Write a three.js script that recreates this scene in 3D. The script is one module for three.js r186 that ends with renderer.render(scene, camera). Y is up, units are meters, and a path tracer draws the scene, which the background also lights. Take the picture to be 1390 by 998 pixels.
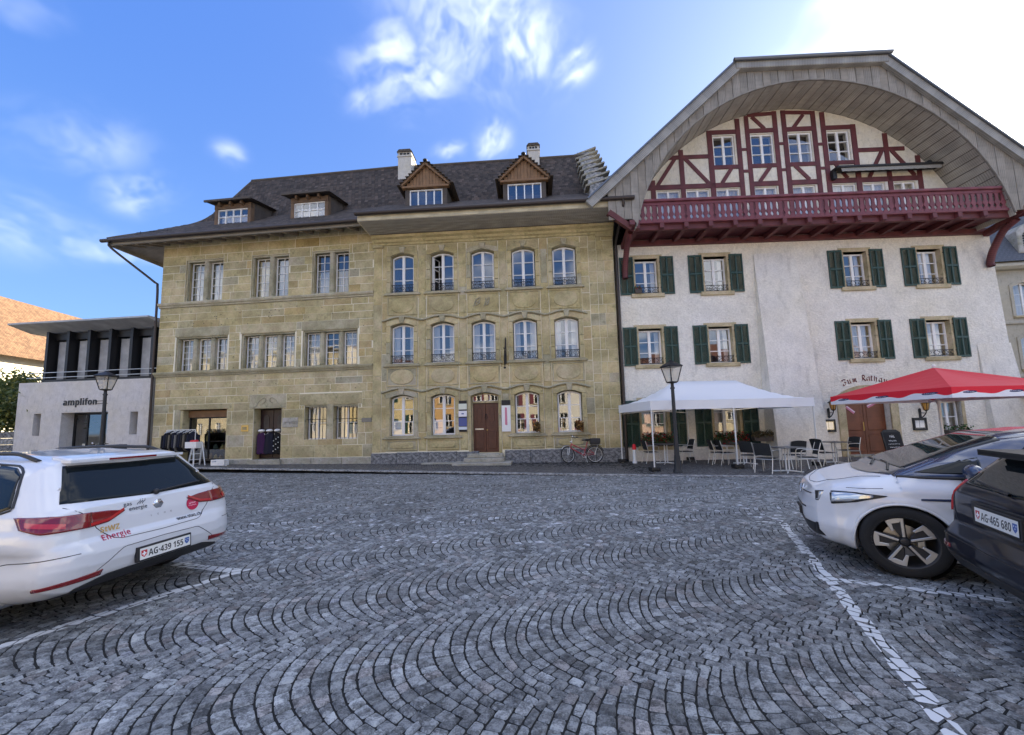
import * as THREE from 'three';
import { mergeGeometries, mergeVertices } from 'three/addons/utils/BufferGeometryUtils.js';
import { FontLoader } from 'three/addons/loaders/FontLoader.js';
import { TextGeometry } from 'three/addons/geometries/TextGeometry.js';

/* ---------- camera: a 13 mm phone lens, slightly tilted up and rolled ---------- */
const F = 522, CX = 695, CY = 524.736, PITCH = 0.0974598, ROLL = 0.0249558, EYE = 1.62;
const scene = new THREE.Scene();
const camera = new THREE.PerspectiveCamera(2 * Math.atan(CY / F) * 180 / Math.PI, 1390 / (2 * CY), 0.05, 900);
const camUp0 = new THREE.Vector3(0, Math.cos(PITCH), Math.sin(PITCH)), camFwd = new THREE.Vector3(0, Math.sin(PITCH), -Math.cos(PITCH));
const camRight = new THREE.Vector3(Math.cos(ROLL), 0, 0).addScaledVector(camUp0, -Math.sin(ROLL));
const camUp = new THREE.Vector3(Math.sin(ROLL), 0, 0).addScaledVector(camUp0, Math.cos(ROLL));
camera.position.set(0, EYE, 0);
camera.quaternion.setFromRotationMatrix(new THREE.Matrix4().makeBasis(camRight, camUp, camFwd.clone().negate()));
camera.setViewOffset(1390, 2 * CY, 0, 0, 1390, 998);
function pixelRay(x, y) { return camFwd.clone().addScaledVector(camRight, (x - CX) / F).addScaledVector(camUp, -(y - CY) / F); }
function onGround(x, y, h = 0) { const r = pixelRay(x, y); return r.multiplyScalar((h - EYE) / r.y).add(new THREE.Vector3(0, EYE, 0)); }

const renderer = new THREE.WebGLRenderer({ antialias: true });
renderer.setSize(1024, 735);
renderer.toneMapping = THREE.LinearToneMapping;
renderer.toneMappingExposure = 3.45;
renderer.shadowMap.enabled = true;

/* ---------- sun: low, ahead and to the right, just behind the big gable roof ---------- */
const sunDir = pixelRay(1352, 190).normalize();
const sun = new THREE.DirectionalLight(new THREE.Color(1.0, 0.9, 0.74), 5);
sun.position.copy(sunDir).multiplyScalar(120);
sun.castShadow = true;
Object.assign(sun.shadow.camera, { left: -60, right: 60, top: 60, bottom: -60, near: 1, far: 300 });
sun.shadow.mapSize.set(2048, 2048);
scene.add(sun, sun.target);

/* ---------- sky: clear blue, thin clouds in view, denser cloud added out of frame, white haze round the sun ---------- */
function rng(seed) { let a = seed >>> 0; return () => { a = (a + 0x6D2B79F5) >>> 0; let t = Math.imul(a ^ (a >>> 15), 1 | a); t = (t + Math.imul(t ^ (t >>> 7), 61 | t)) ^ t; return ((t ^ (t >>> 14)) >>> 0) / 4294967296; }; }
const lerp = (a, b, t) => a + (b - a) * t, clamp = (x, a = 0, b = 1) => Math.min(b, Math.max(a, x)), smooth = (a, b, x) => { const t = clamp((x - a) / (b - a)); return t * t * (3 - 2 * t); };
const hash3 = (x, y, z) => { let h = Math.imul(x, 374761393) ^ Math.imul(y, 668265263) ^ Math.imul(z, 2147483647 ^ 0x5bd1e995); h = Math.imul(h ^ (h >>> 13), 1274126177); return ((h ^ (h >>> 16)) >>> 0) / 4294967296; };
function noise3(x, y, z) {
  const X = Math.floor(x), Y = Math.floor(y), Z = Math.floor(z), s = (t) => t * t * (3 - 2 * t), u = s(x - X), v = s(y - Y), w = s(z - Z);
  const q = (i, j, k) => hash3(X + i, Y + j, Z + k);
  return lerp(lerp(lerp(q(0, 0, 0), q(1, 0, 0), u), lerp(q(0, 1, 0), q(1, 1, 0), u), v), lerp(lerp(q(0, 0, 1), q(1, 0, 1), u), lerp(q(0, 1, 1), q(1, 1, 1), u), v), w);
}
const fbm = (x, y, z, n = 4) => { let a = 0, g = 0.5, t = 0; for (let i = 0; i < n; i++) { a += g * noise3(x, y, z); t += g; x *= 2.03; y *= 2.03; z *= 2.03; g *= 0.5; } return a / t; };
{
  const W = 2048, H = 1024, data = new Float32Array(W * H * 4), d = new THREE.Vector3();
  // clouds in view, by direction: [pixel x, pixel y, half width, half height in tangent units, strength, streak angle]
  const clouds = [[640, 5, 0.2, 0.12, 0.36, -0.5], [555, 90, 0.12, 0.08, 0.45, 0.3], [690, 40, 0.08, 0.14, 0.42, 1.1], [780, 88, 0.05, 0.035, 0.5, 0.4], [190, 258, 0.06, 0.04, 0.42, 0.5], [90, 190, 0.1, 0.05, 0.2, 0.4], [312, 210, 0.03, 0.025, 0.25, 0], [668, 190, 0.045, 0.04, 0.55, 0.8], [505, 130, 0.06, 0.025, 0.3, 0.6], [95, 325, 0.14, 0.04, 0.22, 0], [10, 300, 0.08, 0.06, 0.2, 0], [610, 205, 0.04, 0.02, 0.3, 0.3], [600, 30, 0.1, 0.12, 0.35, 0.9]].map(([x, y, a, b, s, r]) => ({ n: pixelRay(x, y).normalize(), a, b, s, c: Math.cos(r), q: Math.sin(r) }));
  for (const c of clouds) { c.e = new THREE.Vector3(0, 1, 0).cross(c.n).normalize().negate(); c.u = new THREE.Vector3().crossVectors(c.e, c.n).normalize(); }
  for (let j = 0; j < H; j++) for (let i = 0; i < W; i++) {
    const lat = ((j + 0.5) / H - 0.5) * Math.PI, lon = ((i + 0.5) / W - 0.5) * 2 * Math.PI;
    d.set(Math.cos(lat) * Math.cos(lon), Math.sin(lat), Math.cos(lat) * Math.sin(lon));
    const el = Math.max(0, d.y), ang = Math.acos(clamp(d.dot(sunDir), -1, 1)) * 180 / Math.PI;
    const t = Math.pow(1 - el, 2.6);
    let r = lerp(0.015, 0.135, t), g = lerp(0.066, 0.243, t), b = lerp(0.245, 0.40, t);
    const glow = 0.62 * Math.exp(-ang / 15) + 0.12 * Math.exp(-ang / 45);
    r += glow * 0.80; g += glow * 0.82; b += glow * 0.62;
    let cov = 0;
    for (const c of clouds) {
      const f = d.dot(c.n); if (f < 0.8) continue;
      const x0 = d.dot(c.e) / f, y0 = d.dot(c.u) / f, x = (x0 * c.c + y0 * c.q) / c.a, y = (-x0 * c.q + y0 * c.c) / c.b, m = Math.exp(-(x * x + y * y) * 1.3);
      if (m < 0.02) continue;
      const wx = fbm(x0 * 9 + c.a * 90, y0 * 9, 1.3, 4) - 0.5, wy = fbm(x0 * 9, y0 * 9 + c.b * 70, 6.1, 4) - 0.5;
      const p = x * c.a + wx * 0.1, q = y * c.b + wy * 0.1; // wisps drawn out along the streak
      const r1 = 1 - Math.abs(2 * fbm(p * 12, q * 34, c.s * 9 + c.a * 60, 5) - 1), r2 = 1 - Math.abs(2 * fbm(p * 30, q * 60, 4.4, 4) - 1), b0 = fbm(p * 13 + c.a * 77, q * 26, 8.8 + c.b * 31, 5);
      cov = Math.max(cov, c.s * smooth(0.02, 1.0, m) * Math.pow(clamp(smooth(0.38, 0.74, b0) * 0.8 + (r1 - 0.55) * 0.3 + (r2 - 0.6) * 0.3), 1.3) * 1.2);
    }
    // denser broken cloud added outside the frame for more skylight, faded out in view
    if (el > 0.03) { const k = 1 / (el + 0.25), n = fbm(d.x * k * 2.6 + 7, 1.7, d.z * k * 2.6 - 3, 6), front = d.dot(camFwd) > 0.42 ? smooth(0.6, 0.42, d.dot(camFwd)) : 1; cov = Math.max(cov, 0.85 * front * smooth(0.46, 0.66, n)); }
    const near = smooth(21, 8, ang + (fbm(d.x * 7, d.y * 7, d.z * 7, 5) - 0.5) * 12); // the bright bank of cloud by the sun
    r = lerp(r, 0.62, cov); g = lerp(g, 0.64, cov); b = lerp(b, 0.68, cov);
    r = lerp(r, 1.25, near); g = lerp(g, 1.22, near); b = lerp(b, 1.15, near);
    if (ang < 12) { const k = 3 * Math.exp(-ang * ang / 12); r += k; g += k * 0.86; b += k * 0.6; }
    if (d.y < 0) { const m = smooth(0, -0.06, d.y); r = lerp(r, 0.16, m); g = lerp(g, 0.16, m); b = lerp(b, 0.16, m); }
    const o = (j * W + i) * 4; data[o] = r; data[o + 1] = g; data[o + 2] = b; data[o + 3] = 1;
  }
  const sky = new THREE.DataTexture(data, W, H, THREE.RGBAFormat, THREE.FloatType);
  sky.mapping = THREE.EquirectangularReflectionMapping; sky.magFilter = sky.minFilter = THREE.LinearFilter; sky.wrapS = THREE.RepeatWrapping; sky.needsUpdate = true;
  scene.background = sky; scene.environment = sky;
}
/* ---------- helpers ---------- */
const V3 = (x, y, z) => new THREE.Vector3(x, y, z);
const taken = {};
function numbered(n) { const k = taken[n] = (taken[n] ?? -1) + 1; return k ? n + '_' + String(k).padStart(3, '0') : n; }
function describe(o, label, category, group) { Object.assign(o.userData, { label, category }); if (group) o.userData.group = group; return o; }
function thing(name, label, category, [x, y, z] = [0, 0, 0], turn = 0, group) {
  const o = new THREE.Group(); o.name = numbered(name); scene.add(o); o.position.set(x, y, z); o.rotation.y = turn;
  return describe(o, label, category, group);
}
function copyOf(o, label, [x, y, z], turn, group) { const c = o.clone(); c.name = numbered(o.name.replace(/_\d{3}$/, '')); scene.add(c); c.position.set(x, y, z); c.rotation.y = turn; c.userData = { ...o.userData, label }; if (group) c.userData.group = group; return c; }
function mesh(name, geo, mat, parent = scene) {
  const m = new THREE.Mesh(Array.isArray(geo) ? merge(geo) : geo, mat); m.name = parent === scene ? numbered(name) : name; m.castShadow = m.receiveShadow = true; parent.add(m); return m;
}
function sub(name, parent) { const g = new THREE.Group(); g.name = name; parent.add(g); return g; }
function structure(name, geo, mat) { const m = mesh(name, geo, mat); m.userData.kind = 'structure'; return m; }
// flat uv in metres, chosen by the way each face points
function metres(g) {
  if (g.index) g = g.toNonIndexed();
  const p = g.attributes.position, uv = new Float32Array(p.count * 2), a = V3(), b = V3(), c = V3(), n = V3();
  for (let i = 0; i < p.count; i += 3) {
    a.fromBufferAttribute(p, i); b.fromBufferAttribute(p, i + 1); c.fromBufferAttribute(p, i + 2);
    n.copy(b).sub(a).cross(c.clone().sub(a)); const x = Math.abs(n.x), y = Math.abs(n.y), z = Math.abs(n.z);
    [a, b, c].forEach((q, k) => { const [s, t] = z >= x && z >= y ? [q.x, q.y] : y >= x ? [q.x, q.z] : [q.z, q.y]; uv[(i + k) * 2] = s; uv[(i + k) * 2 + 1] = t; });
  }
  g.setAttribute('uv', new THREE.BufferAttribute(uv, 2)); return g;
}
function plain(g) { g = g.index ? g.toNonIndexed() : g; for (const k of Object.keys(g.attributes)) if (!['position', 'normal', 'uv'].includes(k)) g.deleteAttribute(k); if (!g.attributes.normal) g.computeVertexNormals(); if (!g.attributes.uv) g = metres(g); return g; }
function merge(list) { list = list.flat(3).filter(Boolean).map(plain); return list.length === 1 ? list[0] : mergeGeometries(list); }
function quads(list) { // [[a,b,c,d] ...] of arrays, counter-clockwise
  const P = []; for (const [a, b, c, d] of list) { P.push(...a, ...b, ...c); if (d) P.push(...a, ...c, ...d); }
  const g = new THREE.BufferGeometry(); g.setAttribute('position', new THREE.BufferAttribute(new Float32Array(P), 3)); g.computeVertexNormals(); return metres(g);
}
// box from corner to corner; b chamfers the four front edges (towards +z)
function box(x0, x1, y0, y1, z0, z1, b = 0) {
  const i = Math.min(b, (x1 - x0) / 3, (y1 - y0) / 3), zi = z1 - i;
  const B = [[x0, y0, z0], [x1, y0, z0], [x1, y1, z0], [x0, y1, z0]], M = [[x0, y0, zi], [x1, y0, zi], [x1, y1, zi], [x0, y1, zi]], T = [[x0 + i, y0 + i, z1], [x1 - i, y0 + i, z1], [x1 - i, y1 - i, z1], [x0 + i, y1 - i, z1]];
  const q = [[T[0], T[1], T[2], T[3]], [B[1], B[0], B[3], B[2]]];
  for (let k = 0; k < 4; k++) { const n = (k + 1) % 4; q.push([B[k], B[n], M[n], M[k]]); if (i > 0) q.push([M[k], M[n], T[n], T[k]]); }
  return quads(q);
}
const cube = (w, h, d, x = 0, y = 0, z = 0) => box(x - w / 2, x + w / 2, y - h / 2, y + h / 2, z - d / 2, z + d / 2);
function bar(a, b, w, h = w, spin = 0) { // a beam from a to b
  const A = V3(...a), B = V3(...b), l = A.distanceTo(B), g = cube(w, l, h), q = new THREE.Quaternion().setFromUnitVectors(V3(0, 1, 0), B.clone().sub(A).normalize());
  return g.applyMatrix4(new THREE.Matrix4().compose(A.add(B).multiplyScalar(0.5), q.multiply(new THREE.Quaternion().setFromAxisAngle(V3(0, 1, 0), spin)), V3(1, 1, 1)));
}
function rod(a, b, r, r2 = r, n = 8) {
  const A = V3(...a), B = V3(...b), g = new THREE.CylinderGeometry(r2, r, A.distanceTo(B), n), q = new THREE.Quaternion().setFromUnitVectors(V3(0, 1, 0), B.clone().sub(A).normalize());
  return plain(g.applyMatrix4(new THREE.Matrix4().compose(A.add(B).multiplyScalar(0.5), q, V3(1, 1, 1))));
}
function tube(points, r, seg = points.length * 5, n = 6, closed = false) { return plain(new THREE.TubeGeometry(new THREE.CatmullRomCurve3(points.map((p) => V3(...p)), closed, 'catmullrom', 0.4), seg, r, n, closed)); }
function ball(x, y, z, r, sx = 1, sy = 1, sz = 1, n = 10) { return plain(new THREE.SphereGeometry(r, n, Math.ceil(n * 0.7)).scale(sx, sy, sz).translate(x, y, z)); }
function lathe(pts, n = 16, [x, y, z] = [0, 0, 0]) { return plain(new THREE.LatheGeometry(pts.map(([a, b]) => new THREE.Vector2(a, b)), n).translate(x, y, z)); }
const shapeOf = (pts) => new THREE.Shape(pts.map(([x, y]) => new THREE.Vector2(x, y)));
function slab(pts, z0, z1, holes = [], bevel = 0) { // polygon in x-y, thick from z0 to z1
  const s = shapeOf(pts); for (const h of holes) s.holes.push(new THREE.Path(h.map(([x, y]) => new THREE.Vector2(x, y))));
  const g = new THREE.ExtrudeGeometry(s, { depth: z1 - z0 - bevel, bevelEnabled: bevel > 0, bevelThickness: bevel, bevelSize: bevel, bevelOffset: -bevel, bevelSegments: 1, steps: 1, curveSegments: 4 });
  return metres(plain(g.translate(0, 0, z0)));
}
function prismX(pts, x0, x1) { // polygon in (z, y), running along x
  return metres(slab(pts.map(([z, y]) => [-z, y]), x0, x1).applyMatrix4(new THREE.Matrix4().makeRotationY(Math.PI / 2)));
}
const horseshoe = (outer, inner) => [...outer.slice(1), outer[0], ...[inner[0], ...inner.slice(1).reverse()]], rect = (x0, x1, y0, y1) => [[x0, y0], [x1, y0], [x1, y1], [x0, y1]];
function arched(x0, x1, y0, y1, rise, n = 8) { // rectangle with a segmental arch on top (y1 is the crown)
  const p = [[x0, y0], [x1, y0]], c = (x0 + x1) / 2, w = (x1 - x0) / 2; for (let i = 0; i <= n; i++) { const t = 1 - 2 * i / n; p.push([c + w * t, y1 - rise * t * t]); } return p;
}
function rebase(root, x, z = 0) { // put the root of a thing built in facade coordinates at its own base
  root.updateMatrix(); const o = V3(x, 0, z); for (const c of root.children) c.position.sub(o); root.position.copy(o.applyMatrix4(root.matrix));
}

/* ---------- surfaces ---------- */
function pattern(size, f, srgb = true) { // tileable picture from f(u, v) -> [r, g, b] 0..1
  const d = new Uint8Array(size * size * 4);
  for (let j = 0; j < size; j++) for (let i = 0; i < size; i++) { const c = f(i / size, j / size), o = (j * size + i) * 4; for (let k = 0; k < 3; k++) d[o + k] = clamp(c[k] ?? c[0]) * 255; d[o + 3] = 255; }
  const t = new THREE.DataTexture(d, size, size); t.wrapS = t.wrapT = THREE.RepeatWrapping; t.magFilter = THREE.LinearFilter; t.minFilter = THREE.LinearMipmapLinearFilter; t.generateMipmaps = true; if (srgb) t.colorSpace = THREE.SRGBColorSpace; t.needsUpdate = true; return t;
}
function tnoise(u, v, f, seed, n = 4) { // tileable fractal noise with f cells across
  let a = 0, g = 0.5, t = 0; const s = (x) => x * x * (3 - 2 * x);
  for (let k = 0; k < n; k++) { const x = u * f, y = v * f, X = Math.floor(x), Y = Math.floor(y), p = s(x - X), q = s(y - Y), h = (i, j) => hash3((X + i) % f, (Y + j) % f, seed + k * 17); a += g * lerp(lerp(h(0, 0), h(1, 0), p), lerp(h(0, 1), h(1, 1), p), q); t += g; g *= 0.55; f *= 2; }
  return a / t;
}
const grey = (x) => [x, x, x];
const T = {
  stone: pattern(512, (u, v) => { const a = tnoise(u, v, 4, 1, 6), b = tnoise(u, v, 48, 9, 2), c = tnoise(u, v * 0.999, 9, 31, 3); const k = 0.90 + (a - 0.5) * 0.36 + (b - 0.5) * 0.14 - (c > 0.66 ? (c - 0.66) * 0.9 : 0); return [k, k * (0.985 + (c - 0.5) * 0.06), k * (0.95 + (a - 0.5) * 0.12)]; }),
  rough: pattern(512, (u, v) => grey(0.5 + (tnoise(u, v, 24, 5, 5) - 0.5) * 1.1), false),
  stucco: pattern(1024, (u, v) => { const a = tnoise(u, v, 10, 3, 5), b = tnoise(u, v, 140, 19, 2), s = tnoise(u, v, 3, 77, 4), r = tnoise((u * 5) % 1, v, 8, 83, 3), d = tnoise(u, v, 22, 87, 3), p = r > 0.6 ? (r - 0.6) * 0.22 : 0, q = d > 0.68 ? (d - 0.68) * 0.25 : 0, k = 0.94 + (a - 0.5) * 0.11 + (b - 0.5) * 0.12 - p - q; return [k, k - 0.008 - (s - 0.5) * 0.02, k - 0.025 - (s - 0.5) * 0.09]; }),
  stuccoBump: pattern(512, (u, v) => { const a = tnoise(u, v, 16, 23, 4), b = tnoise((u * 2) % 1, (v * 5) % 1, 12, 29, 4); return grey(0.5 + (a - 0.5) * 0.7 + (b - 0.5) * 0.9); }, false),
  wood: pattern(256, (u, v) => { const a = tnoise(u, v, 2, 41, 3), b = tnoise(u, (v * 8) % 1, 3, 43, 2), g = tnoise((u * 16) % 1, v, 4, 47, 4); return grey(0.82 + (g - 0.5) * 0.4 + (a - 0.5) * 0.25 + (b - 0.5) * 0.05); }),
  grain: pattern(256, (u, v) => grey(0.78 + (tnoise(u, v, 30, 61, 3) - 0.5) * 0.45 + (tnoise(u, v, 5, 63, 3) - 0.5) * 0.3)),
  granite: pattern(512, (u, v) => { const a = tnoise(u, v, 90, 71, 2), b = tnoise(u, v, 14, 73, 4), s = tnoise(u, (v * 3) % 1, 20, 75, 3); const k = 0.80 + (a - 0.5) * 0.5 + (b - 0.5) * 0.85 + (s > 0.58 ? (s - 0.58) * 1.6 : 0); return [k, k, k * 1.01]; }),
  weave: pattern(64, (u, v) => grey(0.65 + 0.3 * Math.sin(u * 50) * Math.sin(v * 50))),
  tint: pattern(128, (u, v) => grey(0.9 + (tnoise(u, v, 6, 91, 4) - 0.5) * 0.3)),
};
function tx(t, s, rot = 0) { const c = t.clone(); c.repeat.set(s, s); c.rotation = rot; c.needsUpdate = true; return c; }
const texOf = {}; const scaled = (n, s) => (texOf[n + s] ??= tx(T[n], s));
const M = {};
function mat(name, color, o = {}) { const { map, ms = 0.5, bump, bs = 1, bscale = 0.004, physical, ...rest } = o; const m = new (physical ? THREE.MeshPhysicalMaterial : THREE.MeshStandardMaterial)({ color: Array.isArray(color) ? new THREE.Color().setRGB(...color) : new THREE.Color(color), roughness: 0.85, ...rest }); if (map) m.map = scaled(map, ms); if (bump) { m.bumpMap = scaled(bump, bs); m.bumpScale = bscale; } m.name = name; return (M[name] = m); }

const sandTones = [[0.56, 0.485, 0.285], [0.54, 0.47, 0.28], [0.575, 0.495, 0.28], [0.52, 0.46, 0.29], [0.55, 0.482, 0.295], [0.565, 0.48, 0.265]];
const SAND = sandTones.map((c, i) => mat('sandstone' + i, c, { map: 'stone', ms: 0.45, bump: 'rough', bs: 1.1, bscale: 0.004, roughness: 0.92 }));
const OCHRE = [[0.52, 0.41, 0.20], [0.50, 0.405, 0.215], [0.46, 0.375, 0.20]].map((c, i) => mat('ochre' + i, c, { map: 'stone', ms: 0.5, bump: 'rough', bs: 1.1, bscale: 0.004, roughness: 0.92 }));
const GREYSTONE = [[0.465, 0.435, 0.32], [0.445, 0.42, 0.315], [0.485, 0.45, 0.325]].map((c, i) => mat('greystone' + i, c, { map: 'stone', ms: 0.5, bump: 'rough', bs: 1.2, bscale: 0.004, roughness: 0.9 }));
mat('mortar', [0.78, 0.73, 0.57], { roughness: 0.95 });
mat('plinth', [0.27, 0.275, 0.28], { map: 'granite', ms: 1.2, bump: 'rough', bs: 2, bscale: 0.006 });
mat('plinthPale', [0.46, 0.45, 0.41], { map: 'stone', ms: 0.8, bump: 'rough', bs: 1.5 });
mat('stucco', [0.83, 0.80, 0.73], { map: 'stucco', ms: 0.165, bump: 'stuccoBump', bs: 0.6, bscale: 0.022, roughness: 0.95 });
mat('stuccoFine', [0.80, 0.77, 0.705], { map: 'stucco', ms: 0.21, bump: 'stuccoBump', bs: 1.1, bscale: 0.008, roughness: 0.95 });
mat('infill', [0.78, 0.74, 0.64], { map: 'stucco', ms: 0.7, bump: 'rough', bs: 1, bscale: 0.012, roughness: 0.95 });
mat('cream', [0.74, 0.66, 0.46], { map: 'tint', ms: 0.5, roughness: 0.7 });
mat('sill', [0.55, 0.47, 0.31], { map: 'stone', ms: 0.8, bump: 'rough', bs: 2, bscale: 0.003 });
mat('whitePaint', [0.80, 0.79, 0.77], { roughness: 0.45 });
mat('redWood', [0.155, 0.035, 0.038], { map: 'wood', ms: 1.5, roughness: 0.62, bump: 'wood', bs: 1.5, bscale: 0.002 });
mat('redRail', [0.215, 0.052, 0.066], { map: 'wood', ms: 1.7, roughness: 0.6 });
const GREYWOOD = [[0.36, 0.325, 0.275], [0.33, 0.30, 0.255], [0.385, 0.35, 0.30], [0.345, 0.305, 0.25]].map((c, i) => mat('greyWood' + i, c, { map: 'wood', ms: 0.9 + i * 0.13, roughness: 0.75, bump: 'wood', bs: 1, bscale: 0.0015 }));
const SOFFIT = [[0.50, 0.465, 0.40], [0.475, 0.44, 0.375], [0.52, 0.48, 0.41], [0.46, 0.43, 0.37]].map((c, i) => mat('soffit' + i, c, { map: 'wood', ms: 0.8 + i * 0.1, roughness: 0.7 }));
mat('brownWood', [0.20, 0.118, 0.062], { map: 'wood', ms: 2, roughness: 0.7, bump: 'wood', bs: 2, bscale: 0.002 });
mat('gableWood', [0.30, 0.17, 0.082], { map: 'wood', ms: 2, roughness: 0.72 });
mat('oldWood', [0.105, 0.085, 0.07], { map: 'wood', ms: 1.7, roughness: 0.8 });
mat('doorWood', [0.135, 0.048, 0.028], { map: 'wood', ms: 2.2, roughness: 0.42 });
mat('doorOrange', [0.23, 0.07, 0.028], { map: 'wood', ms: 1.6, roughness: 0.5 });
mat('doorDark', [0.035, 0.012, 0.014], { map: 'wood', ms: 2, roughness: 0.45 });
mat('shutter', [0.022, 0.066, 0.05], { map: 'tint', ms: 3, roughness: 0.5 });
mat('iron', [0.018, 0.018, 0.02], { roughness: 0.5, metalness: 0.3 });
mat('ironPost', [0.035, 0.037, 0.042], { roughness: 0.48, metalness: 0.25, map: 'tint', ms: 4 });
mat('pipe', [0.055, 0.042, 0.036], { roughness: 0.45, metalness: 0.5 });
mat('pipeGrey', [0.16, 0.17, 0.185], { roughness: 0.4, metalness: 0.6 });
mat('alu', [0.62, 0.62, 0.60], { roughness: 0.34, metalness: 0.85 });
mat('chrome', [0.75, 0.75, 0.76], { roughness: 0.12, metalness: 1 });
mat('darkWeave', [0.045, 0.05, 0.055], { map: 'weave', ms: 20, roughness: 0.8 });
mat('black', [0.012, 0.012, 0.013], { roughness: 0.55 });
mat('rubber', [0.016, 0.016, 0.017], { roughness: 0.85, map: 'tint', ms: 8 });
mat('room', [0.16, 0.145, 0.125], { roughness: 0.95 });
mat('curtain', [0.78, 0.76, 0.72], { roughness: 0.95, physical: true, transmission: 0.25, thickness: 0, side: THREE.DoubleSide });
mat('curtainWarm', [0.76, 0.66, 0.47], { roughness: 0.95, side: THREE.DoubleSide });
mat('glass', [1, 1, 1], { physical: true, roughness: 0.015, transmission: 1, thickness: 0, ior: 2.5, side: THREE.DoubleSide });
mat('oldGlass', [0.9, 0.93, 0.92], { physical: true, roughness: 0.03, transmission: 1, thickness: 0, ior: 2.3, side: THREE.DoubleSide });
mat('lampGlass', [0.92, 0.9, 0.86], { physical: true, roughness: 0.35, transmission: 0.9, thickness: 0, ior: 1.5, side: THREE.DoubleSide });
const TILES = mat('roofTile', [1, 1, 1], { map: 'grain', ms: 6, roughness: 0.88 });

/* ---------- facade planes: u along the wall, h up, d out of it ---------- */
const PLANES = { A: [-0.0993748, 15.8584], B: [-0.0599754, 16.0293], C: [-0.02313, 15.8422] };
function facade(k, name, label, category) { const [t, d] = PLANES[k]; return thing(name, label, category, [0, 0, -d], t); }
function onFacade(k, x, y, d = 0) { const [t, D] = PLANES[k], n = V3(Math.sin(t), 0, Math.cos(t)), e = V3(Math.cos(t), 0, -Math.sin(t)), o = V3(0, 0, -D).addScaledVector(n, d), r = pixelRay(x, y), c = V3(0, EYE, 0); const q = c.clone().addScaledVector(r, o.clone().sub(c).dot(n) / r.dot(n)); return [q.clone().sub(o).dot(e), q.y]; }
function facadePoint(k, u, h, d = 0) { const [t, D] = PLANES[k]; return V3(u * Math.cos(t) + d * Math.sin(t), h, -D - u * Math.sin(t) + d * Math.cos(t)); }

// rectangles left when the holes are taken out of a rectangle
function carve(r, holes) {
  let list = [r];
  for (const [a0, a1, b0, b1] of holes) list = list.flatMap(([x0, x1, y0, y1]) => {
    if (a1 <= x0 || a0 >= x1 || b1 <= y0 || b0 >= y1) return [[x0, x1, y0, y1]];
    const o = [], m0 = Math.max(x0, a0), m1 = Math.min(x1, a1);
    if (a0 > x0) o.push([x0, a0, y0, y1]); if (a1 < x1) o.push([a1, x1, y0, y1]);
    if (b0 > y0) o.push([m0, m1, y0, b0]); if (b1 < y1) o.push([m0, m1, b1, y1]);
    return o;
  });
  return list.filter(([x0, x1, y0, y1]) => x1 - x0 > 0.05 && y1 - y0 > 0.05);
}
/* window: a casement frame with bars and one mesh per pane, set at depth z in an opening */
function casement(parent, { x0, x1, y0, y1, z, rise = 0, cols = 2, rows = 3, edge = 0.055, mid = 0.1, barw = 0.028, glass = M.glass, frame = M.whitePaint, seed = 1, thick = 0.06, skip = [] }) {
  const R = rng(seed * 7919 + 13), holes = [], w = (x1 - x0), ix0 = x0 + edge, ix1 = x1 - edge, cw = (ix1 - ix0 - (cols - 1) * mid) / cols, ih = y1 - rise - edge - (y0 + edge);
  const top = (x) => y1 - rise * Math.pow((x - (x0 + x1) / 2) / (w / 2), 2) - edge;
  const hy = (y1 - edge - (y0 + edge) - (rows - 1) * barw) / rows;
  for (let c = 0; c < cols; c++) {
    const split = cols > 2 || cols === 1 ? 1 : 1, a = ix0 + c * (cw + mid), b = a + cw;
    for (let r = 0; r < rows; r++) {
      const p = y0 + edge + r * (hy + barw), q = p + hy;
      if (r === rows - 1 && rise) { const pts = [[a, p], [b, p]]; for (let k = 0; k <= 4; k++) { const x = lerp(b, a, k / 4); pts.push([x, top(x)]); } holes.push(pts); } else holes.push(rect(a, b, p, r === rows - 1 ? y1 - edge : q));
    }
  }
  mesh('frame', slab(rise ? arched(x0, x1, y0, y1, rise) : rect(x0, x1, y0, y1), z, z + thick, holes), frame, parent);
  holes.forEach((h, i) => {
    if (skip.includes(i)) return;
    const g = new THREE.ShapeGeometry(shapeOf(h)), cx = (h[0][0] + h[1][0]) / 2, cy = (h[0][1] + h[2][1]) / 2, m = mesh('pane', g.translate(-cx, -cy, 0), glass, parent);
    m.position.set(cx, cy, z + thick * 0.45); m.rotation.set((R() - 0.5) * 0.012, (R() - 0.5) * 0.012, 0);
  });
}
function drape(x0, x1, y0, y1, z, folds = 7, amp = 0.025) { const g = new THREE.PlaneGeometry(x1 - x0, y1 - y0, folds * 4, 2).translate((x0 + x1) / 2, (y0 + y1) / 2, 0), p = g.attributes.position; for (let i = 0; i < p.count; i++) p.setZ(i, z + amp * Math.sin((p.getX(i) - x0) / (x1 - x0) * folds * 6.283)); g.computeVertexNormals(); return plain(g); }
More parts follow.
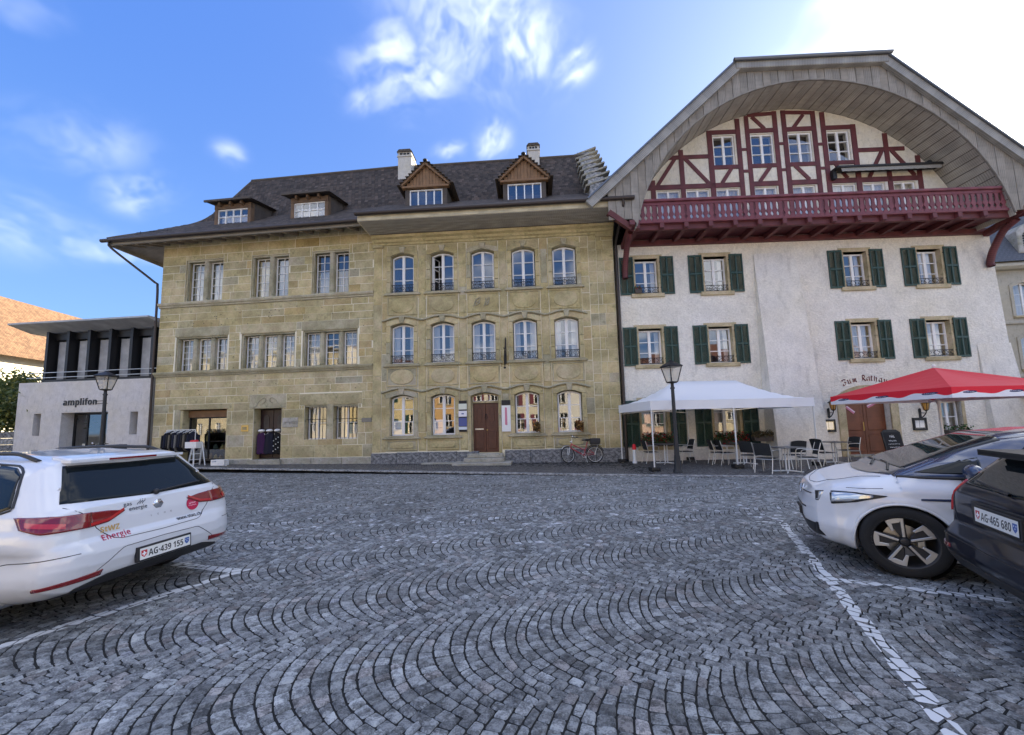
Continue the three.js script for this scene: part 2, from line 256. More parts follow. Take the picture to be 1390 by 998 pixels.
/* ---------- ground: bedding sheet, arc-laid cobbles, pavement, kerb, painted lines ---------- */
mat('bedding', [0.028, 0.027, 0.025], { map: 'grain', ms: 2, roughness: 1 });
mat('cobble', [1, 1, 1], { map: 'granite', ms: 1.7, bump: 'rough', bs: 4, bscale: 0.003, roughness: 0.55, vertexColors: true });
mat('paint', [0.66, 0.67, 0.67], { roughness: 0.7 });
mat('plaza', [0.36, 0.36, 0.355], { map: 'granite', ms: 0.8, roughness: 0.8 });
mat('kerb', [0.42, 0.42, 0.41], { map: 'granite', ms: 1.3, bump: 'rough', bs: 3, bscale: 0.004 });
{
  const KA = 14.1 * Math.PI / 180, e1 = [Math.cos(KA), Math.sin(KA)], e2 = [-Math.sin(KA), Math.cos(KA)], K0 = [-1.17, -12.98];
  const toW = (s, v) => [K0[0] + e1[0] * s + e2[0] * v, K0[1] + e1[1] * s + e2[1] * v];
  const AA = -13 * Math.PI / 180, f1 = [Math.cos(AA), Math.sin(AA)], f2 = [-Math.sin(AA), Math.cos(AA)], toA = (s, v) => [K0[0] + f1[0] * s + f2[0] * v, K0[1] + f1[1] * s + f2[1] * v]; // the arcs run askew to the kerb
  const bed = structure('ground', new THREE.CircleGeometry(420, 64).rotateX(-Math.PI / 2).translate(0, -0.0085, 0), M.bedding);
  bed.geometry = metres(bed.geometry);
  structure('square', metres(quads([[[-70, -0.004, 60], [70, -0.004, 60], [70, -0.004, -0.7], [-70, -0.004, -0.7]], [[-70, -0.004, -0.7], [-4.6, -0.004, -0.7], [-24, -0.004, -13.6], [-70, -0.004, -13.6]], [[4.6, -0.004, -0.7], [70, -0.004, -0.7], [70, -0.004, -9], [19, -0.004, -9]]])), M.plaza);
  const R = rng(20240), P = [], N = [], C = [], U = [], singles = [], paintQ = [];
  const lineSegs = [[onGround(-30, 888), onGround(325, 776), 0.115], [onGround(325, 776), onGround(248, 767.5), 0.12], [onGround(1064, 712), onGround(1312, 1015), 0.105], [onGround(1122, 786), onGround(1345, 813), 0.1], [onGround(1030, 708), onGround(1180, 718), 0.07]].map(([a, b, w]) => { const d = b.clone().sub(a), l = d.length(); d.divideScalar(l); return { a, d, l, w, n: V3(-d.z, 0, d.x) }; });
  function clip(poly, nx, nz, c) { const o = []; for (let i = 0; i < poly.length; i++) { const p = poly[i], q = poly[(i + 1) % poly.length], a = p[0] * nx + p[2] * nz - c, b = q[0] * nx + q[2] * nz - c; if (a <= 0) o.push(p); if ((a < 0) !== (b < 0)) { const t = a / (a - b); o.push([lerp(p[0], q[0], t), lerp(p[1], q[1], t), lerp(p[2], q[2], t)]); } } return o; }
  // one cobble: corners in plan (counter-clockwise seen from above), level, colour
  function cobble(cs, y, col, fine, dest, gap, hgt = 0.012) {
    const cx = (cs[0][0] + cs[1][0] + cs[2][0] + cs[3][0]) / 4, cz = (cs[0][1] + cs[1][1] + cs[2][1] + cs[3][1]) / 4, tx_ = (R() - 0.5) * 0.045, tz = (R() - 0.5) * 0.045, outer = [], inner = [];
    const edge = cs.map((p, i) => { const q = cs[(i + 1) % 4]; let nx = -(q[1] - p[1]), nz = q[0] - p[0]; const l = Math.hypot(nx, nz) || 1; nx /= l; nz /= l; if ((cx - p[0]) * nx + (cz - p[1]) * nz < 0) { nx = -nx; nz = -nz; } const g = (i % 2 ? gap[1] : gap[0]) * (0.75 + R() * 0.5); return [nx, nz, p[0] * nx + p[1] * nz + g]; });
    cs = edge.map((b, i) => { const a = edge[(i + 3) % 4], D = a[0] * b[1] - a[1] * b[0]; return Math.abs(D) < 0.15 ? cs[i] : [(a[2] * b[1] - a[1] * b[2]) / D, (a[0] * b[2] - a[2] * b[0]) / D]; });
    const ring = [];
    for (let i = 0; i < 4; i++) {
      const p = cs[i], q = cs[(i + 1) % 4], o = cs[(i + 3) % 4];
      if (!fine) { ring.push(p); continue; }
      const cut = 0.05 + R() * 0.07; ring.push([lerp(p[0], o[0], cut), lerp(p[1], o[1], cut)], [lerp(p[0], q[0], cut), lerp(p[1], q[1], cut)]);
    }
    for (const [x, z] of ring) {
      const dx = x - cx, dz = z - cz, l = Math.hypot(dx, dz) || 1, k = 1, m = (l - 0.0055 - R() * 0.004) / l, jx = (R() - 0.5) * 0.004, jz = (R() - 0.5) * 0.004;
      outer.push([cx + dx * k + jx, y - hgt, cz + dz * k + jz]); inner.push([cx + dx * m + jx, y + dx * m * tx_ + dz * m * tz, cz + dz * m + jz]);
    }
    const n = ring.length, up = V3(-tx_, 1, -tz).normalize();
    const put = (p, nn) => { dest.P.push(p[0] - dest.o[0], p[1], p[2] - dest.o[1]); dest.N.push(nn.x, nn.y, nn.z); dest.C.push(...col); dest.U.push(p[0] + dest.s, p[2] + dest.t); };
    const nI = inner.map((p) => V3((p[0] - cx) * 1.5 - tx_, 1, (p[2] - cz) * 1.5 - tz).normalize()), nO = outer.map((p) => V3((p[0] - cx) * 22, 1, (p[2] - cz) * 22).normalize());
    dest.s = R() * 9; dest.t = R() * 9;
    const mid = [cx, y + 0.0025, cz];
    for (let i = 0; i < n; i++) { const j = (i + 1) % n; put(mid, up); put(inner[i], nI[i]); put(inner[j], nI[j]); put(inner[i], nI[i]); put(outer[i], nO[i]); put(outer[j], nO[j]); put(inner[i], nI[i]); put(outer[j], nO[j]); put(inner[j], nI[j]); }
    for (const L of lineSegs) {
      const rx = cx - L.a.x, rz = cz - L.a.z, s = rx * L.d.x + rz * L.d.z, w = Math.abs(rx * L.n.x + rz * L.n.z);
      if (s < -0.1 || s > L.l + 0.1 || w > L.w / 2 + 0.09 || R() < (L.w < 0.1 ? 0.72 : 0.04)) continue;
      let poly = inner.map((p) => [lerp(cx, p[0], 1.09), p[1] + 0.0042, lerp(cz, p[2], 1.09)]); const c = L.a.x * L.n.x + L.a.z * L.n.z, wob = (R() - 0.5) * 0.02 + L.w / 2;
      poly = clip(poly, L.n.x, L.n.z, c + wob); if (poly.length > 2) poly = clip(poly, -L.n.x, -L.n.z, -(c - wob));
      if (R() < 0.14 && poly.length > 2) { const a = R() * 6.28; poly = clip(poly, Math.cos(a), Math.sin(a), cx * Math.cos(a) + cz * Math.sin(a) + 0.012); }
      for (let i = 1; i + 1 < poly.length; i++) paintQ.push([poly[0], poly[i], poly[i + 1]]);
    }
  }
  const tone = () => { const r = R(), b = 0.19 + R() * 0.2 + (r < 0.1 ? 0.1 : r > 0.9 ? -0.07 : 0), w = R(); return w < 0.1 ? [b * 1.04, b * 0.99, b * 0.94] : w < 0.16 ? [b * 0.95, b * 0.98, b * 0.94] : [b * 0.965, b * 1.0, b * 0.985]; };
  const all = { P, N, C, U, o: [0, 0], s: 0, t: 0 };
  const W = 1.22, pitch = 0.1, sag = 0.31, spots = [];
  const evenly = (q) => { const a = 2 * q - 1; return 0.5 + 0.5 * Math.sign(a) * (Math.abs(a) * 1.13 - 0.13 * a * a); }; // shorter steps where the arc lies askew
  for (let k = -8; k < 13; k++) for (let j = -230; j < 280; j++) {
    const v0 = k * W + 0.81, off = ((k + 9) * 0.37 % 1) * pitch, [mx, mz] = toA(j * pitch, v0 + W / 2);
    const lim = 1.5 * Math.max(1.2, -mz) + 2.6; if (Math.abs(mx) > lim || mz > -0.6 || mz < -22) continue;
    const nn = 14 + Math.floor(R() * 2.4), cut = []; for (let i = 0; i <= nn; i++) cut.push(evenly(-0.036 + 1.072 * (i + (i && i < nn ? (R() - 0.5) * 0.34 : 0)) / nn));
    const sv = (jj, t) => jj * pitch + off + sag * (2 * t - 1) ** 2 + 0.011 * Math.sin(jj * 1.7 + t * 9 + k) + 0.014 * Math.sin(jj * 0.61 + t * 4.3 + k * 2.1);
    for (let i = 0; i < nn; i++) {
      // side joints stand square to the arc
      const next = (t) => { const m = 4 * sag * (2 * t - 1) / W; return t - m * pitch / (1 + m * m) / W; }, c0 = cut[i], c1 = cut[i + 1], n0 = next(c0), n1 = next(c1);
      if (n1 - n0 < 0.015) continue;
      const a = toA(sv(j, c0), v0 + c0 * W), b = toA(sv(j + 1, n0), v0 + n0 * W), c = toA(sv(j + 1, n1), v0 + n1 * W), d = toA(sv(j, c1), v0 + c1 * W);
      const cx = (a[0] + c[0]) / 2, cz = (a[1] + c[1]) / 2; if (Math.abs(cx) > lim || (cx - K0[0]) * e2[0] + (cz - K0[1]) * e2[1] < 0.19) continue;
      const dirt = 0.5 + 0.6 * fbm(cx * 0.5 + 9, cz * 0.5, 2.2, 4) + 0.42 * fbm(cx * 2.1, cz * 2.1 + 4, 7.7, 3); let col = tone().map((q) => q * dirt); const far = -cz;
      if (far > 4.9 && R() < 0.012 + (Math.abs(far - 6.8) < 0.45 ? 0.05 : 0)) col = [0.68, 0.69, 0.70];
      else if (R() < 0.006) col = [0.36, 0.37, 0.39];
      spots.push({ cs: [d, c, b, a], cx, cz, col, y: (R() - 0.5) * 0.006 });
    }
  }
  // the three hundred that show largest stand on their own
  const size = (s) => { const v = V3(s.cx, -EYE, s.cz), z = v.dot(camFwd), x = CX + F * v.dot(camRight) / z, y = CY - F * v.dot(camUp) / z; return z > 0.3 && x > 20 && x < 1370 && y < 985 ? 1 / z : 0; };
  spots.sort((a, b) => size(b) - size(a));
  spots.forEach((s, i) => {
    if (i < 300) { const one = { P: [], N: [], C: [], U: [], o: [s.cx, s.cz], s: 0, t: 0 }; cobble(s.cs, s.y, s.col, true, one, [0.0035, 0.0042]); singles.push(one); } else cobble(s.cs, s.y, s.col, s.cz > -7.5, all, [0.0036, 0.0046]);
  });
  const build = (d) => { const g = new THREE.BufferGeometry(); for (const [n, a, k] of [['position', d.P, 3], ['normal', d.N, 3], ['color', d.C, 3], ['uv', d.U, 2]]) g.setAttribute(n, new THREE.BufferAttribute(new Float32Array(a), k)); return g; };
  for (const s of singles) mesh('cobblestone', build(s), M.cobble, bed).position.set(s.o[0], 0, s.o[1]);
  mesh('cobblestones', build(all), M.cobble, bed).userData.kind = 'stuff';
  const marks = structure('parking_line', quads(paintQ), M.paint); marks.userData.kind = 'structure';

  /* pavement before the houses: small dark setts behind a row of flat kerb stones */
  const lift = (x) => clamp((4 - x) * 0.0105, 0, 0.22), pv = { P: [], N: [], C: [], U: [], o: [0, 0], s: 0, t: 0 };
  const sheet = []; const nS = 30; for (let i = 0; i < nS; i++) { const s0 = lerp(-34, 34, i / nS), s1 = lerp(-34, 34, (i + 1) / nS), a = toW(s0, -0.02), b = toW(s1, -0.02), c = toW(s1, -11), d = toW(s0, -11), h0 = lift(a[0]) - 0.006, h1 = lift(b[0]) - 0.006; sheet.push([[a[0], h0, a[1]], [b[0], h1, b[1]], [c[0], h1, c[1]], [d[0], h0, d[1]]]); }
  const walk = structure('pavement', quads(sheet), M.bedding);
  const inHouse = (x, z) => (x < -5.95 ? z < -15.8584 + x * 0.0997 * -1 * -1 - 0.35 && z < -15.85 + 0.0997 * x : x < 4.6 ? z < -16.03 + 0.06 * x - 0.1 : z < -15.85 + 0.0231 * x - 0.1);
  for (let r = 0; r < 70; r++) for (let j = -290; j < 300; j++) {
    const p = 0.105, a0 = (j + (r % 2) * 0.5) * p, v = -0.02 - r * 0.098, [mx, mz] = toW(a0, v - 0.05); if (mx < -24 || mx > 22.5 || inHouse(mx, mz) || Math.abs(mx) > 1.5 * -mz) continue;
    const b = 0.12 + R() * 0.09, col = [b * 1.04, b, b * 0.95], y = lift(mx) + (R() - 0.5) * 0.007, f = (s, t) => toW(s + (R() - 0.5) * 0.014, t + (R() - 0.5) * 0.014);
    cobble([f(a0, v), f(a0 + p, v), f(a0 + p, v - 0.098), f(a0, v - 0.098)], y, col, false, pv, [0.005, 0.005]);
  }
  mesh('setts', build(pv), M.cobble, walk).userData.kind = 'stuff';
  for (let s = -24; s < 22;) { const l = 0.8 + R() * 0.5, [x, z] = toW(s + l / 2, 0.06), g = box(-l / 2 + 0.006, l / 2 - 0.006, -0.075, 0.075, 0, 0.05, 0.008).rotateX(-Math.PI / 2), k = mesh('kerb_stone', g, M.kerb, walk); k.position.set(x, lift(x) * 0.9 - 0.026, z); k.rotation.y = -KA; s += l; }
}
/* ---------- roof tiling shared by the houses ---------- */
const tileGeo = box(-0.085, 0.085, -0.155, 0.155, -0.006, 0.018, 0.005);
function tiles(parent, runs, seed, spare = () => false, tone = [0.086, 0.069, 0.054]) { // runs: {a:[d,h], b:[d,h], u0, u1} from the eave upwards
  const R = rng(seed), list = [], o = new THREE.Object3D();
  for (const { a, b, u0, u1 } of runs) {
    const len = Math.hypot(b[0] - a[0], b[1] - a[1]), rows = Math.round(len / 0.15), slope = Math.atan2(b[1] - a[1], a[0] - b[0]);
    for (let r = 0; r < rows; r++) {
      const t = (r + 0.5) / rows, d = lerp(a[0], b[0], t), h = lerp(a[1], b[1], t), s = u0(t), e = u1(t), n = Math.max(0, Math.floor((e - s) / 0.178));
      for (let i = 0; i < n; i++) {
        const u = s + (i + 0.5 + (r % 2) * 0.5) * 0.178; if (u > e || spare(u, d, h)) continue;
        o.position.set(u + (R() - 0.5) * 0.008, h + 0.015 + R() * 0.006, d + 0.012); o.rotation.set(slope - Math.PI / 2 + 0.085 + (R() - 0.5) * 0.03, 0, (R() - 0.5) * 0.03); o.updateMatrix();
        const k = 0.5 + R() * 0.9 + (R() < 0.08 ? 0.8 : 0), w = R(); list.push([o.matrix.clone(), [tone[0] * k * (1 + w * 0.12), tone[1] * k, tone[2] * k * (1 + (1 - w) * 0.1)]]);
      }
    }
  }
  const m = new THREE.InstancedMesh(tileGeo, TILES, list.length), c = new THREE.Color(); m.name = 'roof_tiles'; m.userData.kind = 'stuff';
  list.forEach(([x, k], i) => { m.setMatrixAt(i, x); m.setColorAt(i, c.setRGB(...k)); }); parent.add(m);
}
mat('roofDeck', [0.15, 0.12, 0.095], { map: 'grain', ms: 5, roughness: 0.95 }); mat('eavesBoard', [0.40, 0.33, 0.25], { map: 'wood', ms: 1.5, roughness: 0.8 });
function stonework(wall, rows, u0, u1, holes, seed, pick, wide = [0.75, 1.35], z0 = -0.014, edgeU) {
  const R = rng(seed); let shift = 0;
  for (let i = 0; i + 1 < rows.length; i++) {
    const h0 = rows[i], h1 = rows[i + 1]; if (h1 - h0 < 0.05) continue;
    let u = u0 - (shift = (shift + 0.37) % 0.6), first = true;
    while (u < u1) {
      const e = Math.min(u1, u + lerp(wide[0], wide[1], R())), s = Math.max(u0, u); u = e; if (e - s < 0.12) continue;
      const m = pick(R, (s + e) / 2, (h0 + h1) / 2), thin = R() < 0.3 ? 0.003 : 0.006 + R() * 0.007;
      for (const [a, b, c, d] of carve([s, e, h0, h1], holes)) mesh('stone', box(a + thin, b - thin, c + thin, d - thin, z0, R() * 0.004, 0.005), m, wall);
    }
  }
}
const pickSand = (R, u, h) => (R() < 0.05 ? OCHRE[Math.floor(R() * 3)] : R() < 0.06 ? GREYSTONE[Math.floor(R() * 3)] : SAND[Math.floor(R() * 6)]);
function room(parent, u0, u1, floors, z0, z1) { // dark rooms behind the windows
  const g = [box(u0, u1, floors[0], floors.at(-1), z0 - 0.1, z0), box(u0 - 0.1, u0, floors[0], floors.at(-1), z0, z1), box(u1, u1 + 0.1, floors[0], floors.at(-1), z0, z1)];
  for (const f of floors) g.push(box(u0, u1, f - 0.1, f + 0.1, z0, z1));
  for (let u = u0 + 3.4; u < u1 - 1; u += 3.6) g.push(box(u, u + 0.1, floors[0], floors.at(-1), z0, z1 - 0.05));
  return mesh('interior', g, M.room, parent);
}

/* ---------- house A: sandstone town house with mullioned windows ---------- */
const houseA = facade('A', 'mullioned_stone_house', 'yellow sandstone house with mullioned windows and a clothes shop below', 'house');
{
  const root = houseA, U0 = -16.42, U1 = -6.02, TOP = 10.72;
  const up = [[-15.22, -13.31], [-11.9, -10.05], [-8.94, -7.17]].map(([a, b]) => [a, b, 7.62, 9.64]);
  const mid = [[-15.5, -12.92], [-12.24, -9.66], [-9.3, -6.74]].map(([a, b]) => [a, b, 4.37, 5.98]);
  const shop = [-15.1, -12.77, 0.12, 2.62], door = [-11.5, -10.18, 0.36, 2.58], low = [[-9.12, -8.09, 1.17, 2.66], [-7.81, -6.68, 1.17, 2.66]];
  const all = [...up, ...mid, shop, door, ...low];
  const wall = mesh('wall', [slab(rect(U0, U1, -0.1, TOP), -0.5, -0.024, all.map((r) => rect(...r))), box(U0, U0 + 0.4, -0.1, TOP, -8, -0.5), box(U0, U1, -0.1, TOP, -8.4, -8)], SAND[1], root);
  mesh('mortar', slab(rect(U0 + 0.004, U1, -0.09, TOP), -0.024, -0.0045, all.map((r) => rect(...r))), M.mortar, wall);
  // openings widened by their dressed surrounds
  const surrounds = [];
  const trims = [];
  for (const [a, b, c, d] of mid) { trims.push([a - 0.06, b + 0.06, d, d + 0.42]); surrounds.push([a - 0.06, b + 0.06, c, d + 0.42]); }
  for (const [a, b, c, d] of up) surrounds.push([a, b, c, d]);
  trims.push([-9.35, -6.5, 2.66, 3.16]); surrounds.push([-9.12, -8.09, 1.17, 2.66], [-7.81, -6.68, 1.17, 2.66], [-9.35, -6.5, 2.66, 3.16], [-8.09, -7.81, 1.17, 2.66]); trims.push([-8.09, -7.81, 1.17, 2.66]);
  trims.push([-15.42, -15.1, 0.36, 1.5], [-15.36, -15.1, 1.5, 2.66], [-15.4, -12.6, 2.62, 2.86]); surrounds.push([-15.42, -12.77, 0, 2.62], [-15.4, -12.6, 2.62, 2.86]);
  trims.push([-11.72, -9.98, 2.58, 3.2]); surrounds.push([-11.5, -10.18, 0, 2.58], [-11.72, -9.98, 2.58, 3.2]);
  trims.forEach(([a, b, c, d], i) => mesh('lintel', box(a + 0.006, b - 0.006, c + 0.004, d - 0.006, -0.02, 0.012, 0.008), i % 2 ? SAND[3] : GREYSTONE[2], wall));
  const rows = [0.4, 0.92, 1.42, 1.92, 2.5, 2.86, 3.2, 3.56, 3.86, 4.13, 4.37, 4.72, 5.08, 5.4, 5.72, 6.06, 6.4, 6.74, 7.08, 7.37, 7.62, 7.98, 8.33, 8.7, 9.05, 9.42, 9.86, 10.3, 10.72];
  stonework(wall, rows.filter((h) => h >= 0.4), U0, U1, [...surrounds, [U0, U1, 4.13, 4.37], [U0, U1, 7.37, 7.62]], 51, pickSand);
  // small dark drilled holes left by lifting tongs
  const R = rng(9), pits = []; for (let i = 0; i < 90; i++) { const u = lerp(U0 + 0.3, U1 - 0.2, R()), h = lerp(3, 7.2, R()); if (!all.some(([a, b, c, d]) => u > a - 0.1 && u < b + 0.1 && h > c - 0.1 && h < d + 0.1)) pits.push(cube(0.045, 0.03, 0.008, u, h, 0.004)); }
  mesh('lewis_holes', pits, M.oldWood, wall).userData.kind = 'stuff';
  mesh('plinth', [box(U0 - 0.02, -15.42, -0.1, 0.4, -0.4, 0.05, 0.02), box(-12.75, -11.6, -0.1, 0.38, -0.4, 0.05, 0.02)], M.plinthPale, root);
  for (let u = -10.1; u < U1 - 0.1; u += 1.38) mesh('plinth', box(u, Math.min(u + 1.37, U1), -0.1, 0.39, -0.4, 0.06, 0.02), M.plinthPale, root);
  mesh('door_step', [box(-11.6, -10.1, -0.1, 0.36, -0.5, 0.16, 0.02), box(-12.75, -11.6, -0.1, 0.14, -0.4, 0.0)], M.plinthPale, root);
  // string courses
  for (const h of [4.13, 7.37]) mesh('string_course', prismX([[0.0, h], [0.05, h + 0.02], [0.07, h + 0.08], [0.11, h + 0.11], [0.14, h + 0.18], [0.13, h + 0.22], [0.0, h + 0.25]], U0 - 0.03, U1 + 0.02), GREYSTONE[2], root);
  // mullioned windows
  const light = (w, x0, x1, y0, y1, i, curtain) => {
    casement(w, { x0, x1, y0, y1, z: -0.33, cols: 2, rows: 5, edge: 0.045, mid: 0.022, barw: 0.02, glass: M.oldGlass, seed: i, thick: 0.045 });
    if (curtain) mesh('curtain', drape(x0, x1, y0, lerp(y0, y1, curtain), -0.45, 6), i % 3 ? M.curtain : M.curtainWarm, w);
  };
  up.forEach(([a, b, c, d], i) => { const w = sub('window', root), m = (a + b) / 2; mesh('mullion', box(m - 0.11, m + 0.11, c, d, -0.4, -0.07, 0.04), GREYSTONE[1], w); mesh('sill', box(a, b, c, c + 0.05, -0.4, -0.02), GREYSTONE[1], w); light(w, a + 0.06, m - 0.11, c + 0.05, d - 0.06, i * 2 + 1, i === 2 ? 0.6 : 0.98); light(w, m + 0.11, b - 0.06, c + 0.05, d - 0.06, i * 2 + 2, i === 2 ? 0.6 : 0.96); mesh('frame_moulding', slab(rect(a, b, c, d), -0.16, -0.06, [rect(a + 0.07, b - 0.07, c + 0.001, d - 0.08)]), GREYSTONE[0], w); });
  mid.forEach(([a, b, c, d], i) => {
    const w = sub('window', root), n = 3, mw = 0.2, lw = (b - a - 0.12 - 2 * mw) / n; mesh('sill', box(a, b, c, c + 0.04, -0.4, -0.02), GREYSTONE[1], w);
    mesh('frame_moulding', slab(rect(a, b, c, d), -0.2, -0.05, [rect(a + 0.06, b - 0.06, c + 0.001, d - 0.07)]), GREYSTONE[0], w);
    for (let k = 0; k < n; k++) { const x = a + 0.06 + k * (lw + mw); light(w, x, x + lw, c + 0.04, d - 0.07, 20 + i * 3 + k, k === 1 && i === 2 ? 0 : 0.97); if (k < 2) mesh('mullion', box(x + lw, x + lw + mw, c + 0.04, d - 0.07, -0.4, -0.08, 0.05), GREYSTONE[k], w); }
  });
  low.forEach(([a, b, c, d], i) => {
    const w = sub('window', root); casement(w, { x0: a + 0.03, x1: b - 0.03, y0: c, y1: d - 0.08, z: -0.32, cols: 2, rows: 2, edge: 0.05, mid: 0.07, seed: 40 + i });
    mesh('lintel', box(a, b, d - 0.08, d, -0.4, -0.04), GREYSTONE[1], w); mesh('curtain', [drape(a + 0.05, b - 0.05, c, lerp(c, d, 0.42), -0.5, 5), drape(a + 0.05, lerp(a, b, 0.3), c, d - 0.1, -0.56, 4)], M.curtain, w);
    for (let k = 0; k < 6; k++) mesh('bar', rod([lerp(a, b, (k + 0.6) / 6.2), c, -0.16], [lerp(a, b, (k + 0.6) / 6.2), d - 0.08, -0.16], 0.013, 0.013, 6), M.iron, w);
    mesh('crossbar', bar([a, (c + d) / 2 + 0.12, -0.16], [b, (c + d) / 2 + 0.12, -0.16], 0.02), M.iron, w);
  });
  // shop window and door
  const s = sub('shop_window', root); mesh('jamb', [box(shop[0], shop[0] + 0.14, 0.12, 2.6, -0.42, -0.02, 0.02), box(shop[1] - 0.04, shop[1], 0.12, 2.6, -0.42, -0.02)], SAND[4], s);
  mesh('fascia_board', box(shop[0] + 0.14, shop[1] - 0.04, 2.28, 2.58, -0.4, -0.3), M.gableWood, s); mesh('frame', slab(rect(shop[0] + 0.14, shop[1] - 0.04, 0.3, 2.28), -0.42, -0.36, [rect(shop[0] + 0.2, -14.0, 0.4, 2.22), rect(-13.94, shop[1] - 0.1, 0.4, 2.22)]), M.iron, s);
  mesh('pane', new THREE.PlaneGeometry(0.9, 1.82).translate(-14.45, 1.31, -0.39), M.glass, s); mesh('pane', new THREE.PlaneGeometry(1.07, 1.82).translate(-13.4, 1.31, -0.39), M.glass, s);
  const goods = [[0.25, 0.16, 0.05], [0.4, 0.33, 0.12], [0.3, 0.3, 0.32], [0.05, 0.08, 0.06]].map((c, i) => mat('goods' + i, c)), GR = rng(5); const shelf = []; for (let k = 0; k < 5; k++) shelf.push(box(shop[0] + 0.2, shop[1] - 0.1, 0.35 + k * 0.4, 0.37 + k * 0.4, -1.3, -0.75)); mesh('shelf', shelf, M.oldWood, s);
  for (let k = 0; k < 26; k++) { const x = lerp(shop[0] + 0.3, shop[1] - 0.3, GR()), y = 0.37 + Math.floor(GR() * 5) * 0.4, h = 0.1 + GR() * 0.22; mesh('goods', lathe([[0.001, 0], [0.06 + GR() * 0.05, 0.0], [0.05 + GR() * 0.05, h * 0.6], [0.02, h], [0.001, h]], 8, [x, y, -0.95]), goods[k % 4], s); }
  const dr = sub('door', root); mesh('door_leaf', [box(door[0] + 0.02, -10.86, 0.36, 2.54, -0.46, -0.4, 0.01), box(-10.84, door[1] - 0.02, 0.36, 2.54, -0.46, -0.4, 0.01)], M.doorDark, dr);
  for (const x of [-11.18, -10.52]) mesh('door_panel', [slab(arched(x - 0.13, x + 0.13, 1.55, 2.3, 0.1), -0.4, -0.38), box(x - 0.2, x + 0.2, 0.55, 1.3, -0.4, -0.385, 0.02)], M.oldWood, dr);
  mesh('door_handle', [ball(-10.9, 1.4, -0.37, 0.03), rod([-10.9, 1.4, -0.4], [-10.9, 1.4, -0.37], 0.012)], M.chrome, dr);
  // carved ogee over the door
  for (const s2 of [-1, 1]) mesh('carving', tube([[-10.84 + s2 * 0.75, 2.62, 0.012], [-10.84 + s2 * 0.55, 2.68, 0.014], [-10.84 + s2 * 0.4, 2.92, 0.014], [-10.84 + s2 * 0.16, 3.05, 0.014], [-10.84 + s2 * 0.1, 2.9, 0.014], [-10.84 + s2 * 0.25, 2.78, 0.012]], 0.022, 24, 6), GREYSTONE[1], wall);
  // roof
  const E = [1.05, 10.36], Bk = [-1.6, 12.45], Rg = [-3.3, 15.7], hip = (d) => (d > Bk[0] ? lerp(-18.15, -16.15, (E[0] - d) / (E[0] - Bk[0])) : lerp(-16.15, -14.8, (Bk[0] - d) / (Bk[0] - Rg[0]))), X1 = -6.1;
  const q = [];
  q.push([[hip(1.05), E[1], E[0]], [X1, E[1], E[0]], [X1, Bk[1], Bk[0]], [-16.15, Bk[1], Bk[0]]], [[-16.15, Bk[1], Bk[0]], [X1, Bk[1], Bk[0]], [X1, Rg[1], Rg[0]], [-14.8, Rg[1], Rg[0]]]);
  q.push([[-18.15, E[1], -7.6], [-18.15, E[1], E[0]], [-16.15, Bk[1], Bk[0]], [-16.15, Bk[1], -5]], [[-16.15, Bk[1], -5], [-16.15, Bk[1], Bk[0]], [-14.8, Rg[1], Rg[0]], [-14.8, Rg[1], -3.4]], [[-14.8, Rg[1], Rg[0]], [X1, Rg[1], Rg[0]], [X1, E[1], -8.6], [-18.15, E[1], -8.6]]);
  const roof = mesh('roof', quads(q), M.roofDeck, root);
  mesh('eaves_boarding', quads([[[X1, E[1] - 0.06, E[0] - 0.02], [hip(1.05), E[1] - 0.06, E[0] - 0.02], [hip(0) + 0.3, E[1] + 0.7, 0], [X1, E[1] + 0.7, 0]], [[-18.15, E[1] - 0.06, E[0]], [-18.15, E[1] - 0.06, -7.6], [-16.4, E[1] + 0.6, -7.6], [-16.4, E[1] + 0.6, -0.2]]]), M.eavesBoard, roof);
  tiles(roof, [{ a: E, b: Bk, u0: (t) => lerp(-18.1, -16.1, t), u1: () => X1 }, { a: Bk, b: Rg, u0: (t) => lerp(-16.1, -14.8, t), u1: () => X1 }], 77);
  mesh('ridge_tiles', tube([[-14.9, Rg[1] + 0.03, Rg[0]], [-10, Rg[1] + 0.03, Rg[0]], [X1, Rg[1] + 0.03, Rg[0]]], 0.1, 30, 8), M.roofDeck, roof);
  mesh('hip_tiles', tube([[-18.1, E[1] + 0.03, 1.05], [-16.15, Bk[1] + 0.05, Bk[0]], [-14.85, Rg[1] + 0.02, Rg[0]]], 0.08, 30, 8), M.roofDeck, roof);
  mesh('fascia', [box(-18.15, X1, 10.14, 10.3, 0.9, 0.98), box(-18.2, -18.12, 10.14, 10.32, -7, 0.95)], GREYWOOD[0], roof);
  for (let u = -17.6; u < X1; u += 0.72) mesh('rafter', bar([u, 10.18, 0.88], [u, 10.62, -0.3], 0.11, 0.13), M.eavesBoard, roof);
  const gutter = mesh('gutter', tube([[-18.35, 10.3, 1.1], [-12, 10.3, 1.1], [X1 + 0.1, 10.3, 1.1]], 0.085, 30, 8), M.pipe, root);
  mesh('downpipe', tube([[-18.0, 10.22, 1.06], [-17.9, 9.95, 1.0], [-16.75, 8.7, 0.12], [-16.55, 8.4, 0.08], [-16.52, 6.5, 0.08], [-16.5, 3, 0.08], [-16.5, 0.1, 0.08]], 0.05, 80, 8), M.pipe, root);
  mesh('snow_guard', [rod([-17.4, 10.95, 0.45], [-15.6, 10.95, 0.45], 0.012), rod([-17.4, 10.87, 0.47], [-15.6, 10.87, 0.47], 0.012), ...[-17.2, -16.5, -15.8].map((u) => rod([u, 10.8, 0.45], [u, 11.0, 0.45], 0.012))], M.iron, roof);
